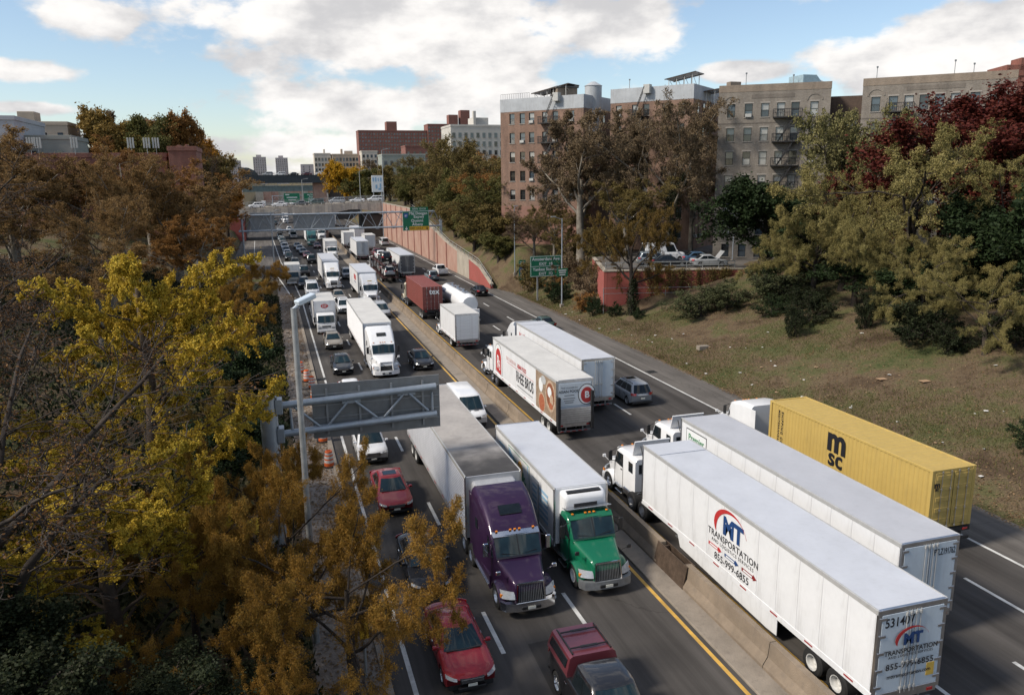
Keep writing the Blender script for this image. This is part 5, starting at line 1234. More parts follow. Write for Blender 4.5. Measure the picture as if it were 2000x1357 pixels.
# low roof rails on the brown block
rr_ = thing('roof_railing', 'thin railing on roof edge of the brown block nearest the expressway', 'railing', tuple(t1.location)); rr_.rotation_euler = t1.rotation_euler
b = MB()
for k in range(14): b.bar((k * .42, .2, 23.7), (k * .42, .2, 24.6), .03, .03)
b.bar((0, .2, 24.6), (5.5, .2, 24.6), .03, .04); b.obj('rail', IRON, rr_)

# far blocks: wall + real window boxes
def block(name, label, x0, x1, y, z0, z1, depth, mat, nx, nz, ww, wh, top=1.2, roofstuff=(), rot=0, pmat=None, wside=0, base=None):
    t = thing(name, label, 'building', (x0, y, z0), rot); Lg = x1 - x0; H = z1 - z0
    MB().box(0, Lg, 0, depth, 0, H, .02).obj('wall', mat, t)
    MB().box(-.15, Lg + .15, -.15, depth + .15, H - .5, H + .25, .03).obj('cornice', pmat or mat, t)
    wm = MB().box(-ww / 2, ww / 2, -.05, .03, -wh / 2, wh / 2); me = wm.mesh('window', PANES[1]); me2 = wm.mesh('window', PANES[0]); sl = MB().box(-ww / 2 - .1, ww / 2 + .1, -.12, .03, -wh / 2 - .15, -wh / 2).mesh('sill', SILL)
    r = random.Random(int(x0 * 7 + y))
    for i in range(nx):
        for k in range(nz):
            o = link('window', me if r.random() < .6 else me2, t, (Lg * (i + .5) / nx, 0, H - top - wh / 2 - k * (3.0)))
            if nz * nx < 90: link('sill', sl, o)
    for i in range(wside):
        for k in range(nz):
            o = link('window', me, t, (0, depth * (i + .5) / wside, H - top - wh / 2 - k * 3.0)); o.rotation_euler = (0, 0, -PI / 2)
    for (a, c, d, e, h) in roofstuff: MB().box(a * Lg, c * Lg, d * depth, e * depth, H + .0, H + h, .05).obj('roof_house', pmat or mat, t)
    return t
BRKF = M('far_red_brick', (.19, .085, .068), .9, var=.15, vscale=.3); CREAM = M('cream_facade', (.52, .47, .40), .85, var=.1, vscale=.3); CREAM2 = M('beige_facade', (.42, .34, .26), .85, var=.12, vscale=.3); GRNG = M('grey_green_facade', (.26, .28, .25), .85, var=.12, vscale=.3); GREYB = M('grey_render', (.36, .37, .39), .85, var=.08, vscale=.3)
block('far_building', 'long dark red brick tower slab on the skyline', 77, 136, 700, 12, 57, 18, BRKF, 24, 12, 1.4, 1.4, 2.2, ((.41, .56, 0, .6, 7.5),))
block('far_building', 'taller right wing of the red brick slab with roof houses', 136.5, 160, 698, 12, 62.5, 18, BRKF, 9, 12, 1.4, 1.4, 2.2, ((.80, 1.15, 0, .5, 8), (1.25, 1.6, 0, .5, 12)))
block('far_building', 'cream apartment block with rooftop wall left of the brown brick blocks', 64, 84, 285, 6, 35.4, 16, M('pale_grey_cream', (.46, .44, .40), .85, var=.1, vscale=.3), 9, 7, 1.1, 1.7, 2.6, ((.42, .72, .1, .5, 2.8), (.42, .47, 0, .1, 5)), wside=3)
block('far_building', 'cream corner building with fire escape right of the steel bridge', 27, 36.2, 480, 6, 31.5, 12, CREAM, 5, 7, 1.2, 1.7, 2.4, ((.6, .7, .2, .5, 2.5),))
block('far_building', 'beige building with brown upper windows behind the yellow tree', 37, 52, 478, 6, 31, 12, CREAM2, 8, 7, 1.3, 1.8, 2.0, ((.35, .42, .2, .5, 3), (.5, .8, .2, .5, 2)))
block('far_building', 'low grey green building with fire escape above the billboard', 47.5, 66, 345, 8, 27, 14, GRNG, 7, 5, 1.2, 1.9, 2.6)
block('far_building', 'dark red low block in front of the brick slab', 70, 92, 420, 8, 33.5, 14, BRKF, 7, 4, 1.1, 1.2, 3.0)
block('far_building', 'small pale rowhouse behind the red tinted tree', 53, 62, 470, 8, 32.5, 12, CREAM, 4, 4, 1.2, 1.6, 2.0)
for (x, w, h, lab) in ((-21, 22, 53, 'left one of two distant hazy towers'), (17, 21, 51.5, 'right one of two distant hazy towers'), (-62, 20, 47, 'distant brown tower behind the bare tree at left'), (60, 60, 40, 'distant low pale blocks on the horizon')):
    block('far_building', lab, x, x + w, 1500, 9, h + 3, 20, M('hazy_tower', (.40, .36, .36), .9, var=.1, vscale=.1), 6, 9, 1.5, 1.4, 3, ((.25, .65, .2, .6, 4),) if w < 40 else ())
# left hill
block('hill_building', 'large blank grey building at the far left edge', -60, -41, 160, 8, 28.2, 20, GREYB, 0, 0, 1, 1)
block('hill_building', 'stepped tan stone building behind the grey one', -48, -39, 190, 8, 29.2, 12, CREAM2, 3, 4, 1.0, 1.5, 2, ((0, .35, 0, .4, 2.2),))
block('hill_building', 'low dark grey green building beside the stepped one', -42, -33.5, 165, 8, 25.2, 14, GRNG, 2, 3, 1.0, 1.5, 2.5)
rb = block('brick_building', 'long red brick building with rooftop antennas behind bare trees', -40, -16.2, 150, 8, 21.6, 16, BRK3, 0, 0, 1, 1)
for (xx, zz) in ((5.2, 6.4), (5.2, 3.2)):
    g = MB()
    for k in range(5): g.box(xx + k * .62 - .04, xx + k * .62 + .04, -.1, 0, zz, zz + 1.9)
    for k in range(4): g.box(xx, xx + 2.5, -.1, 0, zz + k * .62 - .03, zz + k * .62 + .03)
    g.obj('window_grid', ACM, rb); MB().box(xx - .05, xx + 2.55, -.04, .01, zz - .05, zz + 1.95).obj('pane', PANES[1], rb)
block('brick_building', 'red brick end block right of the long brick building', -15.6, -11.2, 148, 8, 22.6, 12, BRK3, 0, 0, 1, 1, roofstuff=((.3, .45, .1, .3, .5), (.6, .7, .1, .3, .6)))
block('brick_building', 'tall red block poking above the hilltop trees', -26.9, -21.6, 200, 8, 30.2, 10, M('dark_red_block', (.26, .075, .055), .85, var=.12, vscale=.3), 0, 0, 1, 1, roofstuff=((0, .45, 0, .8, .5),))
block('brick_building', 'orange brick low block at the far left among trees', -45, -33, 138, 8, 20.8, 10, brick_mat('orange_brick', (.36, .15, .085), (.30, .12, .07), (.2, .15, .12), .25), 3, 1, 1.2, 1.4, 1.5)
for i, (x, y) in enumerate(((-36.5, 149.8), (-35.4, 149.8), (-30, 149.6), (-21.5, 149.8), (-19, 149.6), (-17.6, 149.7))):
    t = thing('cell_antenna', ['leftmost white cell antenna cluster on the hill roofs', 'white cell antenna next to the leftmost cluster', 'white cell antenna cluster above the tangled pale branches', 'white antenna cluster mid roof of red brick building', 'white antenna panels before the yellow hilltop tree', 'rightmost white antenna cluster on red brick roof'][i], 'antenna', (x, y, 21.6))
    MB().tube((0, 0, 0), (0, 0, 2.6), .05, n=6).obj('mast', GALV, t)
    for k in (-.4, 0, .4): MB().box(k - .13, k + .13, -.25, -.1, 1.0, 2.7, .02).obj('antenna_panel', ACM, t)
    MB().bar((-.5, -.08, 1.8), (.5, -.08, 1.8), .06, .06).obj('bracket', GALV, t)
block('far_building', 'dark brick building with stone turret at the far right edge', 110.2, 130, 100, 6, 32.0, 16, BRK3, 6, 6, 1.0, 1.6, 2.5, ((0, .4, 0, .4, 1.2), (.1, .3, 0, .2, 2.2)), rot=-.4, pmat=BRK3)
# ------------------------------------------------------------------ trees
BARK_D = M('dark_bark', (.035, .026, .02), .95, var=.35, vscale=3, bump=.6, bscale=14)
BARK_B = M('brown_bark', (.075, .055, .04), .95, var=.35, vscale=3, bump=.6, bscale=14)
BARK_P = M('plane_tree_bark', (.075, .06, .046), .9, vscale=2.2, col2=(.25, .225, .185), bump=.3, bscale=10)
def norm(a): return a / np.maximum(1e-6, np.linalg.norm(a, axis=-1, keepdims=True))
def tubes(levels):
    V = []; Q = []; off = 0
    for (P, Rr, n) in levels:
        N, K, _ = P.shape
        T = norm(np.gradient(P, axis=1)); ref = np.where(np.abs(T[:, :1, 2:3]) > .9, np.array([1., 0, 0]), np.array([0, 0, 1.]))
        A = norm(np.cross(T, np.broadcast_to(ref, T.shape))); B = np.cross(T, A)
        th = np.arange(n) * 2 * PI / n
        ring = P[:, :, None] + (A[:, :, None] * np.cos(th)[:, None] + B[:, :, None] * np.sin(th)[:, None]) * Rr[:, :, None, None]
        V.append(ring.reshape(-1, 3))
        b = (np.arange(N) * K * n)[:, None, None] + (np.arange(K - 1) * n)[None, :, None]; i = np.arange(n)[None, None]; j = (i + 1) % n
        q = np.stack([b + i, b + j, b + n + j, b + n + i], -1).reshape(-1, 4) + off
        Q.append(q); off += N * K * n
    return np.concatenate(V), np.concatenate(Q)
def branch_out(rs, P, Rr, n, ratio, ang, t0, K, wob, trop, rfac, up=0., flat=0., tmax=1.0, taper_len=.45):
    N, Kp, _ = P.shape
    L = np.linalg.norm(np.diff(P, axis=1), axis=2).sum(1)
    t = np.sort(t0 + (tmax - t0) * (np.arange(n)[None] + rs.random((N, n))) / n, axis=1)
    x = t * (Kp - 1); i = np.minimum(x.astype(int), Kp - 2); fr = (x - i)[..., None]
    ar = np.arange(N)[:, None]
    S = P[ar, i] * (1 - fr) + P[ar, i + 1] * fr; d = norm(P[ar, i + 1] - P[ar, i])
    rp = Rr[ar, i] * (1 - fr[..., 0]) + Rr[ar, i + 1] * fr[..., 0]
    ref = np.where(np.abs(d[..., 2:3]) > .9, np.array([1., 0, 0]), np.array([0, 0, 1.]))
    a = norm(np.cross(d, ref)); b = np.cross(d, a)
    ph = (np.arange(n) * 2.4)[None] + rs.random((N, 1)) * 6.28 + rs.normal(0, .35, (N, n))
    an = ang[0] + (ang[1] - ang[0]) * rs.random((N, n))
    dd = d * np.cos(an)[..., None] + (a * np.cos(ph)[..., None] + b * np.sin(ph)[..., None]) * np.sin(an)[..., None]
    dd[..., 2] = dd[..., 2] * (1 - flat) + up; dd = norm(dd)
    ln = L[:, None] * ratio * rs.uniform(.7, 1.25, (N, n)) * (1 - taper_len * (t - t0) / max(.01, 1 - t0))
    S = S.reshape(-1, 3); dd = dd.reshape(-1, 3); ln = ln.ravel(); r0 = np.minimum(rp.ravel() * .85, rp.ravel().mean() * rfac * 1.6) * rs.uniform(.8, 1., len(ln)) * rfac
    pts = [S]; cur = S; dv = dd
    for k in range(K - 1):
        dv = norm(dv + rs.normal(0, wob, dv.shape) + np.array([0, 0, trop])); cur = cur + dv * (ln / (K - 1))[:, None]; pts.append(cur)
    PP = np.stack(pts, 1); rr = r0[:, None] * np.linspace(1, .35, K)[None]
    return PP, rr
def leaves_at(rs, P, per, size, spread, t0=.15, asp=.55, droop=0., clump=0., upn=0.):
    N, K, _ = P.shape
    t = t0 + (1 - t0) * rs.random((N, per)); x = t * (K - 1); i = np.minimum(x.astype(int), K - 2); fr = (x - i)[..., None]; ar = np.arange(N)[:, None]
    C = (P[ar, i] * (1 - fr) + P[ar, i + 1] * fr).reshape(-1, 3)
    o = norm(rs.normal(0, 1, C.shape)); C = C + o * spread * np.abs(rs.normal(0, .7, (len(C), 1))); C[:, 2] -= droop * rs.random(len(C))
    u = norm(rs.normal(0, 1, C.shape) + np.array([0, 0, -.3])); w = rs.normal(0, 1, C.shape); w[:, 2] *= (1 - upn); v = norm(np.cross(u, w)); s = (size * rs.uniform(.65, 1.3, len(C)))[:, None]
    q = np.stack([C, C + u * s * .5 + v * s * asp * .5, C + u * s, C + u * s * .5 - v * s * asp * .5], 1)
    return q.reshape(-1, 3), np.arange(len(C) * 4).reshape(-1, 4)
def make_tree(seed, h, trunk, r, spec, leaf, bark, lean=(0, 0), K0=7):
    """spec: list of branch levels; leaf: dict(per,size,spread,levels)"""
    rs = np.random.RandomState(seed)
    z = np.linspace(-.4, trunk, K0); P = np.stack([lean[0] * (z / trunk) ** 2 + np.cumsum(rs.normal(0, .05, K0)), lean[1] * (z / trunk) ** 2 + np.cumsum(rs.normal(0, .05, K0)), z], -1)[None]
    Rr = (r * np.linspace(1.25, .45, K0))[None]
    lev = [(P, Rr, 9)]
    for k, sp in enumerate(spec):
        P, Rr = branch_out(rs, lev[-1][0], lev[-1][1], **sp); Rr = np.maximum(Rr, leaf.get('minr', .006)); lev.append((P, Rr, 6 if k == 0 else 4 if k == 1 else 3))
    tr = np_mesh('trunk', *tubes(lev[:3]), mat=bark, smooth=True)
    tw = np_mesh('branches', *tubes(lev[3:]), mat=leaf.get('twig', bark)) if len(lev) > 3 else None
    V = []; Q = []; o = 0
    for (l, per) in leaf['levels']:
        v, q = leaves_at(rs, lev[l][0], per, leaf['size'], leaf['spread'], asp=leaf.get('asp', .6), t0=leaf.get('t0', .15), droop=leaf.get('droop', 0), upn=leaf.get('upn', 0)); V.append(v); Q.append(q + o); o += len(v)
    cr = np_mesh('crown', np.concatenate(V), np.concatenate(Q), mat=leaf['mat']) if V else None
    A = np.concatenate(V) if V else lev[-1][0].reshape(-1, 3)
    if len(spec) > 3 or not V: A = np.concatenate([A, lev[-1][0].reshape(-1, 3)])
    for o_ in (tr, tw, cr):
        if o_: EXT[o_.name] = None
    EXT[tr.name] = (2 * np.percentile(np.hypot(A[:, 0], A[:, 1]), 92), np.percentile(A[:, 2], 98.5))
    return tr, tw, cr
EXT = {}
def put_tree(meshes, name, label, x, y, rz=0., w=5., h=5., group=None, z=None, cat='tree', crown=None):
    """w and h: crown spread and full height in metres"""
    z = float(ground(x, y)) if z is None else z
    nw, nh = EXT[meshes[0].name]
    t = thing(name, label, cat, (x, y, z - .1), rz, group); t.scale = (w / nw, w / nw, h / nh)
    for nm, me in zip(('trunk', 'branches', 'crown'), meshes):
        if me is None: continue
        o = link(nm, me, t)
        if nm != 'trunk': stuff(o)
        if nm == 'crown' and crown: o.material_slots[0].link = 'OBJECT'; o.material_slots[0].material = crown
    return t
def B(n, ratio, a0, a1, t0=.3, K=5, wob=.16, trop=.05, rfac=.6, **k): return dict(n=n, ratio=ratio, ang=(math.radians(a0), math.radians(a1)), t0=t0, K=K, wob=wob, trop=trop, rfac=rfac, **k)
GINK = leaf_mat('ginkgo_leaves', [(.24, .14, .015), (.47, .31, .034), (.57, .42, .058), (.41, .34, .06)], .32)
LOCO = leaf_mat('orange_locust_leaves', [(.11, .06, .015), (.26, .14, .028), (.38, .215, .042), (.22, .165, .042)], .3)
LOCG = leaf_mat('green_gold_locust_leaves', [(.10, .092, .034), (.20, .175, .062), (.29, .245, .095), (.33, .26, .09)], .25)
BRNL = leaf_mat('tan_plane_leaves', [(.085, .060, .036), (.15, .108, .064), (.20, .145, .085), (.13, .105, .06)], .2)
OLIV = leaf_mat('olive_brown_leaves', [(0.072, 0.058, 0.022), (0.136, 0.106, 0.038), (0.192, 0.141, 0.048), (0.144, 0.131, 0.048)], .2)
RUST = leaf_mat('rust_leaves', [(.11, .056, .022), (.21, .105, .032), (.29, .145, .042), (.19, .115, .042)], .22)
REDM = leaf_mat('dark_red_maple_leaves', [(.035, .009, .008), (.075, .015, .012), (.10, .026, .016), (.05, .012, .011)], .2)
HILLB = leaf_mat('orange_brown_leaves', [(.12, .075, .032), (.21, .13, .052), (.28, .17, .066), (.19, .135, .058)], .25)
DGRN = leaf_mat('dark_green_leaves', [(.010, .018, .008), (.020, .034, .013), (.030, .046, .017), (.018, .030, .014)], .2)
IVY = leaf_mat('ivy_leaves', [(.010, .016, .008), (.020, .028, .012), (.030, .036, .016), (.018, .020, .010)], .15)
YELO = leaf_mat('golden_leaves', [(.24, .12, .010), (.42, .22, .015), (.48, .29, .025), (.34, .2, .02)], .3)
MIDG = leaf_mat('mid_green_leaves', [(0.051, 0.052, 0.017), (0.094, 0.096, 0.029), (0.138, 0.128, 0.041), (0.160, 0.113, 0.038)], .2)
PALEG = leaf_mat('pale_green_leaves', [(0.100, 0.100, 0.037), (0.163, 0.156, 0.062), (0.225, 0.200, 0.088), (0.150, 0.138, 0.050)], .25)
JUNI = leaf_mat('juniper_leaves', [(.03, .040, .016), (.06, .070, .03), (.10, .105, .05), (.05, .055, .025)], .15)
# --- prototypes
ginkgo = make_tree(11, 12, 9.5, .26, [B(22, .66, 45, 78, .12, 8, .07, .03, .5, taper_len=.6), B(10, .36, 25, 48, .18, 5, .09, .02, .55), B(6, .42, 28, 55, .15, 4, .13, -.05, .6)],
                   dict(per=0, size=.064, spread=.085, levels=[(1, 500), (2, 300), (3, 105)], mat=GINK, asp=.95, minr=.008, droop=.12), BARK_B)
plane = [make_tree(20 + k, 17, 7.5 + k, .34, [B(7, .95, 22, 50, .45, 8, .13, .05, .62, taper_len=.2), B(8, .46, 30, 62, .25, 6, .17, .03, .55), B(8, .46, 30, 65, .15, 5, .2, .0, .55), B(5, .52, 30, 65, .15, 3, .22, 0, .6)],
                   dict(size=.10, spread=.22, levels=[(4, 32), (3, 26)], mat=BRNL, asp=.8, minr=.011, twig=BARK_B), BARK_P) for k in range(3)]
locust = [make_tree(40 + k, 10, 4.6, .22, [B(8, .95, 38, 68, .4, 7, .16, .03, .6, taper_len=.25), B(7, .50, 30, 60, .35, 6, .18, .02, .55), B(10, .34, 30, 66, .30, 5, .2, -.05, .55)],
                    dict(size=.092, spread=.125, levels=[(3, 120), (2, 40)], mat=LOCG, asp=.34, minr=.009, droop=.16, upn=.2, t0=.25), BARK_D) for k in range(2)]
locust_near = make_tree(47, 10, 4.6, .22, [B(9, 1.15, 45, 78, .45, 7, .15, .02, .6, taper_len=.15), B(8, .42, 30, 60, .35, 6, .18, .02, .55), B(10, .36, 30, 66, .25, 5, .2, -.05, .55)], dict(size=.070, spread=.165, levels=[(3, 230), (2, 110)], mat=LOCO, asp=.36, minr=.008, droop=.2, t0=.2), BARK_D)
bare = make_tree(61, 12, 6, .26, [B(8, 1.0, 30, 62, .35, 8, .14, .05, .62, taper_len=.3), B(8, .5, 28, 60, .2, 6, .2, .04, .55), B(8, .48, 28, 60, .15, 5, .22, .04, .55), B(4, .55, 25, 55, .2, 4, .22, .02, .6)],
                 dict(size=.055, spread=.10, levels=[(4, 5)], mat=leaf_mat('dry_rust_leaves', [(.05, .026, .012), (.11, .052, .02), (.15, .075, .026), (.08, .05, .02)], .2), asp=.6, minr=.009), BARK_D)
dense = [make_tree(70 + k, 9, 4.0, .2, [B(11, .72, 30, 75, .2, 6, .14, .06, .55, taper_len=.5), B(9, .5, 30, 65, .2, 5, .18, .02, .55), B(7, .45, 30, 65, .1, 4, .2, 0, .6)],
                   dict(size=.145, spread=.26, levels=[(3, 48), (2, 26)], mat=DGRN, asp=.62, minr=.01), BARK_D) for k in range(2)]
thin = [make_tree(80 + k, 12, 6.5, .22, [B(8, .8, 25, 55, .35, 7, .14, .06, .58, taper_len=.35), B(8, .5, 28, 60, .2, 5, .18, .03, .55), B(7, .48, 30, 62, .15, 4, .2, 0, .55)],
                  dict(size=.15, spread=.28, levels=[(3, 44), (2, 22)], mat=OLIV, asp=.65, minr=.012), BARK_D) for k in range(2)]
maple = make_tree(76, 9, 4.0, .2, [B(12, .72, 30, 75, .2, 6, .14, .06, .55, taper_len=.5), B(9, .5, 30, 65, .2, 5, .18, .02, .55), B(8, .45, 30, 65, .1, 4, .2, 0, .6)], dict(size=.062, spread=.22, levels=[(3, 95), (2, 60)], mat=REDM, asp=.8, minr=.008), BARK_D)
shrub = [make_tree(90 + k, 2, .8, .06, [B(12, 1.1, 20, 70, .05, 5, .16, .08, .6, taper_len=.2), B(7, .5, 25, 60, .15, 4, .2, .02, .6), B(5, .5, 30, 60, .1, 3, .2, 0, .6)],
                   dict(size=.085, spread=.10, levels=[(3, 16), (2, 10)], mat=JUNI, asp=.5, minr=.006), BARK_D) for k in range(2)]

# --- right bank
G1 = 'plane trees before the brick blocks'
put_tree(plane[0], 'plane_tree', 'tall half bare plane tree before the brown block nearest the expressway', 43.2, 108, .3, 17.5, 21.5, G1)
put_tree(plane[1], 'plane_tree', 'ivy hung plane tree with wide brown crown before the second brown block', 52.6, 98.5, 1.4, 19.5, 21, G1, z=5.6)
put_tree(plane[2], 'plane_tree', 'narrow brown plane tree between the two brown blocks', 48.8, 107.0, 2.2, 13.5, 17, G1, z=5.6)
put_tree(plane[2], 'plane_tree', 'brown plane tree squeezed beside the zigzag fire escape block', 57.6, 101.5, 4.2, 11, 15.5, G1, z=5.8)
put_tree(plane[0], 'plane_tree', 'low brown plane tree behind the parked white van', 46.5, 99.5, 5.2, 11, 11, G1, z=5.6, crown=OLIV)
put_tree(plane[1], 'plane_tree', 'low bushy brown plane tree hiding the foot of the brown block', 41.5, 114.5, 3.0, 11, 10, G1, crown=OLIV)
put_tree(plane[2], 'plane_tree', 'half bare brown plane tree left of the tall one', 39.2, 117.5, 1.1, 9, 9, G1)
put_tree(locust[0], 'locust_tree', 'small orange brown tree with ivy wrapped trunk by the red terrace wall', 39.6, 82.6, .5, 12.5, 12, None, crown=leaf_mat('ochre_brown_leaves', [(.06, .036, .012), (.12, .075, .02), (.17, .11, .03), (.10, .075, .025)], .2))
put_tree(dense[0], 'evergreen_tree', 'dark green round tree before the zigzag fire escape block', 55.2, 80.8, .4, 11.5, 10.6)
put_tree(locust[0], 'locust_tree', 'large golden green feathery tree in the middle of the right bank', 58.5, 61.5, 1.8, 20, 15.0)
put_tree(locust_near, 'locust_tree', 'golden green feathery tree low on the bank at right edge', 49.5, 44.0, 2.6, 9.0, 6.6, crown=LOCG)
put_tree(locust_near, 'locust_tree', 'sprawling golden tree beside the dark green round tree', 52.5, 67.5, .9, 12.5, 9, crown=LOCG)
put_tree(locust_near, 'locust_tree', 'golden tree standing behind the conical ivy shrubs', 52.5, 61.5, 4.4, 12, 9.5, crown=LOCG)
put_tree(locust[1], 'locust_tree', 'golden tree filling the gap right of the big feathery one', 61.5, 53.5, 5.1, 13, 11)
put_tree(locust[0], 'locust_tree', 'broad golden tree left of the big feathery one', 55.0, 66.5, 3.0, 13, 11.5)
put_tree(locust_near, 'locust_tree', 'low golden skirt of foliage before the big feathery tree', 54.5, 56.0, .2, 10, 7, crown=LOCG)
put_tree(locust_near, 'locust_tree', 'golden tree with low hanging skirts between stumps and thicket', 51.5, 52.0, 2.0, 10, 7.5, crown=LOCG)
put_tree(thin[0], 'pale_tree', 'pale green airy tree before the dark recessed link', 63.0, 78.5, .3, 10, 17, None, crown=PALEG)
put_tree(thin[1], 'pale_tree', 'light green tree before the rightmost tan block', 66.5, 75.5, 1.3, 10, 16.6, None, crown=PALEG)
put_tree(thin[0], 'pale_tree', 'pale green tree between the zigzag block and the golden trees', 59.5, 75.0, 3.3, 9, 8.5, None, crown=PALEG)
put_tree(maple, 'red_maple', 'dark red maple behind the golden trees at the right edge', 71.5, 60.5, .3, 25, 17.6, None, crown=REDM)
put_tree(dense[0], 'red_maple', 'small dark red tree peeping through the golden foliage', 60.5, 69, 2.3, 9, 11.5, None, crown=REDM)
put_tree(dense[1], 'evergreen_tree', 'tall dark evergreen at the right edge of the bank', 56.5, 42.5, 2.0, 12, 11)
put_tree(dense[0], 'evergreen_tree', 'dark evergreen behind the low golden tree', 60.0, 52.5, 5.0, 10, 8)
put_tree(dense[1], 'evergreen_tree', 'shadowy dark tree under the big golden tree', 54.5, 59.5, 1.0, 9, 5)
put_tree(dense[0], 'evergreen_tree', 'dark hedge like tree between the golden trees', 53.5, 54.0, 3.2, 8, 4.5)
put_tree(dense[1], 'evergreen_tree', 'dark undergrowth tree between the round dark tree and the golden ones', 56.0, 72.0, 3.9, 10, 6)
for i, (x, y, s, sz, lab) in enumerate(((44.8, 59.6, 2.1, 3.0, 'ivy covered stump left of the three on the grass'), (49.2, 55.8, 2.1, 3.0, 'ivy covered stump in the middle of the grass slope'), (48.6, 46.6, 3.4, 2.2, 'low dark ivy mound under the low golden tree'))): put_tree(shrub[i % 2], 'shrub', lab, x, y, i, s, sz, None, None, 'shrub', crown=IVY)
for i, (x, y, s, sz, lab, cr) in enumerate(((37.6, 88.2, 3.0, 2.2, 'dark bush left of the red terrace wall', DGRN), (38.3, 84.2, 2.5, 1.6, 'low dark bush at the foot of the terrace wall corner', DGRN), (36.9, 92.0, 3.9, 2.5, 'brown rusty bush between the sign and the terrace wall', RUST), (39.2, 80.6, 1.8, 1.3, 'small dark bush beside the ivy trunk', DGRN),
      (43.4, 73.5, 5.9, 2.6, 'spreading grey green juniper on the bank, left part', JUNI), (46.5, 73.0, 6.5, 3.0, 'spreading grey green juniper on the bank, middle part', JUNI), (49.5, 70.5, 6.5, 3.1, 'spreading grey green juniper on the bank, right part', JUNI), (47.2, 67.0, 3.6, 2.1, 'dark bush before the junipers', DGRN), (50.2, 64.8, 3.6, 2.1, 'dark bush at the grass edge right of junipers', IVY),
      (40.6, 31.6, 3.4, 2.0, 'round dark bush at the right edge beside yellow container', DGRN), (37.4, 101.0, 4.5, 2.7, 'dark green bush behind the Amsterdam Ave sign', DGRN), (38.2, 104.5, 3.6, 2.5, 'brown bush under the plane tree', RUST), (39.5, 110, 4.8, 2.9, 'dark shrub at the foot of the brown brick block', OLIV), (53, 76.5, 4.2, 2.5, 'dark bush under the round green tree', DGRN), (56, 72, 4.8, 2.9, 'bush between round green tree and golden trees', MIDG))):
    put_tree(shrub[i % 2], 'shrub', lab, x, y, i * 1.3, s, sz, None, None, 'shrub', crown=cr)
for i, (x, y, w, h, lab) in enumerate(((49.5, 49.6, 6, 3.2, 'dark ivy thicket left of the low golden tree'), (52.0, 43.5, 6, 3.2, 'dark ivy thicket right of the low golden tree'), (51.0, 57.5, 5, 2.8, 'dark ivy thicket between the two ivy stumps'), (47.6, 62.0, 5, 2.8, 'dark ivy thicket left of the ivy stump'), (53.5, 39.5, 7, 4.2, 'dark thicket at the right edge of the bank'), (50.5, 67.5, 6, 3, 'dark thicket behind the grass edge bush'), (59.5, 50, 8, 5, 'dense dark thicket under the gap filling golden tree'), (57.5, 55.5, 8, 5, 'dense dark thicket under the feathery tree'))):
    put_tree(shrub[i % 2], 'shrub', lab, x, y, i * 1.1, w, h, None, None, 'shrub', crown=IVY)
# ivy on trunks and on the terrace wall
def ivy_cloud(name, label, pts, n, spread, size, seed, mat=IVY, parent=None):
    rs = np.random.RandomState(seed); P = np.array(pts, float); i = rs.randint(0, len(P) - 1, n); t = rs.random((n, 1)); C = P[i, :3] * (1 - t) + P[i + 1, :3] * t; r = P[i, 3:4] * (1 - t) + P[i + 1, 3:4] * t
    C = C + norm(rs.normal(0, 1, C.shape)) * r * rs.uniform(.6, 1.1, (n, 1)); u = norm(rs.normal(0, 1, C.shape)); v = norm(np.cross(u, rs.normal(0, 1, C.shape))); s = size * rs.uniform(.7, 1.3, (n, 1))
    q = np.stack([C, C + u * s * .5 + v * s * .4, C + u * s, C + u * s * .5 - v * s * .4], 1)
    me = np_mesh(name, q.reshape(-1, 3), np.arange(n * 4).reshape(-1, 4), mat=mat); return stuff(link(name, me, parent)) if parent is None else link(name, me, parent)
o = ivy_cloud('ivy', '', [(39.6, 82.6, .9, .55), (39.6, 82.6, 3.2, .8), (39.6, 82.6, 5.6, .35)], 2600, 0, .16, 5); o['label'] = 'ivy climbing the trunk by the terrace wall'; o['category'] = 'ivy'
o = ivy_cloud('ivy', '', [(52.5, 97.5, 8, .6), (52.6, 97.4, 12, 1.1), (52.0, 97.2, 15, .9), (54, 97.2, 17, .8)], 2600, 0, .2, 6); o['label'] = 'ivy on the limbs of the wide plane tree'; o['category'] = 'ivy'
rs_ = np.random.RandomState(9); vp = []
for k in range(26):
    t = rs_.uniform(.22, .98); x = 38 + 15.6 * t; y = 87.25 - 3.8 * t; L_ = rs_.uniform(.8, 4.2); vp.append(((x, y, 6.1), (x + rs_.normal(0, .15), y - .05, 6.1 - L_)))
Cv = []
for p, q in vp:
    m_ = int(90 * (p[2] - q[2])); tt = rs_.random((m_, 1)); Cv.append(np.array(p) * (1 - tt) + np.array(q) * tt + rs_.normal(0, 1, (m_, 3)) * np.array([.28, .05, .12]))
Cv = np.concatenate(Cv); u = norm(rs_.normal(0, 1, Cv.shape)); v = norm(np.cross(u, rs_.normal(0, 1, Cv.shape))); s = .15
vin = stuff(link('hanging_vines', np_mesh('hanging_vines', np.stack([Cv, Cv + u * s * .5 + v * s * .4, Cv + u * s, Cv + u * s * .5 - v * s * .4], 1).reshape(-1, 3), np.arange(len(Cv) * 4).reshape(-1, 4), mat=OLIV))); vin['label'] = 'vines hanging over the red terrace wall'; vin['category'] = 'vines'
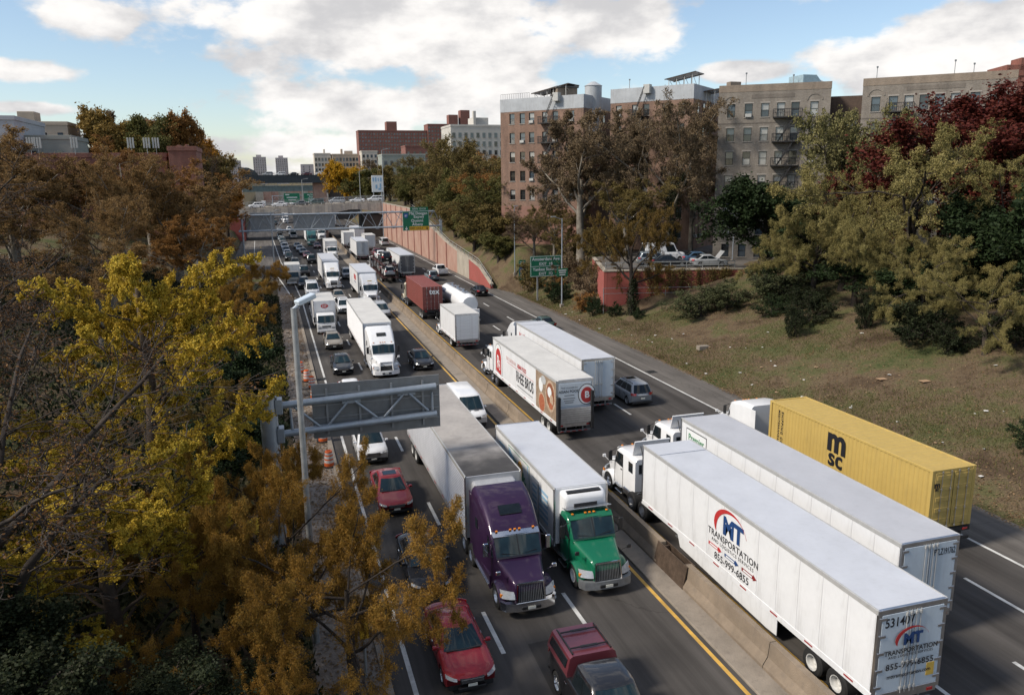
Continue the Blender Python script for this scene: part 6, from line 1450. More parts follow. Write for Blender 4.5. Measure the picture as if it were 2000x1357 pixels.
# --- trees above the retaining wall and beyond the bridges
G2 = 'trees above the retaining wall'
for i, (x, y, k, s, sz, cr, lab) in enumerate(((39, 136, 0, 11.5, 10.9, MIDG, 'dark green tree just left of the brown block, low on the bank'), (36.5, 143, 1, 9.2, 8.6, OLIV, 'brown green tree behind the low wall railing'), (38.5, 152, 0, 12.1, 11.5, RUST, 'rusty tree behind the railing below the cream block'), (37, 164, 1, 10.9, 10.9, MIDG, 'green brown tree above the gantry sign post'),
      (42, 160, 0, 13.2, 15.0, OLIV, 'tall thin brown tree before the cream block'), (38.5, 180, 1, 11.5, 10.9, OLIV, 'brown tree above the green gantry sign'), (43, 186, 0, 14.4, 16.7, OLIV, 'tallest dark branching tree before the brick slab'), (37.5, 200, 0, 11.5, 10.3, MIDG, 'low green tree over the middle of the pink wall'), (41, 214, 1, 13.8, 14.4, OLIV, 'brown tree right of the billboard'), (38, 228, 0, 11.5, 9.8, OLIV, 'brown tree at the bridge end of the pink wall'), (48, 205, 1, 15.0, 15.5, BRNL, 'bare reddish tree behind the dark branching one'), (46, 143, 1, 12.7, 12.7, OLIV, 'green brown tree hard against the brown block'), (52, 175, 0, 13.8, 13.8, RUST, 'reddish bare tree before the cream block wall'))):
    put_tree(thin[k], 'roadside_tree', lab, x, y, i * .9, s, sz, G2, crown=cr)
for i, (x, y, w, h, cr, lab) in enumerate(((35.2, 124, 5.5, 4.5, MIDG, 'green bush behind the red end of the retaining wall'), (36, 131, 7.5, 7.5, OLIV, 'bushy olive tree at the corner of the brown block'), (34.8, 138, 6, 5.5, MIDG, 'bush leaning over the bare concrete wall section'), (36.5, 146, 8, 8, MIDG, 'round green tree over the wall near its low end'), (35.2, 155, 7, 6.5, OLIV, 'olive bush hanging over the pink wall'), (36.8, 168, 9, 8.5, MIDG, 'bushy green tree right of the gantry post'), (36, 176, 7, 6, OLIV, 'olive bush above the second pink panel'), (37, 190, 9, 8, OLIV, 'bushy brown tree above the wall middle'), (36, 208, 8, 7, MIDG, 'round green tree above the wall near the billboard'), (36.5, 222, 8, 7.5, OLIV, 'olive bush by the bridge end of the wall'), (44, 131.5, 8, 8, OLIV, 'olive tree in the gap beside the brown block'), (41, 172, 10, 11, MIDG, 'broad green brown tree behind the wall trees'), (46, 192, 12, 13, OLIV, 'broad brown tree far behind the wall trees'), (42, 148, 10, 11, OLIV, 'broad olive tree behind the low wall'))):
    put_tree(dense[i % 2], 'roadside_tree', lab, x, y, i * 1.4, w, h, G2, crown=cr)
for i, (x, y, w, h, lab) in enumerate(((37.5, 112, 5, 4, 'brown bush below the brown block by the blue sign'), (40.5, 105, 6, 4.5, 'brown bush under the tall plane tree'), (42.5, 112.5, 6, 5, 'brown bush against the brown block wall'), (40, 97, 5.5, 4.5, 'brown bush above the terrace wall corner'), (45.5, 104, 6, 5, 'tangled brown bush between plane trees'))): put_tree(shrub[i % 2], 'shrub', lab, x, y, i, w, h, None, None, 'shrub', crown=BRNL if i % 2 else OLIV)
put_tree(dense[0], 'yellow_tree', 'bright golden yellow round tree beside the steel bridge', 27.5, 300, .5, 14, 15.5, None, z=7, crown=YELO)
put_tree(dense[1], 'olive_tree', 'olive green round tree touching the golden one', 35, 292, 1.5, 14, 13, None, z=7, crown=MIDG)
put_tree(dense[1], 'olive_tree', 'olive tree behind the billboard', 41, 285, 2.5, 12, 13, None, z=8, crown=OLIV)
put_tree(dense[0], 'orange_tree', 'small orange tree left of the far gantry', -10.5, 215, 2.5, 8, 11, None, z=4, crown=leaf_mat('orange_leaves', [(.2, .08, .012), (.34, .14, .02), (.42, .2, .03), (.25, .12, .02)], .25))
put_tree(thin[1], 'roadside_tree', 'pinkish bare tree before the small pale rowhouse', 52, 400, 1, 14, 19, None, z=9, crown=BRNL)
put_tree(thin[0], 'roadside_tree', 'yellowish tree before the beige building', 60, 395, 2, 13, 18, None, z=9, crown=YELO)
# --- left hill
G3 = 'bare brown trees on the left hill'
hill = [(-12, 112, 0, 14.2, 14.2, HILLB, 'brown plane tree above the ramp, rightmost on the left hill'), (-17, 104, 1, 15.0, 14.7, HILLB, 'brown plane tree second from the ramp'), (-23, 112, 2, 15.8, 15.0, RUST, 'rusty plane tree in the middle of the left hill'), (-29, 106, 0, 15.8, 15.0, HILLB, 'pale limbed plane tree before the red brick building'), (-35, 112, 1, 15.8, 14.2, HILLB, 'brown plane tree before the orange brick block'), (-42, 104, 2, 15.0, 13.5, HILLB, 'olive brown plane tree near the left edge of the hill'),
        (-11, 132, 2, 14.2, 13.5, RUST, 'rusty tree beside the ramp wall'), (-17, 128, 0, 15.0, 14.2, RUST, 'rusty tree below the red end block'), (-15, 84, 1, 11.7, 11.1, HILLB, 'olive brown tree lower on the left bank'), (-22, 80, 2, 12.3, 11.7, HILLB, 'dark olive tree left of the ginkgo top'), (-29, 76, 0, 12.8, 12.0, HILLB, 'dark brown tree at the left edge above the ginkgo'), (-36, 82, 1, 13.5, 12.8, RUST, 'rusty tree at the far left edge'), (-9, 96, 0, 10.5, 10.5, RUST, 'small rusty tree near the ramp lamp'), (-13, 66, 2, 9.0, 9.0, HILLB, 'low brown tree behind the ginkgo')]
for i, (x, y, k, s, sz, cr, lab) in enumerate(hill): put_tree(plane[k], 'plane_tree', lab, x, y, i * 1.7, s, sz, G3, crown=cr)
for i, (x, y, k, s, sz, cr, lab, z) in enumerate(((-30, 195, 0, 11.0, 14.9, YELO if False else leaf_mat('ochre_leaves', [(.12, .075, .02), (.2, .13, .03), (.26, .17, .05), (.16, .12, .04)], .2), 'ochre round tree on the hilltop', 14), (-24, 190, 1, 9.8, 13.8, MIDG, 'dark green round tree on the hilltop', 14), (-19.5, 196, 0, 8.5, 14.3, RUST, 'reddish tree right of the dark hilltop tree', 14), (-34, 205, 1, 7.8, 15.4, BRNL, 'pinkish bare tree left of the ochre hilltop tree', 14), (-15, 205, 0, 8.5, 11.0, leaf_mat('amber_leaves', [(.2, .09, .015), (.32, .15, .02), (.38, .2, .03), (.22, .12, .02)], .2), 'amber tree on the right shoulder of the hill', 13), (-45, 150, 1, 6.5, 11.0, OLIV, 'ochre bush like tree below the grey building', 12), (-12.5, 190, 0, 7.8, 10.4, OLIV, 'olive tree at the right foot of the hill', 11))):
    put_tree(dense[k], 'hilltop_tree', lab, x, y, i * 1.1, s, sz, None, z=z, crown=cr)
for o_ in [q for q in bpy.data.objects if q.name.startswith('hilltop_tree')]: o_.scale = (o_.scale[0] * 1.35, o_.scale[1] * 1.35, o_.scale[2] * 1.18)
put_tree(bare, 'bare_tree', 'leafless tree on the right shoulder of the hill', -13.5, 182, 1, 9, 15, None, z=10)
put_tree(bare, 'bare_tree', 'leafless tree at the right foot of the hill above the bridge', -9.8, 205, 2.2, 9, 12, None, z=9)
# --- foreground left
put_tree(ginkgo, 'ginkgo_tree', 'bright yellow ginkgo filling the left foreground', -5.5, 35.5, 2.2, 10.8, 11.8, None, z=2.3)
put_tree(ginkgo, 'ginkgo_tree', 'lower yellow ginkgo with hanging sprays at the bottom left', -5.6, 25.0, .7, 8.5, 7.2, None, z=2.0)
put_tree(bare, 'bare_tree', 'dark leafless tree with long limbs before the ginkgo', -8.6, 23.0, .4, 12.5, 10.5, None, z=2.8)
put_tree(bare, 'bare_tree', 'leafless twiggy tree at the left edge', -14.5, 34, 1.9, 13, 12, None)
put_tree(bare, 'bare_tree', 'leafless reddish tree behind the first bare tree', -12.5, 29.5, 3.9, 11, 10, None)
put_tree(bare, 'bare_tree', 'leafless tree high at the left edge above the ginkgo', -17.5, 48, 5.0, 14, 13, None)
put_tree(locust_near, 'locust_tree', 'orange brown locust hanging over the left lane', 1.6, 23.7, 3.4, 7.6, 7.1, None, z=.1)
put_tree(locust_near, 'locust_tree', 'amber locust at the foot of the near street lamp', -.1, 27.8, 4.0, 6.4, 7.0, None, z=.4)
put_tree(locust_near, 'locust_tree', 'amber locust hiding the foot of the thick gantry post', -1.3, 31.8, 1.0, 5.6, 6.6, None, z=.6)
put_tree(locust_near, 'locust_tree', 'orange brown locust between the low ginkgo and the lane', -.9, 24.3, 5.2, 7.4, 6.5, None, z=.5)
put_tree(locust_near, 'locust_tree', 'golden orange locust left of the near street lamp', -3.4, 26.6, 2.9, 6.5, 6.4, None, z=.9)
put_tree(locust_near, 'locust_tree', 'low orange locust before the dark bush by the verge', -2.6, 20.0, .4, 4.6, 4.6, None, z=.6)
put_tree(locust_near, 'locust_tree', 'orange tree overhanging the gore beside the ramp', -3.0, 96, 1.0, 10, 7.4, None, crown=LOCO)
put_tree(locust_near, 'locust_tree', 'yellow brown tree on the left verge behind the drums', -3.6, 66, 2.4, 7.0, 5.0, None, crown=LOCO)
put_tree(locust_near, 'locust_tree', 'orange brown tree beside the gore stripes', -4.5, 80, 3.3, 9, 6.2, None, crown=LOCO)
put_tree(locust[1], 'locust_tree', 'amber tree beside the thick gantry post', -3.6, 48, .6, 5.5, 4.8, None, crown=leaf_mat('amber_green_leaves', [(.10, .065, .012), (.19, .12, .02), (.24, .16, .03), (.13, .11, .03)], .25))
put_tree(dense[1], 'evergreen_tree', 'dark evergreen behind the thick gantry post', -3.2, 56, .6, 6, 5)
put_tree(dense[0], 'evergreen_tree', 'dark evergreen below the ginkgo, beside the gantry', -2.9, 41.5, 2.6, 5, 4.2)
for i, (x, y, s, lab) in enumerate(((-7.5, 19.0, 6.5, 'dark glossy evergreen at the bottom left corner'), (-4.6, 18.5, 5.2, 'dark evergreen under the hanging ginkgo sprays'), (-2.0, 19.5, 4.0, 'dark bush under the orange locust'), (-11.5, 24, 6, 'dark evergreen behind the leafless limbs'), (-1.0, 22.5, 2.6, 'dark shrub beside the yellow call box'), (-6.6, 29.5, 5.5, 'dark evergreen between the two ginkgos'))):
    put_tree(maple, 'evergreen_tree', lab, x, y, i * 1.2, s, s * .8, None, crown=IVY)
# --- ground cover
def scatter(name, label, cat, region, n, size, mat, seed, asp=.6, upright=False, h=.0):
    rs = np.random.RandomState(seed); xy = region(rs, n); z = ground(xy[:, 0], xy[:, 1]); z = np.where(z < 0, .014, z)
    C = np.column_stack([xy, z + .02 + rs.random(len(xy)) * h]); n = len(C)
    if upright:
        u = norm(np.column_stack([rs.normal(0, .45, n), rs.normal(0, .45, n), np.ones(n)])); v = norm(np.column_stack([rs.normal(0, 1, n), rs.normal(0, 1, n), np.zeros(n)]))
    else:
        a = rs.random(n) * 6.28; u = norm(np.column_stack([np.cos(a), np.sin(a), rs.normal(.15, .3, n)])); v = norm(np.cross(u, np.column_stack([rs.normal(0, .3, n), rs.normal(0, .3, n), np.ones(n)])))
    s = (size * rs.uniform(.5, 1.5, n))[:, None]
    q = np.stack([C, C + u * s * .5 + v * s * asp * .5, C + u * s, C + u * s * .5 - v * s * asp * .5], 1)
    o = stuff(link(name, np_mesh(name, q.reshape(-1, 3), np.arange(n * 4).reshape(-1, 4), mat=mat))); o['label'] = label; o['category'] = cat
def r_bank(rs, n):
    y = rs.uniform(20, 112, n); x = 34.6 + np.abs(rs.normal(0, 1, n)) * 11; k = (x < 62) & ~((y > 80) & (x > 38)); return np.column_stack([x, y])[k]
def r_bank_n(rs, n):
    xy = r_bank(rs, n); f = np.sin(xy[:, 0] * .55 + 1.7 * np.sin(xy[:, 1] * .13)) + np.sin(xy[:, 1] * .31 + xy[:, 0] * .2); return xy[f > rs.uniform(-1.2, 1.0, len(xy))]
GRASS = leaf_mat('grass_blades', [(.040, .050, .014), (.07, .082, .022), (.11, .105, .035), (.15, .12, .06)], .2)
LITL = leaf_mat('fallen_leaves', [(.09, .05, .025), (.16, .10, .05), (.24, .17, .10), (.12, .07, .03)], .1)
scatter('grass', 'short patchy grass on the right bank', 'grass', r_bank_n, 150000, .17, GRASS, 1, .16, True)
scatter('fallen_leaves', 'brown fallen leaves scattered on the right bank', 'leaves', r_bank, 30000, .12, LITL, 2, .7)
def r_edge(rs, n): return np.column_stack([34.2 + np.abs(rs.normal(0, .9, n)), rs.uniform(20, 116, n)])
scatter('leaf_drift', 'leaves drifted along the edge of the right shoulder', 'leaves', r_edge, 9000, .10, LITL, 3, .7)
def l_edge(rs, n): return np.column_stack([2.55 - np.abs(rs.normal(0, 1.2, n)), rs.uniform(14, 125, n)])
scatter('leaf_litter', 'leaf litter and rubble on the left verge', 'leaves', l_edge, 14000, .12, LITL, 4, .7)
def l_bank(rs, n): return np.column_stack([rs.uniform(-30, .5, n), rs.uniform(10, 120, n)])
scatter('undergrowth', 'low dark undergrowth on the left bank', 'undergrowth', l_bank, 60000, .30, IVY, 5, .6, True, .3)
# litter: a few separate scraps
LIT = M('white_litter', (.62, .60, .56), .7, var=.15, vscale=8); CARD = M('brown_cardboard', (.34, .22, .13), .8, var=.15, vscale=8)
rl = random.Random(3)
nm = 0
for i in range(70):
    x = 34.8 + abs(rl.gauss(0, 1)) * 6; y = rl.uniform(30, 108)
    if y > 78 and x > 37: continue
    z = float(ground(x, y)); b = MB(); s = rl.uniform(.07, .22); n = 5
    pts = [(s * rl.uniform(.6, 1.2) * math.cos(2 * PI * k / n), s * rl.uniform(.4, 1) * math.sin(2 * PI * k / n), rl.uniform(.0, .05)) for k in range(n)]
    b.add(pts + [(0, 0, .06)], [(k, (k + 1) % n, n) for k in range(n)]); solid(b, (0, 0, -.004))
    o = tag(b.obj('litter', LIT if rl.random() < .85 else CARD, loc=(x, y, max(.01, z) + .05)), 'small crumpled scrap of litter lying on the right bank', 'litter', 'litter on the right bank')
for (x, y, lab) in ((42.6, 46.3, 'flat brown cardboard sheet on the grass behind the yellow container, left one'), (43.8, 43.5, 'flat brown cardboard sheet on the grass behind the yellow container, right one')):
    tag(MB().box(-.35, .35, -.25, .25, 0, .03, .005).obj('cardboard', CARD, loc=(x, y, float(ground(x, y)) + .06)), lab, 'cardboard')
tag(MB().box(-.55, .55, -.3, .3, -.1, .32, .03).obj('concrete_block', CONC, loc=(38.3, 64.5, float(ground(38.3, 64.5)))), 'grey concrete block lying on the grass above the shoulder', 'block')
for i in range(60):
    x = rl.uniform(.4, 2.4); y = rl.uniform(28, 100); s = rl.uniform(.08, .28); b = MB()
    b.box(-s, s, -s * .7, s * .7, 0, s * .5, s * .2); o = b.obj('rubble', CONC, loc=(x, y, .01)); o.rotation_euler = (rl.uniform(-.3, .3), rl.uniform(-.3, .3), rl.uniform(0, 3)); tag(o, 'broken lump of concrete on the left verge', 'rubble', 'rubble on the left verge')
# ------------------------------------------------------------------ traffic
def truck(name, label, x, y, away, cat='truck'):
    t = thing(name, label, cat); place(t, x, y, away); return t
def swoosh(tr, cx, cz, y0, rx, rz, a0, a1, wmax, mat, facing):
    """crescent in the local plane of a trailer side ('+x','-x') or rear ('-y')"""
    n = 22; pts = []
    for sgn in (1, -1):
        for i in range(n + 1):
            t = i / n if sgn == 1 else 1 - i / n; a = a0 + (a1 - a0) * t; w = wmax * math.sin(PI * min(1, t * 1.15 + .0) ** .8) * (1 - t * .75) + .01
            r = 1 + sgn * w / 2; pts.append((cx + rx * r * math.cos(a), cz + rz * r * math.sin(a)))
    b = MB(); m = len(pts)
    for i in range(n): b.prism([pts[i], pts[i + 1], pts[m - 2 - i], pts[m - 1 - i]], 1, -.003, .003)
    o = b.obj('logo', mat, tr); o.rotation_euler = (0, 0, {'-y': 0, '-x': -PI / 2, '+x': PI / 2}[facing]); o.location = y0
    return o
def disc(tr, loc, rx, rz, mat, facing, name='logo', n=28, th=.004, a0=0, a1=2 * PI):
    o = MB().prism([(rx * math.cos(a0 + (a1 - a0) * i / n), rz * math.sin(a0 + (a1 - a0) * i / n)) for i in range(n)], 1, -th, th).obj(name, mat, tr); o.location = loc
    o.rotation_euler = (0, 0, {'-y': 0, '+y': PI, '-x': -PI / 2, '+x': PI / 2}[facing]); return o
# --- outbound side (driving away)
t = truck('semi_truck', 'white semi with long smooth trailer lettered MT Transportation, nearest the median', 18.28, 39.6, True)
tractor(t, 'day', 'white', grille='wide', ext=1.35); recolour(t, 'white')
tr = trailer(t, -5.75, 16.15, side=TRW, roof=TRROOF, door=DOORB, skirt=True)
X = -1.318; yc = -13.9     # left side of trailer
letters('MT', 1.05, NAVY, tr, (X, yc, 3.08), '-x', bold=.05)
swoosh(tr, 0, 0, (X - .003, yc + .15, 2.95), 1.15, .85, PI * 1.12, PI * .08, .30, REDK, '-x')
letters('TRANSPORTATION', .40, INK, tr, (X, yc, 2.45), '-x', bold=.012, spacing=1.06)
letters('AND LOGISTICS SERVICES', .215, INK, tr, (X, yc, 2.16), '-x', spacing=1.25)
letters('855-999-6855', .43, INK, tr, (X, yc, 1.52), '-x', bold=.012, spacing=1.05)
for k, (dy, mt_) in enumerate(((1.25, REDK), (.0, NAVY), (-1.25, M('dark_red_ink', (.2, .02, .02), .5, var=.1)))):
    z = 1.88; o = MB().prism([(-.5, -.07), (.28, -.07), (.28, -.13), (.52, 0), (.28, .13), (.28, .07), (-.5, .07)], 1, -.004, .004).obj('arrow', mt_, tr); o.location = (X - .003, yc + dy, z); o.rotation_euler = (0, 0, -PI / 2)
    MB().box(-.012, .0, -.30, .30, -.03, .03).obj('arrow_text', SWHITE, tr, loc=(X - .006, yc + dy + .08, z))
yr = -5.75 - 16.15 - .04
letters('531407', .44, INK, tr, (-.50, yr, 3.62), bold=.012, squeeze=.85)
letters('MT', .52, NAVY, tr, (.02, yr - .045, 2.98), bold=.05); swoosh(tr, 0, 0, (.02, yr - .05, 2.95), .62, .44, PI * 1.1, PI * .1, .3, REDK, '-y')
letters('TRANSPORTATION', .235, INK, tr, (0, yr - .045, 2.60), bold=.012); letters('AND LOGISTICS SERVICES', .125, INK, tr, (0, yr - .045, 2.44), spacing=1.2)
letters('855-999-6855', .30, INK, tr, (0, yr - .045, 2.10), bold=.01, spacing=1.1); letters('mttransportation.com', .19, INK, tr, (0, yr - .045, 1.76), bold=.008)
MB().box(.72, 1.02, yr - .012, yr + .01, 1.5, 1.95, .004).obj('placard', PLATEY, tr)
t = truck('semi_truck', 'white semi with smooth trailer marked Premier, in the second outbound lane', 22.28, 43.0, True)
tractor(t, 'day', 'white', grille='wide', ext=1.35); recolour(t, 'white')
b = MB(); b.box(-.9, .9, -.02, .02, 0, .9)
tr = trailer(t, -5.75, 16.15, side=TRW, roof=M('grey_trailer_roof', (.42, .43, .46), .5, var=.06, vscale=.8, dirt=.15), door=DOORB, roofseam=False)
MB().box(-.008, 0, -1.05, 1.05, 2.75, 3.75).obj('placard_edge', INK, tr, loc=(-1.312, -7.4, 0)); MB().box(-.008, 0, -1.0, 1.0, 2.8, 3.7).obj('placard', SWHITE, tr, loc=(-1.316, -7.4, 0))
letters('Premier', .50, GREENK, tr, (-1.327, -7.4, 3.3), '-x', bold=.02); letters('TRAILERS', .0001 + .2, INK, tr, (-1.327, -7.4, 2.98), '-x') if False else None
letters('PTLZ191762', .36, INK, tr, (.64, -5.75 - 16.15 - .04, 3.55), bold=.012, squeeze=.52)
t = truck('container_truck', 'white sleeper truck hauling a yellow corrugated container lettered msc', 28.85, 45.2, True)
tractor(t, 'mid', 'white', sl_len=1.6); recolour(t, 'white')
YEL = M('yellow_container_paint', (.46, .325, .095), .5, var=.06, vscale=1.2, dirt=.28)
tr = container(t, -6.55, 12.19, YEL)
letters('m', 1.9, INK, tr, (-1.222, -12.4, 3.42), '-x', bold=.035); letters('sc', 1.35, INK, tr, (-1.222, -12.4, 2.45), '-x', bold=.025, spacing=1.05)
letters('m', .42, INK, tr, (-.95, -6.55 - 12.19 - .05, 3.42), '-y', bold=.04); letters('sc', .25, INK, tr, (-.95, -6.55 - 12.19 - .05, 3.22), '-y', bold=.04)
o = letters('SHIPPING CO', .26, INK, tr, (-1.222, -7.75, 2.75), '-x', bold=.03, spacing=1.3); o.rotation_euler = (0, PI / 2, -PI / 2)
o = letters('MEDITERRANEAN', .22, INK, tr, (-1.222, -7.45, 2.75), '-x', bold=.03, spacing=1.2); o.rotation_euler = (0, PI / 2, -PI / 2)
letters('MTC', .26, INK, t, (-1.215, -3.9, 1.6), '-x', bold=.02)
t = truck('semi_truck', 'white semi with trailer lettered Rhee Bros and food pictures', 18.5, 67.5, True)
tractor(t, 'day', 'white', grille='wide', fairing=False, ext=.8); recolour(t, 'white')
tr = trailer(t, -4.95, 15.5, side=TRW, roof=TRROOFW, door=DOORB, style='plain', rear='rollup')
X = -1.306
def arch_logo(r, zb_, zt_, mat, dx):
    pts = [(-r, zb_ + .15), (r, zb_)] + [(r * math.cos(PI * i / 16), zt_ - r + r * math.sin(PI * i / 16)) for i in range(17)]
    o = MB().prism(pts, 1, -.003, .003).obj('logo', mat, tr); o.location = (X - dx, -6.6, 0); o.rotation_euler = (0, 0, -PI / 2)
arch_logo(1.05, 1.30, 3.85, INK, 0); arch_logo(1.0, 1.34, 3.80, SWHITE, .004); arch_logo(.78, 1.36, 3.45, REDK, .008)
letters('R', 1.55, SWHITE, tr, (X - .014, -6.5, 2.25), '-x', bold=.01, squeeze=.8); letters('B', 1.2, SWHITE, tr, (X - .014, -6.95, 2.05), '-x', bold=.0, squeeze=.6)
MB().box(-.004, .0, -2.55, 4.1, 2.855, 2.885).obj('line', REDK, tr, loc=(X - .002, -13.2, 0))
letters('THE LEADER IN', .42, M('pale_red_ink', (.6, .38, .36), .5, var=.1), tr, (X - .004, -10.1, 3.15), '-x', squeeze=.9); letters('ASIAN FOOD', .46, REDK, tr, (X - .004, -12.9, 3.16), '-x', bold=.02, squeeze=.8)
letters('RHEE BROS', 1.15, INK, tr, (X - .004, -13.6, 2.30), '-x', bold=.015, squeeze=.72)
MB().box(-.004, 0, -1.9, 1.9, 1.60, 1.66).obj('text_line', STEELG, tr, loc=(X - .002, -13.6, 0))
FOODB = M('food_picture_wood', (.20, .125, .075), .6, vscale=2.5, col2=(.34, .27, .20)); FOODC = M('food_picture_bowl', (.55, .46, .36), .5, vscale=6, col2=(.35, .2, .11)); FOODD = M('food_picture_broth', (.16, .07, .035), .5, vscale=6, col2=(.30, .10, .05)); FOODR = M('food_picture_red', (.30, .05, .025), .5, vscale=8, col2=(.42, .18, .09))
MB().box(-.006, .0, -2.1, 2.05, 1.28, 3.92).obj('food_picture', FOODB, tr, loc=(X, -18.3, 0))
for (dy, z, ry, rz, m_) in ((-1.0, 2.75, .98, 1.08, FOODC), (-1.0, 2.8, .80, .86, FOODD), (.75, 1.85, .72, .75, FOODC), (.75, 1.85, .6, .62, FOODR), (.95, 3.1, .42, .5, SWHITE), (-.85, 3.0, .40, .36, SWHITE), (-1.25, 2.55, .34, .36, FOODC), (.4, 3.55, .5, .3, M('food_picture_grey', (.42, .43, .43), .5, var=.2, vscale=4)), (-1.1, 2.1, .4, .22, FOODR)): disc(tr, (X - .008 - .0012 * (abs(dy * 7 + z * 5) % 3) - (.002 if ry < .9 else 0) - (.004 if ry < .65 else 0), -18.3 + dy, z), ry, rz, m_, '-x', 'food_picture')
yr = -4.95 - 15.5
MB().box(-1.12, 1.12, yr - .05, yr - .035, 2.35, 3.85, .003).obj('rear_picture', M('rear_panel_pale', (.55, .59, .62), .5, var=.04), tr)
disc(tr, (.82, yr - .054, 3.05), .62, .72, INK, '-y'); disc(tr, (.82, yr - .06, 3.05), .57, .67, SWHITE, '-y'); disc(tr, (.84, yr - .066, 3.0), .44, .54, REDK, '-y'); letters('B', .62, SWHITE, tr, (.84, yr - .075, 3.0), bold=.03)
letters('THE LEADER IN', .17, STEELG, tr, (-.42, yr - .056, 3.58)); letters('ASIAN FOOD', .25, INK, tr, (-.42, yr - .056, 3.32), bold=.015)
for (z, w) in ((3.06, .35), (2.86, .42), (2.70, .36), (2.56, .3)): MB().box(-.42 - w, -.42 + w, yr - .057, yr - .05, z - .03, z + .03).obj('text_line', STEELG, tr)
lg = MB().box(-1.08, 1.08, yr - .22, yr - .10, 1.15, 2.25, .02).obj('lift_gate', ALU, t)
for k in range(7): MB().box(-1.06, 1.06, yr - .235, yr - .215, 1.2 + k * .15, 1.22 + k * .15).obj('gate_rib', STEELG, lg)
for s in (-1, 1): MB().box(s * 1.18 - .1, s * 1.18 + .1, yr - .26, yr - .04, .7, 3.0 if s < 0 else 3.3, .02).obj('lift_post', FRAME, t)
t = truck('semi_truck', 'white sleeper semi with trailer lettered MAG beside the food lettered one', 22.35, 74.3, True)
tractor(t, 'sleeper', 'white'); recolour(t, 'white')
tr = trailer(t, -6.0, 16.15, side=TRW, roof=TRROOF, door=DOORB)
letters('MAG', 1.0, REDK, tr, (-1.32, -7.7, 3.0), '-x', bold=.0, squeeze=.8)
def box_truck(label, x, y, away, L, zt, key='white', cab='day', side=TRW, roof=TRROOFW, door=TRW, rear='rollup', name='box_truck', panel='plain', rims=RIMW, detail=True, front_y=-3.25, bumper=False):
    t = truck(name, label, x, y, away)
    tractor(t, 'day', key, rear_axles=0, fairing=False, chromebump=bumper, rims=rims); recolour(t, key)
    tr = trailer(t, front_y, L, Wd=2.5, zb=1.05, zt=zt, side=side, roof=roof, door=door, style=panel, rear=rear, landing=False, wheels_y=[front_y - L + 2.3], detail=detail, roofseam=False)
    return t, tr
box_truck('plain white box truck with roll up rear door beside the tanker', 18.35, 87.0, True, 7.3, 3.75)
# tanker
t = truck('tanker_truck', 'white cylindrical tanker truck behind the plain box truck', 22.0, 107.5, True, 'tanker')
tractor(t, 'day', 'white', fairing=False); recolour(t, 'white')
n = 24; secs = []
for y, r in ((-5.2, .5), (-5.25, .9), (-5.5, 1.12), (-6.0, 1.2), (-16.4, 1.2), (-16.9, 1.14), (-17.6, .92), (-17.62, .5)): secs.append([(r * math.cos(2 * PI * i / n), y, 2.45 + r * math.sin(2 * PI * i / n)) for i in range(n)])
tk = MB().loft(secs).obj('tank', WHITEP, t, 45)
MB().box(-.35, .35, -16.3, -6.2, 3.63, 3.69, .01).obj('walkway', ALU, tk)
for y in (-8, -11, -14): MB().lathe([(3.6, .32), (3.85, .32), (3.88, .28), (3.88, .001)], False, 14).obj('hatch', ALU, tk, loc=(0, y, 0))
MB().box(-1.1, 1.1, -17.75, -17.55, 1.0, 1.9, .03).obj('rear_cabinet', WHITEP, t); MB().box(-1.2, 1.2, -17.8, -17.6, .5, .66, .01).obj('underride_bar', STEELG, t)
for s in (-1, 1): MB().box(s * .8 - .12, s * .8 + .12, -17.78, -17.74, 1.1, 1.25).obj('tail_light', REDL, t)
b = MB(); b.box(-.45, .45, -17.3, -5.5, 1.02, 1.3); b.obj('tank_frame', FRAME, t)
for y in (-15.6, -16.8):
    for s in (-1, 1): wheel(t, s * .95, y, .52, .6, 'truck', RIMW)
o = letters('WEBER', .72, M('dark_blue_ink', (.03, .05, .12), .5, var=.1), tk, (-1.17, -7.6, 2.95), '-x', bold=.03); o.rotation_euler = (-.42, 0, -PI / 2); o.location = (-1.10, -7.6, 2.98)
# red container truck
t = truck('container_truck', 'cream cab truck hauling a dark red container lettered tex', 18.5, 112.4, True)
tractor(t, 'day', 'cream', fairing=False); recolour(t, 'cream')
RED = M('red_container_paint', (.20, .055, .045), .55, var=.1, vscale=1.2, dirt=.35)
tr = container(t, -5.2, 12.19, RED); letters('tex', .95, SWHITE, tr, (.2, -5.2 - 12.19 - .10, 3.5), '-y', bold=.02)
# car carrier with its load
t = truck('car_carrier', 'open steel car carrier loaded with cars on two decks', 18.6, 153.5, True)
tractor(t, 'day', 'white', fairing=False); recolour(t, 'white')
CARR = M('dark_red_steel', (.07, .03, .028), .6, .3, var=.3, vscale=2)
for z0, z1 in ((1.05, .95), (2.95, 3.05)):
    b = MB()
    for s in (-1, 1): b.bar((s * 1.0, -5.0, z0), (s * 1.0, -22.5, z1), .5, .1)
    for k in range(9): y = -5.4 - k * 2.1; b.bar((-1.2, y, z0 - .05), (1.2, y, z0 - .05), .1, .1)
    b.obj('deck', CARR, t)
for s in (-1, 1):
    for y in (-5.2, -9.5, -14, -18, -22): MB().bar((s * 1.22, y, .7), (s * 1.22, y - .3, 3.3), .12, .12).obj('post', CARR, t)
    for (ya, yb) in ((-5.2, -9.5), (-9.5, -14), (-14, -18), (-18, -22)): MB().bar((s * 1.22, ya, 1.0), (s * 1.22, yb, 3.0), .08, .1).obj('brace', CARR, t)
    for y in (-18.2, -19.4): wheel(t, s * .95, y, .42, .5, 'truck', RIMW)
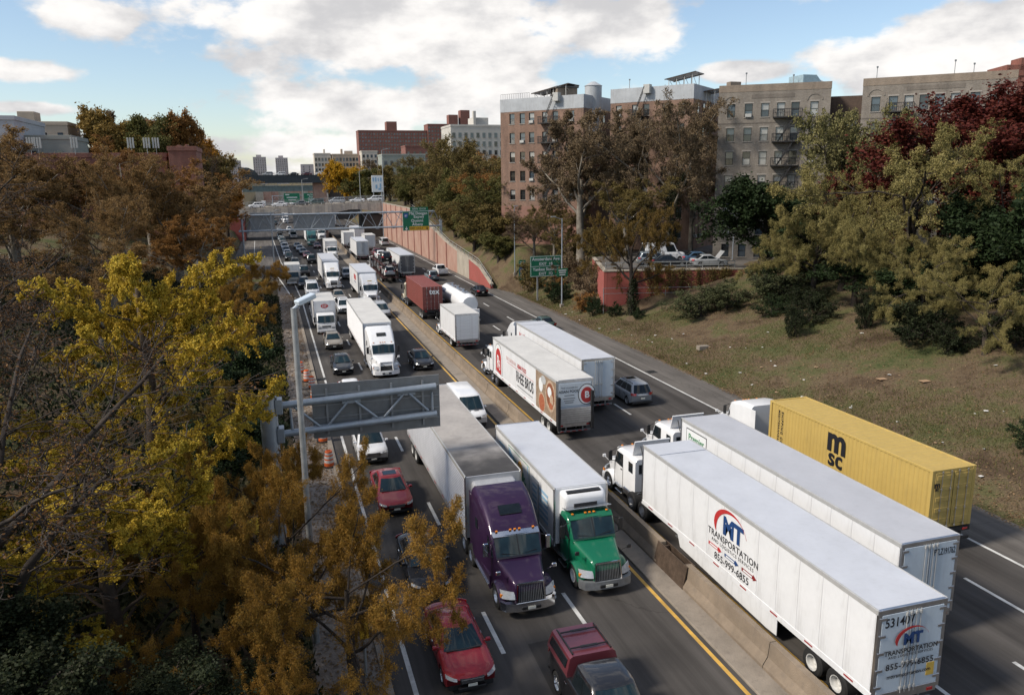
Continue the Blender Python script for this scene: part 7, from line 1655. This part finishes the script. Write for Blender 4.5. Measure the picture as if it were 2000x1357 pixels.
for (k, c, y, z, lab) in (('suv', 'black', 137.0, 3.12, 'black vehicle at the rear of the carrier top deck'), ('sedan', 'white', 143.0, 3.1, 'white sedan in the middle of the carrier top deck'), ('sedan', 'darkred', 148.2, 3.05, 'dark red sedan at the front of the carrier top deck'), ('suv', 'white', 134.0, 1.05, 'white car at the rear of the carrier lower deck'), ('sedan', 'silver', 141.0, 1.08, 'silver sedan inside the carrier lower deck')): put_car(k, c, 18.6, y, 0., lab, z=z)
def semi(label, x, y, away, L=16.15, key='white', style='sleeper', side=TRW, roof=TRROOF, door=TRW, tstyle='panel', detail=True, **k):
    t = truck('semi_truck', label, x, y, away); y1, bk = tractor(t, style, key, **k); recolour(t, key)
    tr = trailer(t, y1 - .65 if style != 'day' else -5.2, L, side=side, roof=roof, door=door, style=tstyle, detail=detail, roofseam=False)
    return t, tr
semi('white semi with grey doors and long trailer beside the car carrier', 22.4, 158.5, True, door=M('dark_grey_door', (.11, .11, .115), .5, var=.1))
t, tr = semi('white trailer with grey blue doors behind the car carrier', 18.6, 190.5, True, 13.7, style='day', door=DOORB, fairing=False)
box_truck('white box truck half hidden by the grey blue door trailer', 18.7, 214, True, 7.5, 4.0, detail=False)
box_truck('white box truck with pale blue rear door before the pink wall', 22.8, 203.5, True, 7.5, 3.9, door=DOORB, detail=False)
semi('long white trailer farthest out before the arch bridge', 22.8, 236, True, 14.5, style='day', fairing=False, detail=False)
put_car('cargovan', 'white', 28.2, 206, 'out', 'white van beside the pink retaining wall', name='van', cat='van')
put_car('pickup', 'white', 28.9, 137.6, 'out', 'white pickup in the right lane below the wall railing', name='pickup_truck', cat='pickup')
put_car('sedan', 'black', 29.2, 111.2, 'out', 'black sedan in the right lane beyond the tanker')
put_car('suv', 'steel', 25.9, 131, 'out', 'blue grey car mostly hidden by the red container')
put_car('sedan', 'green', 29.4, 82.5, 'out', 'dark green car mostly hidden by the MAG trailer')
put_car('suv', 'silver', 26.1, 52.3, 'out', 'silver station wagon right of the MAG trailer', name='station_wagon')

# --- inbound side (coming towards the camera)
put_car('sedan', 'red', 5.45, 23.1, 'in', 'shiny red sedan at the bottom of the picture, under orange leaves')
put_car('pickup_cap', 'black', 9.15, 17.75, 'in', 'black pickup with maroon camper cap at the bottom edge', name='pickup_truck', cat='pickup')
put_car('sedan', 'black', 5.4, 29.6, 'in', 'black sedan half hidden by orange leaves')
put_car('sedan_sr', 'red2', 5.25, 38.3, 'in', 'red sedan with dark sunroof behind the orange leaves')
put_car('suv', 'white', 5.05, 46.2, 'in', 'white sport utility car below the near cantilever sign', cat='suv')
put_car('sedan', 'white', 5.2, 59.5, 'in', 'white car hidden behind the near cantilever sign')
put_car('van', 'white', 12.6, 51.0, 'in', 'white passenger van beside the median barrier', name='van', cat='van')
put_car('coupe', 'black', 12.55, 69.0, 'in', 'black sedan with bright headlight strips near the median')
put_car('sedan', 'dark', 5.35, 69.6, 'in', 'dark grey sedan left of the white sleeper truck')
put_car('sedan', 'beige', 5.4, 80.8, 'in', 'beige sedan right before the white box truck')
put_car('minivan', 'silver', 12.75, 97.6, 'in', 'silver minivan peeking out behind the white ribbed trailer', name='minivan', cat='minivan')
put_car('suv', 'white', 8.5, 102.8, 'in', 'white sport utility car left of the ribbed trailer', cat='suv')
put_car('sedan', 'beige', 8.7, 113.3, 'in', 'olive grey sedan behind the white sport utility car')
put_car('sedan', 'silver', 5.0, 101.5, 'in', 'silver sedan half hidden behind the white box truck')
put_car('sedan', 'white', 5.2, 112.0, 'in', 'white car behind the flat lamp head')
put_car('van', 'white', 5.3, 119.0, 'in', 'white van with roof rack in the left lane', name='van', cat='van')
put_car('suv', 'dark', 4.5, 129, 'in', 'dark car behind the white roof rack van')
put_car('boxsuv', 'black', 5.3, 146.0, 'in', 'black sport utility car right of the small box truck', cat='suv')
put_car('boxsuv', 'silver', 12.3, 139.0, 'in', 'silver pickup like car between the two white box trailers')
G4 = 'queue of small cars far down the inbound lanes'
far_in = [('boxsuv', 'black', 7.7, 168, 'black jeep like car left of the white box trailer'), ('sedan', 'maroon', 7.4, 180, 'reddish brown sedan far down the queue'), ('sedan', 'grey', 6.9, 189, 'grey sedan behind the reddish brown one'), ('sedan', 'silver', 6.5, 198, 'silver sedan in the second far column'), ('sedan', 'beige', 6.2, 207, 'beige car in the second far column'), ('cargovan', 'white', 6.4, 243, 'white van just under the far gantry'),
          ('suv', 'gunmetal', 4.2, 162, 'dark grey car at the head of the left far column'), ('suv', 'dark', 3.4, 176, 'dark car second in the left far column'), ('sedan', 'white', 3.3, 186, 'white car third in the left far column'), ('sedan', 'gunmetal', 3.2, 195, 'grey car fourth in the left far column'), ('suv', 'white', 3.1, 204, 'white car fifth in the left far column'), ('sedan', 'beige', 3.0, 214, 'beige car sixth in the left far column'), ('suv', 'grey', 2.9, 224, 'grey car seventh in the left far column'), ('sedan', 'steel', 2.7, 234, 'blue grey car at the rear of the left far column'), ('sedan', 'gunmetal', 2.5, 150, 'dark car behind the small box truck'), ('sedan', 'darkred', 11.0, 205, 'red car behind the teal truck'), ('sedan', 'beige', 2.6, 246, 'pale car entering the shade of the arch bridge'), ('sedan', 'grey', 6.2, 256, 'grey car under the arch bridge'), ('suv', 'white', 6.0, 275, 'white car just beyond the arch bridge'), ('sedan', 'silver', 2.8, 270, 'silver car beyond the arch bridge at left')]
for (k, c, x, y, lab) in far_in: put_car(k, c, x, y, 'in', lab, G4)
# purple truck
def sooty():
    m = M('sooty_trailer_roof', (.42, .39, .36), .6, vscale=.55, col2=(.30, .28, .26), dirt=.6); nt = m.node_tree; b = nt.nodes['Principled BSDF']; l = b.inputs['Base Color'].links[0]; src = l.from_socket
    tc = nt.nodes.new('ShaderNodeTexCoord'); s = nt.nodes.new('ShaderNodeSeparateXYZ'); nt.links.new(tc.outputs['Object'], s.inputs[0])
    n = nt.nodes.new('ShaderNodeTexNoise'); n.inputs['Scale'].default_value = .9; n.inputs['Detail'].default_value = 5; nt.links.new(tc.outputs['Object'], n.inputs['Vector'])
    ad = nt.nodes.new('ShaderNodeMath'); ad.operation = 'MULTIPLY_ADD'; ad.inputs[1].default_value = 6.0; nt.links.new(n.outputs[0], ad.inputs[0]); nt.links.new(s.outputs[1], ad.inputs[2])
    r = nt.nodes.new('ShaderNodeMapRange'); r.interpolation_type = 'SMOOTHSTEP'; r.inputs[1].default_value = -8.5; r.inputs[2].default_value = -2.6; r.inputs[4].default_value = .93; nt.links.new(ad.outputs[0], r.inputs[0])
    mx = nt.nodes.new('ShaderNodeMix'); mx.data_type = 'RGBA'; mx.inputs[7].default_value = (.02, .018, .017, 1); nt.links.new(r.outputs[0], mx.inputs[0]); nt.links.new(src, mx.inputs[6]); nt.links.new(mx.outputs[2], b.inputs['Base Color'])
    return m
t = truck('semi_truck', 'purple sleeper semi with chrome bumper and ribbed aluminium trailer', 8.85, 27.0, False)
tractor(t, 'sleeper', 'purple', chromebump=True, grille='chrome'); recolour(t, 'purple')
MB().box(-.45, .45, -3.35, -2.85, 3.38, 3.66, .02).obj('roof_window', GLASS, t) if False else None
o = MB().box(-.48, .48, -.24, .24, -.02, .025, .012).obj('roof_window', GLASS, t); o.location = (0, -2.98, 3.435); o.rotation_euler = (math.radians(-33), 0, 0)
tr = trailer(t, -5.55, 16.15, side=TRRIB, roof=sooty(), door=TRRIB, style='rib')
reefer_unit(tr, -5.55, False, 2.7); MB().box(-.98, .98, -5.30, -5.02, 3.55, 3.75, .03).obj('cooler_grille', BLACK, tr)
letters('THERMO KING', .17, INK, tr, (0, -4.985, 3.42), '+y', bold=.02)
# green truck
t, tr = box_truck('green cab refrigerated box truck with white box lettered Group llc', 12.45, 27.6, False, 9.6, 3.72, key='teal', roof=TRROOF, door=TRW, rear='doors', bumper='grey')
reefer_unit(tr, -3.25, True, 2.45); MB().box(-.8, .8, -3.12, -2.86, 3.44, 3.6, .02).obj('fan_well', BLACK, tr); MB().box(-.55, .55, -2.72, -2.68, 2.95, 3.12, .01).obj('cooler_grille', BLACK, tr); letters('THERMO KING', .15, INK, tr, (0, -2.665, 2.74), '+y', bold=.02)
o = MB().box(-1.05, 1.05, -.28, .28, -.015, .015, .005).obj('roof_deflector', ALU, t); o.location = (0, -2.55, 3.0); o.rotation_euler = (.25, 0, 0)
X = 1.258
MB().box(0, .006, -1.75, 1.75, 2.05, 3.42).obj('logo_frame', GREENK, tr, loc=(X, -8.6, 0)); MB().box(0, .008, -1.72, 1.72, 2.08, 3.39).obj('logo_panel', M('logo_panel_white', (.62, .64, .64), .5, var=.04), tr, loc=(X + .001, -8.6, 0))
MB().prism([(1.5, 3.36), (1.68, 2.7), (1.68, 3.36)], 0, 0, .010).obj('logo', BLUEK, tr, loc=(X + .002, -8.6 - .1, 0)) ; MB().prism([(-1.66, 2.75), (-1.66, 3.36), (-.2, 2.75)], 0, 0, .010).obj('logo', BLUEK, tr, loc=(X + .001, -8.6, 0))
disc(tr, (X + .012, -8.3, 2.78), .42, .42, M('logo_orange', (.66, .33, .07), .5, var=.05), '+x'); letters('Group, llc.', .72, GREENK, tr, (X + .02, -8.6, 2.48), '+x', bold=.02, squeeze=.82); letters('Exp', .34, GREENK, tr, (X + .02, -9.2, 2.92), '+x', bold=.01)
for k in range(7): MB().prism([(-1.2 + k * .35, 2.28), (-1.0 + k * .35, 2.16), (-.95 + k * .35, 2.18), (-1.15 + k * .35, 2.30)], 0, 0, .012).obj('logo', GREENK, tr, loc=(X + .002, -8.5, 0))
for k in range(4): MB().box(0, .006, -.55 - .07 * k, .5, 2.98 - k * .30, 3.10 - k * .30).obj('text_line', BLUEK, tr, loc=(X, -11.55, 0))
d = MB().box(0, .03, -.5, .5, 1.12, 3.2, .008).obj('side_door', ALU, tr, loc=(X, -5.95, 0)); MB().box(.0, .012, -.44, .44, 1.2, 3.12).obj('door_leaf', TRW, tr, loc=(X + .024, -5.95, 0))
for k in range(6): MB().box(0, .008, -.62 + .05 * (k % 3), .62, 2.86 - k * .26, 3.0 - k * .26).obj('text_line', BLUEK, tr, loc=(X + .032 if False else X, -4.75, 0))
for k in range(5): MB().box(0, .006, -.30, .34, 2.76 - k * .26, 2.88 - k * .26).obj('text_line', BLUEK, tr, loc=(X + .038, -5.95, 0))
# white sleeper semi with ribbed trailer
t = truck('semi_truck', 'white sleeper semi with roof window and white ribbed trailer', 8.85, 67.3, False)
tractor(t, 'sleeper', 'white', grille='slash'); recolour(t, 'white')
o = MB().box(-.42, .42, -.22, .22, -.02, .025, .012).obj('roof_window', GLASS, t); o.location = (0, -2.98, 3.435); o.rotation_euler = (math.radians(-33), 0, 0)
tr = trailer(t, -5.5, 16.15, side=TRRIBW, roof=TRROOFW, door=TRRIBW, style='rib'); MB().box(-.95, .95, -5.5, -5.25, 3.15, 3.85, .03).obj('cooling_unit', BLACK, tr)
# ESF truck: cab over engine
def cabover(label, x, y, L, zt, key='white', oval=None, name='box_truck'):
    t = truck(name, label, x, y, False)
    st = [(0, .98, .45, 1.25, .1), (-.06, 1.0, .42, 1.40, .1), (-.42, 1.0, .42, 2.22, .14), (-.6, 1.0, .42, 2.32, .16), (-1.75, 1.0, .5, 2.32, .16)]
    MB().loft([rr_sec(yy, hw, z0, z1, r, 4) for yy, hw, z0, z1, r in st]).obj('cab', PAINT, t, 42)
    solid(patch((-.9, -.035, 1.44), (.9, -.035, 1.44), (-.88, -.385, 2.18), (.88, -.385, 2.18), (0, .05, 0), 6, 3), (0, -.03, 0)).obj('windshield', GLASS_T, t, True)
    MB().box(-.5, .5, -.05, .02, .85, 1.1, .015).obj('grille', STEELG, t); MB().box(-1.02, 1.02, -.12, .05, .38, .62, .03).obj('bumper', WHITEP, t)
    for s in (-1, 1):
        MB().box(s * .75 - .17, s * .75 + .17, -.06, .02, .74, .95, .02).obj('headlight', LAMP, t)
        MB().box(s * 1.0 - .012, s * 1.0 + .012, -1.35, -.45, 1.42, 2.05, .004).obj('side_window', GLASS, t)
        b = MB(); b.tube((s * 1.0, -.2, 2.1), (s * 1.28, -.1, 2.05), .02, n=5); b.tube((s * 1.0, -.2, 1.5), (s * 1.28, -.1, 1.6), .02, n=5); b.box(s * 1.28 - .1, s * 1.28 + .1, -.14, -.07, 1.5, 2.1, .02); b.obj('mirror', BLACK, t)
        wheel(t, s * .88, -.95, .40, .24, 'truck', RIMW)
    MB().box(-.4, .4, -L - 1.9, -.4, .5, .9).obj('chassis', FRAME, t)
    tr = trailer(t, -1.95, L, Wd=2.45, zb=.95, zt=zt, side=TRW, roof=TRROOFW, door=TRW, style='plain', rear='rollup', landing=False, wheels_y=[-1.95 - L + 1.9])
    recolour(t, key); return t, tr
t, tr = cabover('white cab over box truck with red oval ESF badge', 5.25, 89.5, 7.0, 3.65)
disc(tr, (0, -1.945, 3.02), .42, .24, REDK, '+y'); letters('ESF', .36, SWHITE, tr, (0, -1.93, 3.02), '+y', bold=.0)
cabover('small weathered box truck at the head of the gore', 3.0, 134.5, 4.8, 3.3, 'champagne')
# white day semis
t, tr = semi('white semi nearest the median with red logo on its trailer side', 12.75, 108.6, False, 12.5, grille='wide', tstyle='plain')
letters('Swanson', .95, REDK, tr, (1.307, -11.0, 2.9), '+x', bold=.02, squeeze=.75) if False else None
MB().box(0, .006, -1.3, 1.3, 2.6, 3.35).obj('logo', REDK, tr, loc=(1.302, -9.6, 0)); MB().box(0, .006, -1.2, 1.2, 2.2, 2.35).obj('logo', NAVY, tr, loc=(1.302, -9.6, 0))
MB().box(-.3, .3, -2.62, -2.55, 3.08, 3.2).obj('roof_badge', PLATEY, t)
t, tr = semi('white semi with tall plain trailer in the middle inbound lane', 9.0, 126.8, False, 14.6, grille='wide', tstyle='plain')
MB().box(-.3, .3, -2.62, -2.55, 3.08, 3.2).obj('roof_badge', PLATEY, t)
box_truck('white box truck with roof fairing behind the tall plain trailer', 12.4, 173.5, False, 8.5, 4.0, detail=False)
t, tr = semi('teal cab semi with white trailer far down the inbound lanes', 10.3, 214, False, 14, key='tealcab', style='sleeper', tstyle='plain', detail=False)
box_truck('white box truck with pinkish front near the arch bridge', 14.0, 234, False, 7, 3.9, detail=False)
# beyond the arch bridge
G5 = 'distant trucks beyond the bridges'
for i, (x, y, away, lab) in enumerate(((10.5, 300, False, 'white box truck just past the arch bridge on inbound side'), (6, 330, False, 'white box truck under the steel bridge'), (22, 310, True, 'white box truck outbound past the arch bridge'), (1, 372, False, 'white box truck at left beyond the steel bridge'), (12, 395, False, 'white box truck farther beyond the steel bridge'), (19, 420, True, 'white box truck near the far green signs'), (4, 470, False, 'white box truck beyond the pale green bridge at left'), (10, 500, False, 'white box truck beyond the pale green bridge in the middle'), (-3, 520, False, 'white box truck farthest left beyond the bridges'), (15, 560, False, 'farthest white box truck on the inbound side'))):
    box_truck(lab, x, y, away, 8, 4.0, detail=False)
for i, (k, c, x, y, hd, lab) in enumerate((('suv', 'black', 2, 320, 'in', 'black car beyond the arch bridge'), ('sedan', 'white', 5.5, 350, 'in', 'white car under the dark steel bridge'), ('sedan', 'grey', -2, 345, 'in', 'grey car far beyond at left'), ('suv', 'white', 20, 345, 'out', 'white car outbound under the steel bridge'), ('sedan', 'silver', 24, 380, 'out', 'silver car outbound far beyond'), ('sedan', 'dark', 8, 415, 'in', 'dark car at the far end of the road'))): put_car(k, c, x, y, hd, lab, G5)
# on the arch bridge deck
for i, (k, c, x, lab) in enumerate((('suv', 'white', -3.5, 'white car at the left end of the arch bridge'), ('sedan', 'white', 3.0, 'white sedan second from left on the arch bridge'), ('sedan', 'gunmetal', 9.0, 'dark sedan in the middle of the arch bridge'), ('minivan', 'green', 13.6, 'dark green car on the arch bridge'), ('minivan', 'silver', 19.6, 'silver minivan on the arch bridge'), ('sedan', 'white', 25.6, 'white sedan right of the silver minivan on the bridge'), ('minivan', 'white', 31.0, 'white car at the right end of the arch bridge'))):
    o = put_car(k, c, x, 245.2, -PI / 2 if i % 2 else PI / 2, lab, 'cars on the arch bridge', z=float(np.interp(x, [-8.5, 8, 20, 33], [8.75, 9.45, 10.0, 10.3])) + .05); o.rotation_euler = (0, 0, PI / 2)
for i, (k, c, x, lab) in enumerate((('suv', 'silver', 0.5, 'leftmost silver car on the steel bridge'), ('suv', 'white', 5.6, 'white car second from left on the steel bridge'), ('sedan', 'black', 10.8, 'black car in the middle of the steel bridge'), ('sedan', 'darkred', 16.2, 'dark red car on the steel bridge'), ('suv', 'white', 22.0, 'white car right of the dark red one on the steel bridge'), ('suv', 'silver', 27.5, 'rightmost silver car on the steel bridge'))):
    o = put_car(k, c, x, 353, PI / 2, lab, 'cars on the steel bridge', z=18.62)
# car park on the terrace
van_t = put_car('cargovan', 'white', 48.6, 92.6, -PI / 2 - .15, 'white high roofed van parked on the terrace', name='van', cat='van', z=5.99); van_t.scale = (1, 1, 1.28)
for o in [q for q in van_t.children if q.name.startswith(('side_window', 'rear_window'))][2:]:
    if o.name.startswith('side_window') and max(v.co.y for v in o.data.vertices) < 1.0: bpy.data.objects.remove(o)
sd = put_car('sedan', 'silver', 52.2, 87.4, -PI / 2 - .2, 'silver car with its hood up at the edge of the car park', z=5.99)
o = MB().box(-.72, .72, 0, 1.15, -.02, .02, .012).obj('open_hood', paint('silver'), sd); o.location = (0, 1.05, 1.0); o.rotation_euler = (math.radians(52), 0, 0)
put_car('sedan', 'dark', 47.4, 88.8, -PI / 2 - .2, 'dark car parked behind the silver one on the terrace', z=5.99)
put_car('sedan', 'blue', 53.0, 91.2, -PI / 2 - .2, 'dark blue car parked between van and silver car', z=5.99)
put_car('suv', 'steel', 46.6, 91.0, -PI / 2 - .2, 'blue grey car parked left of the white high van', z=5.99)
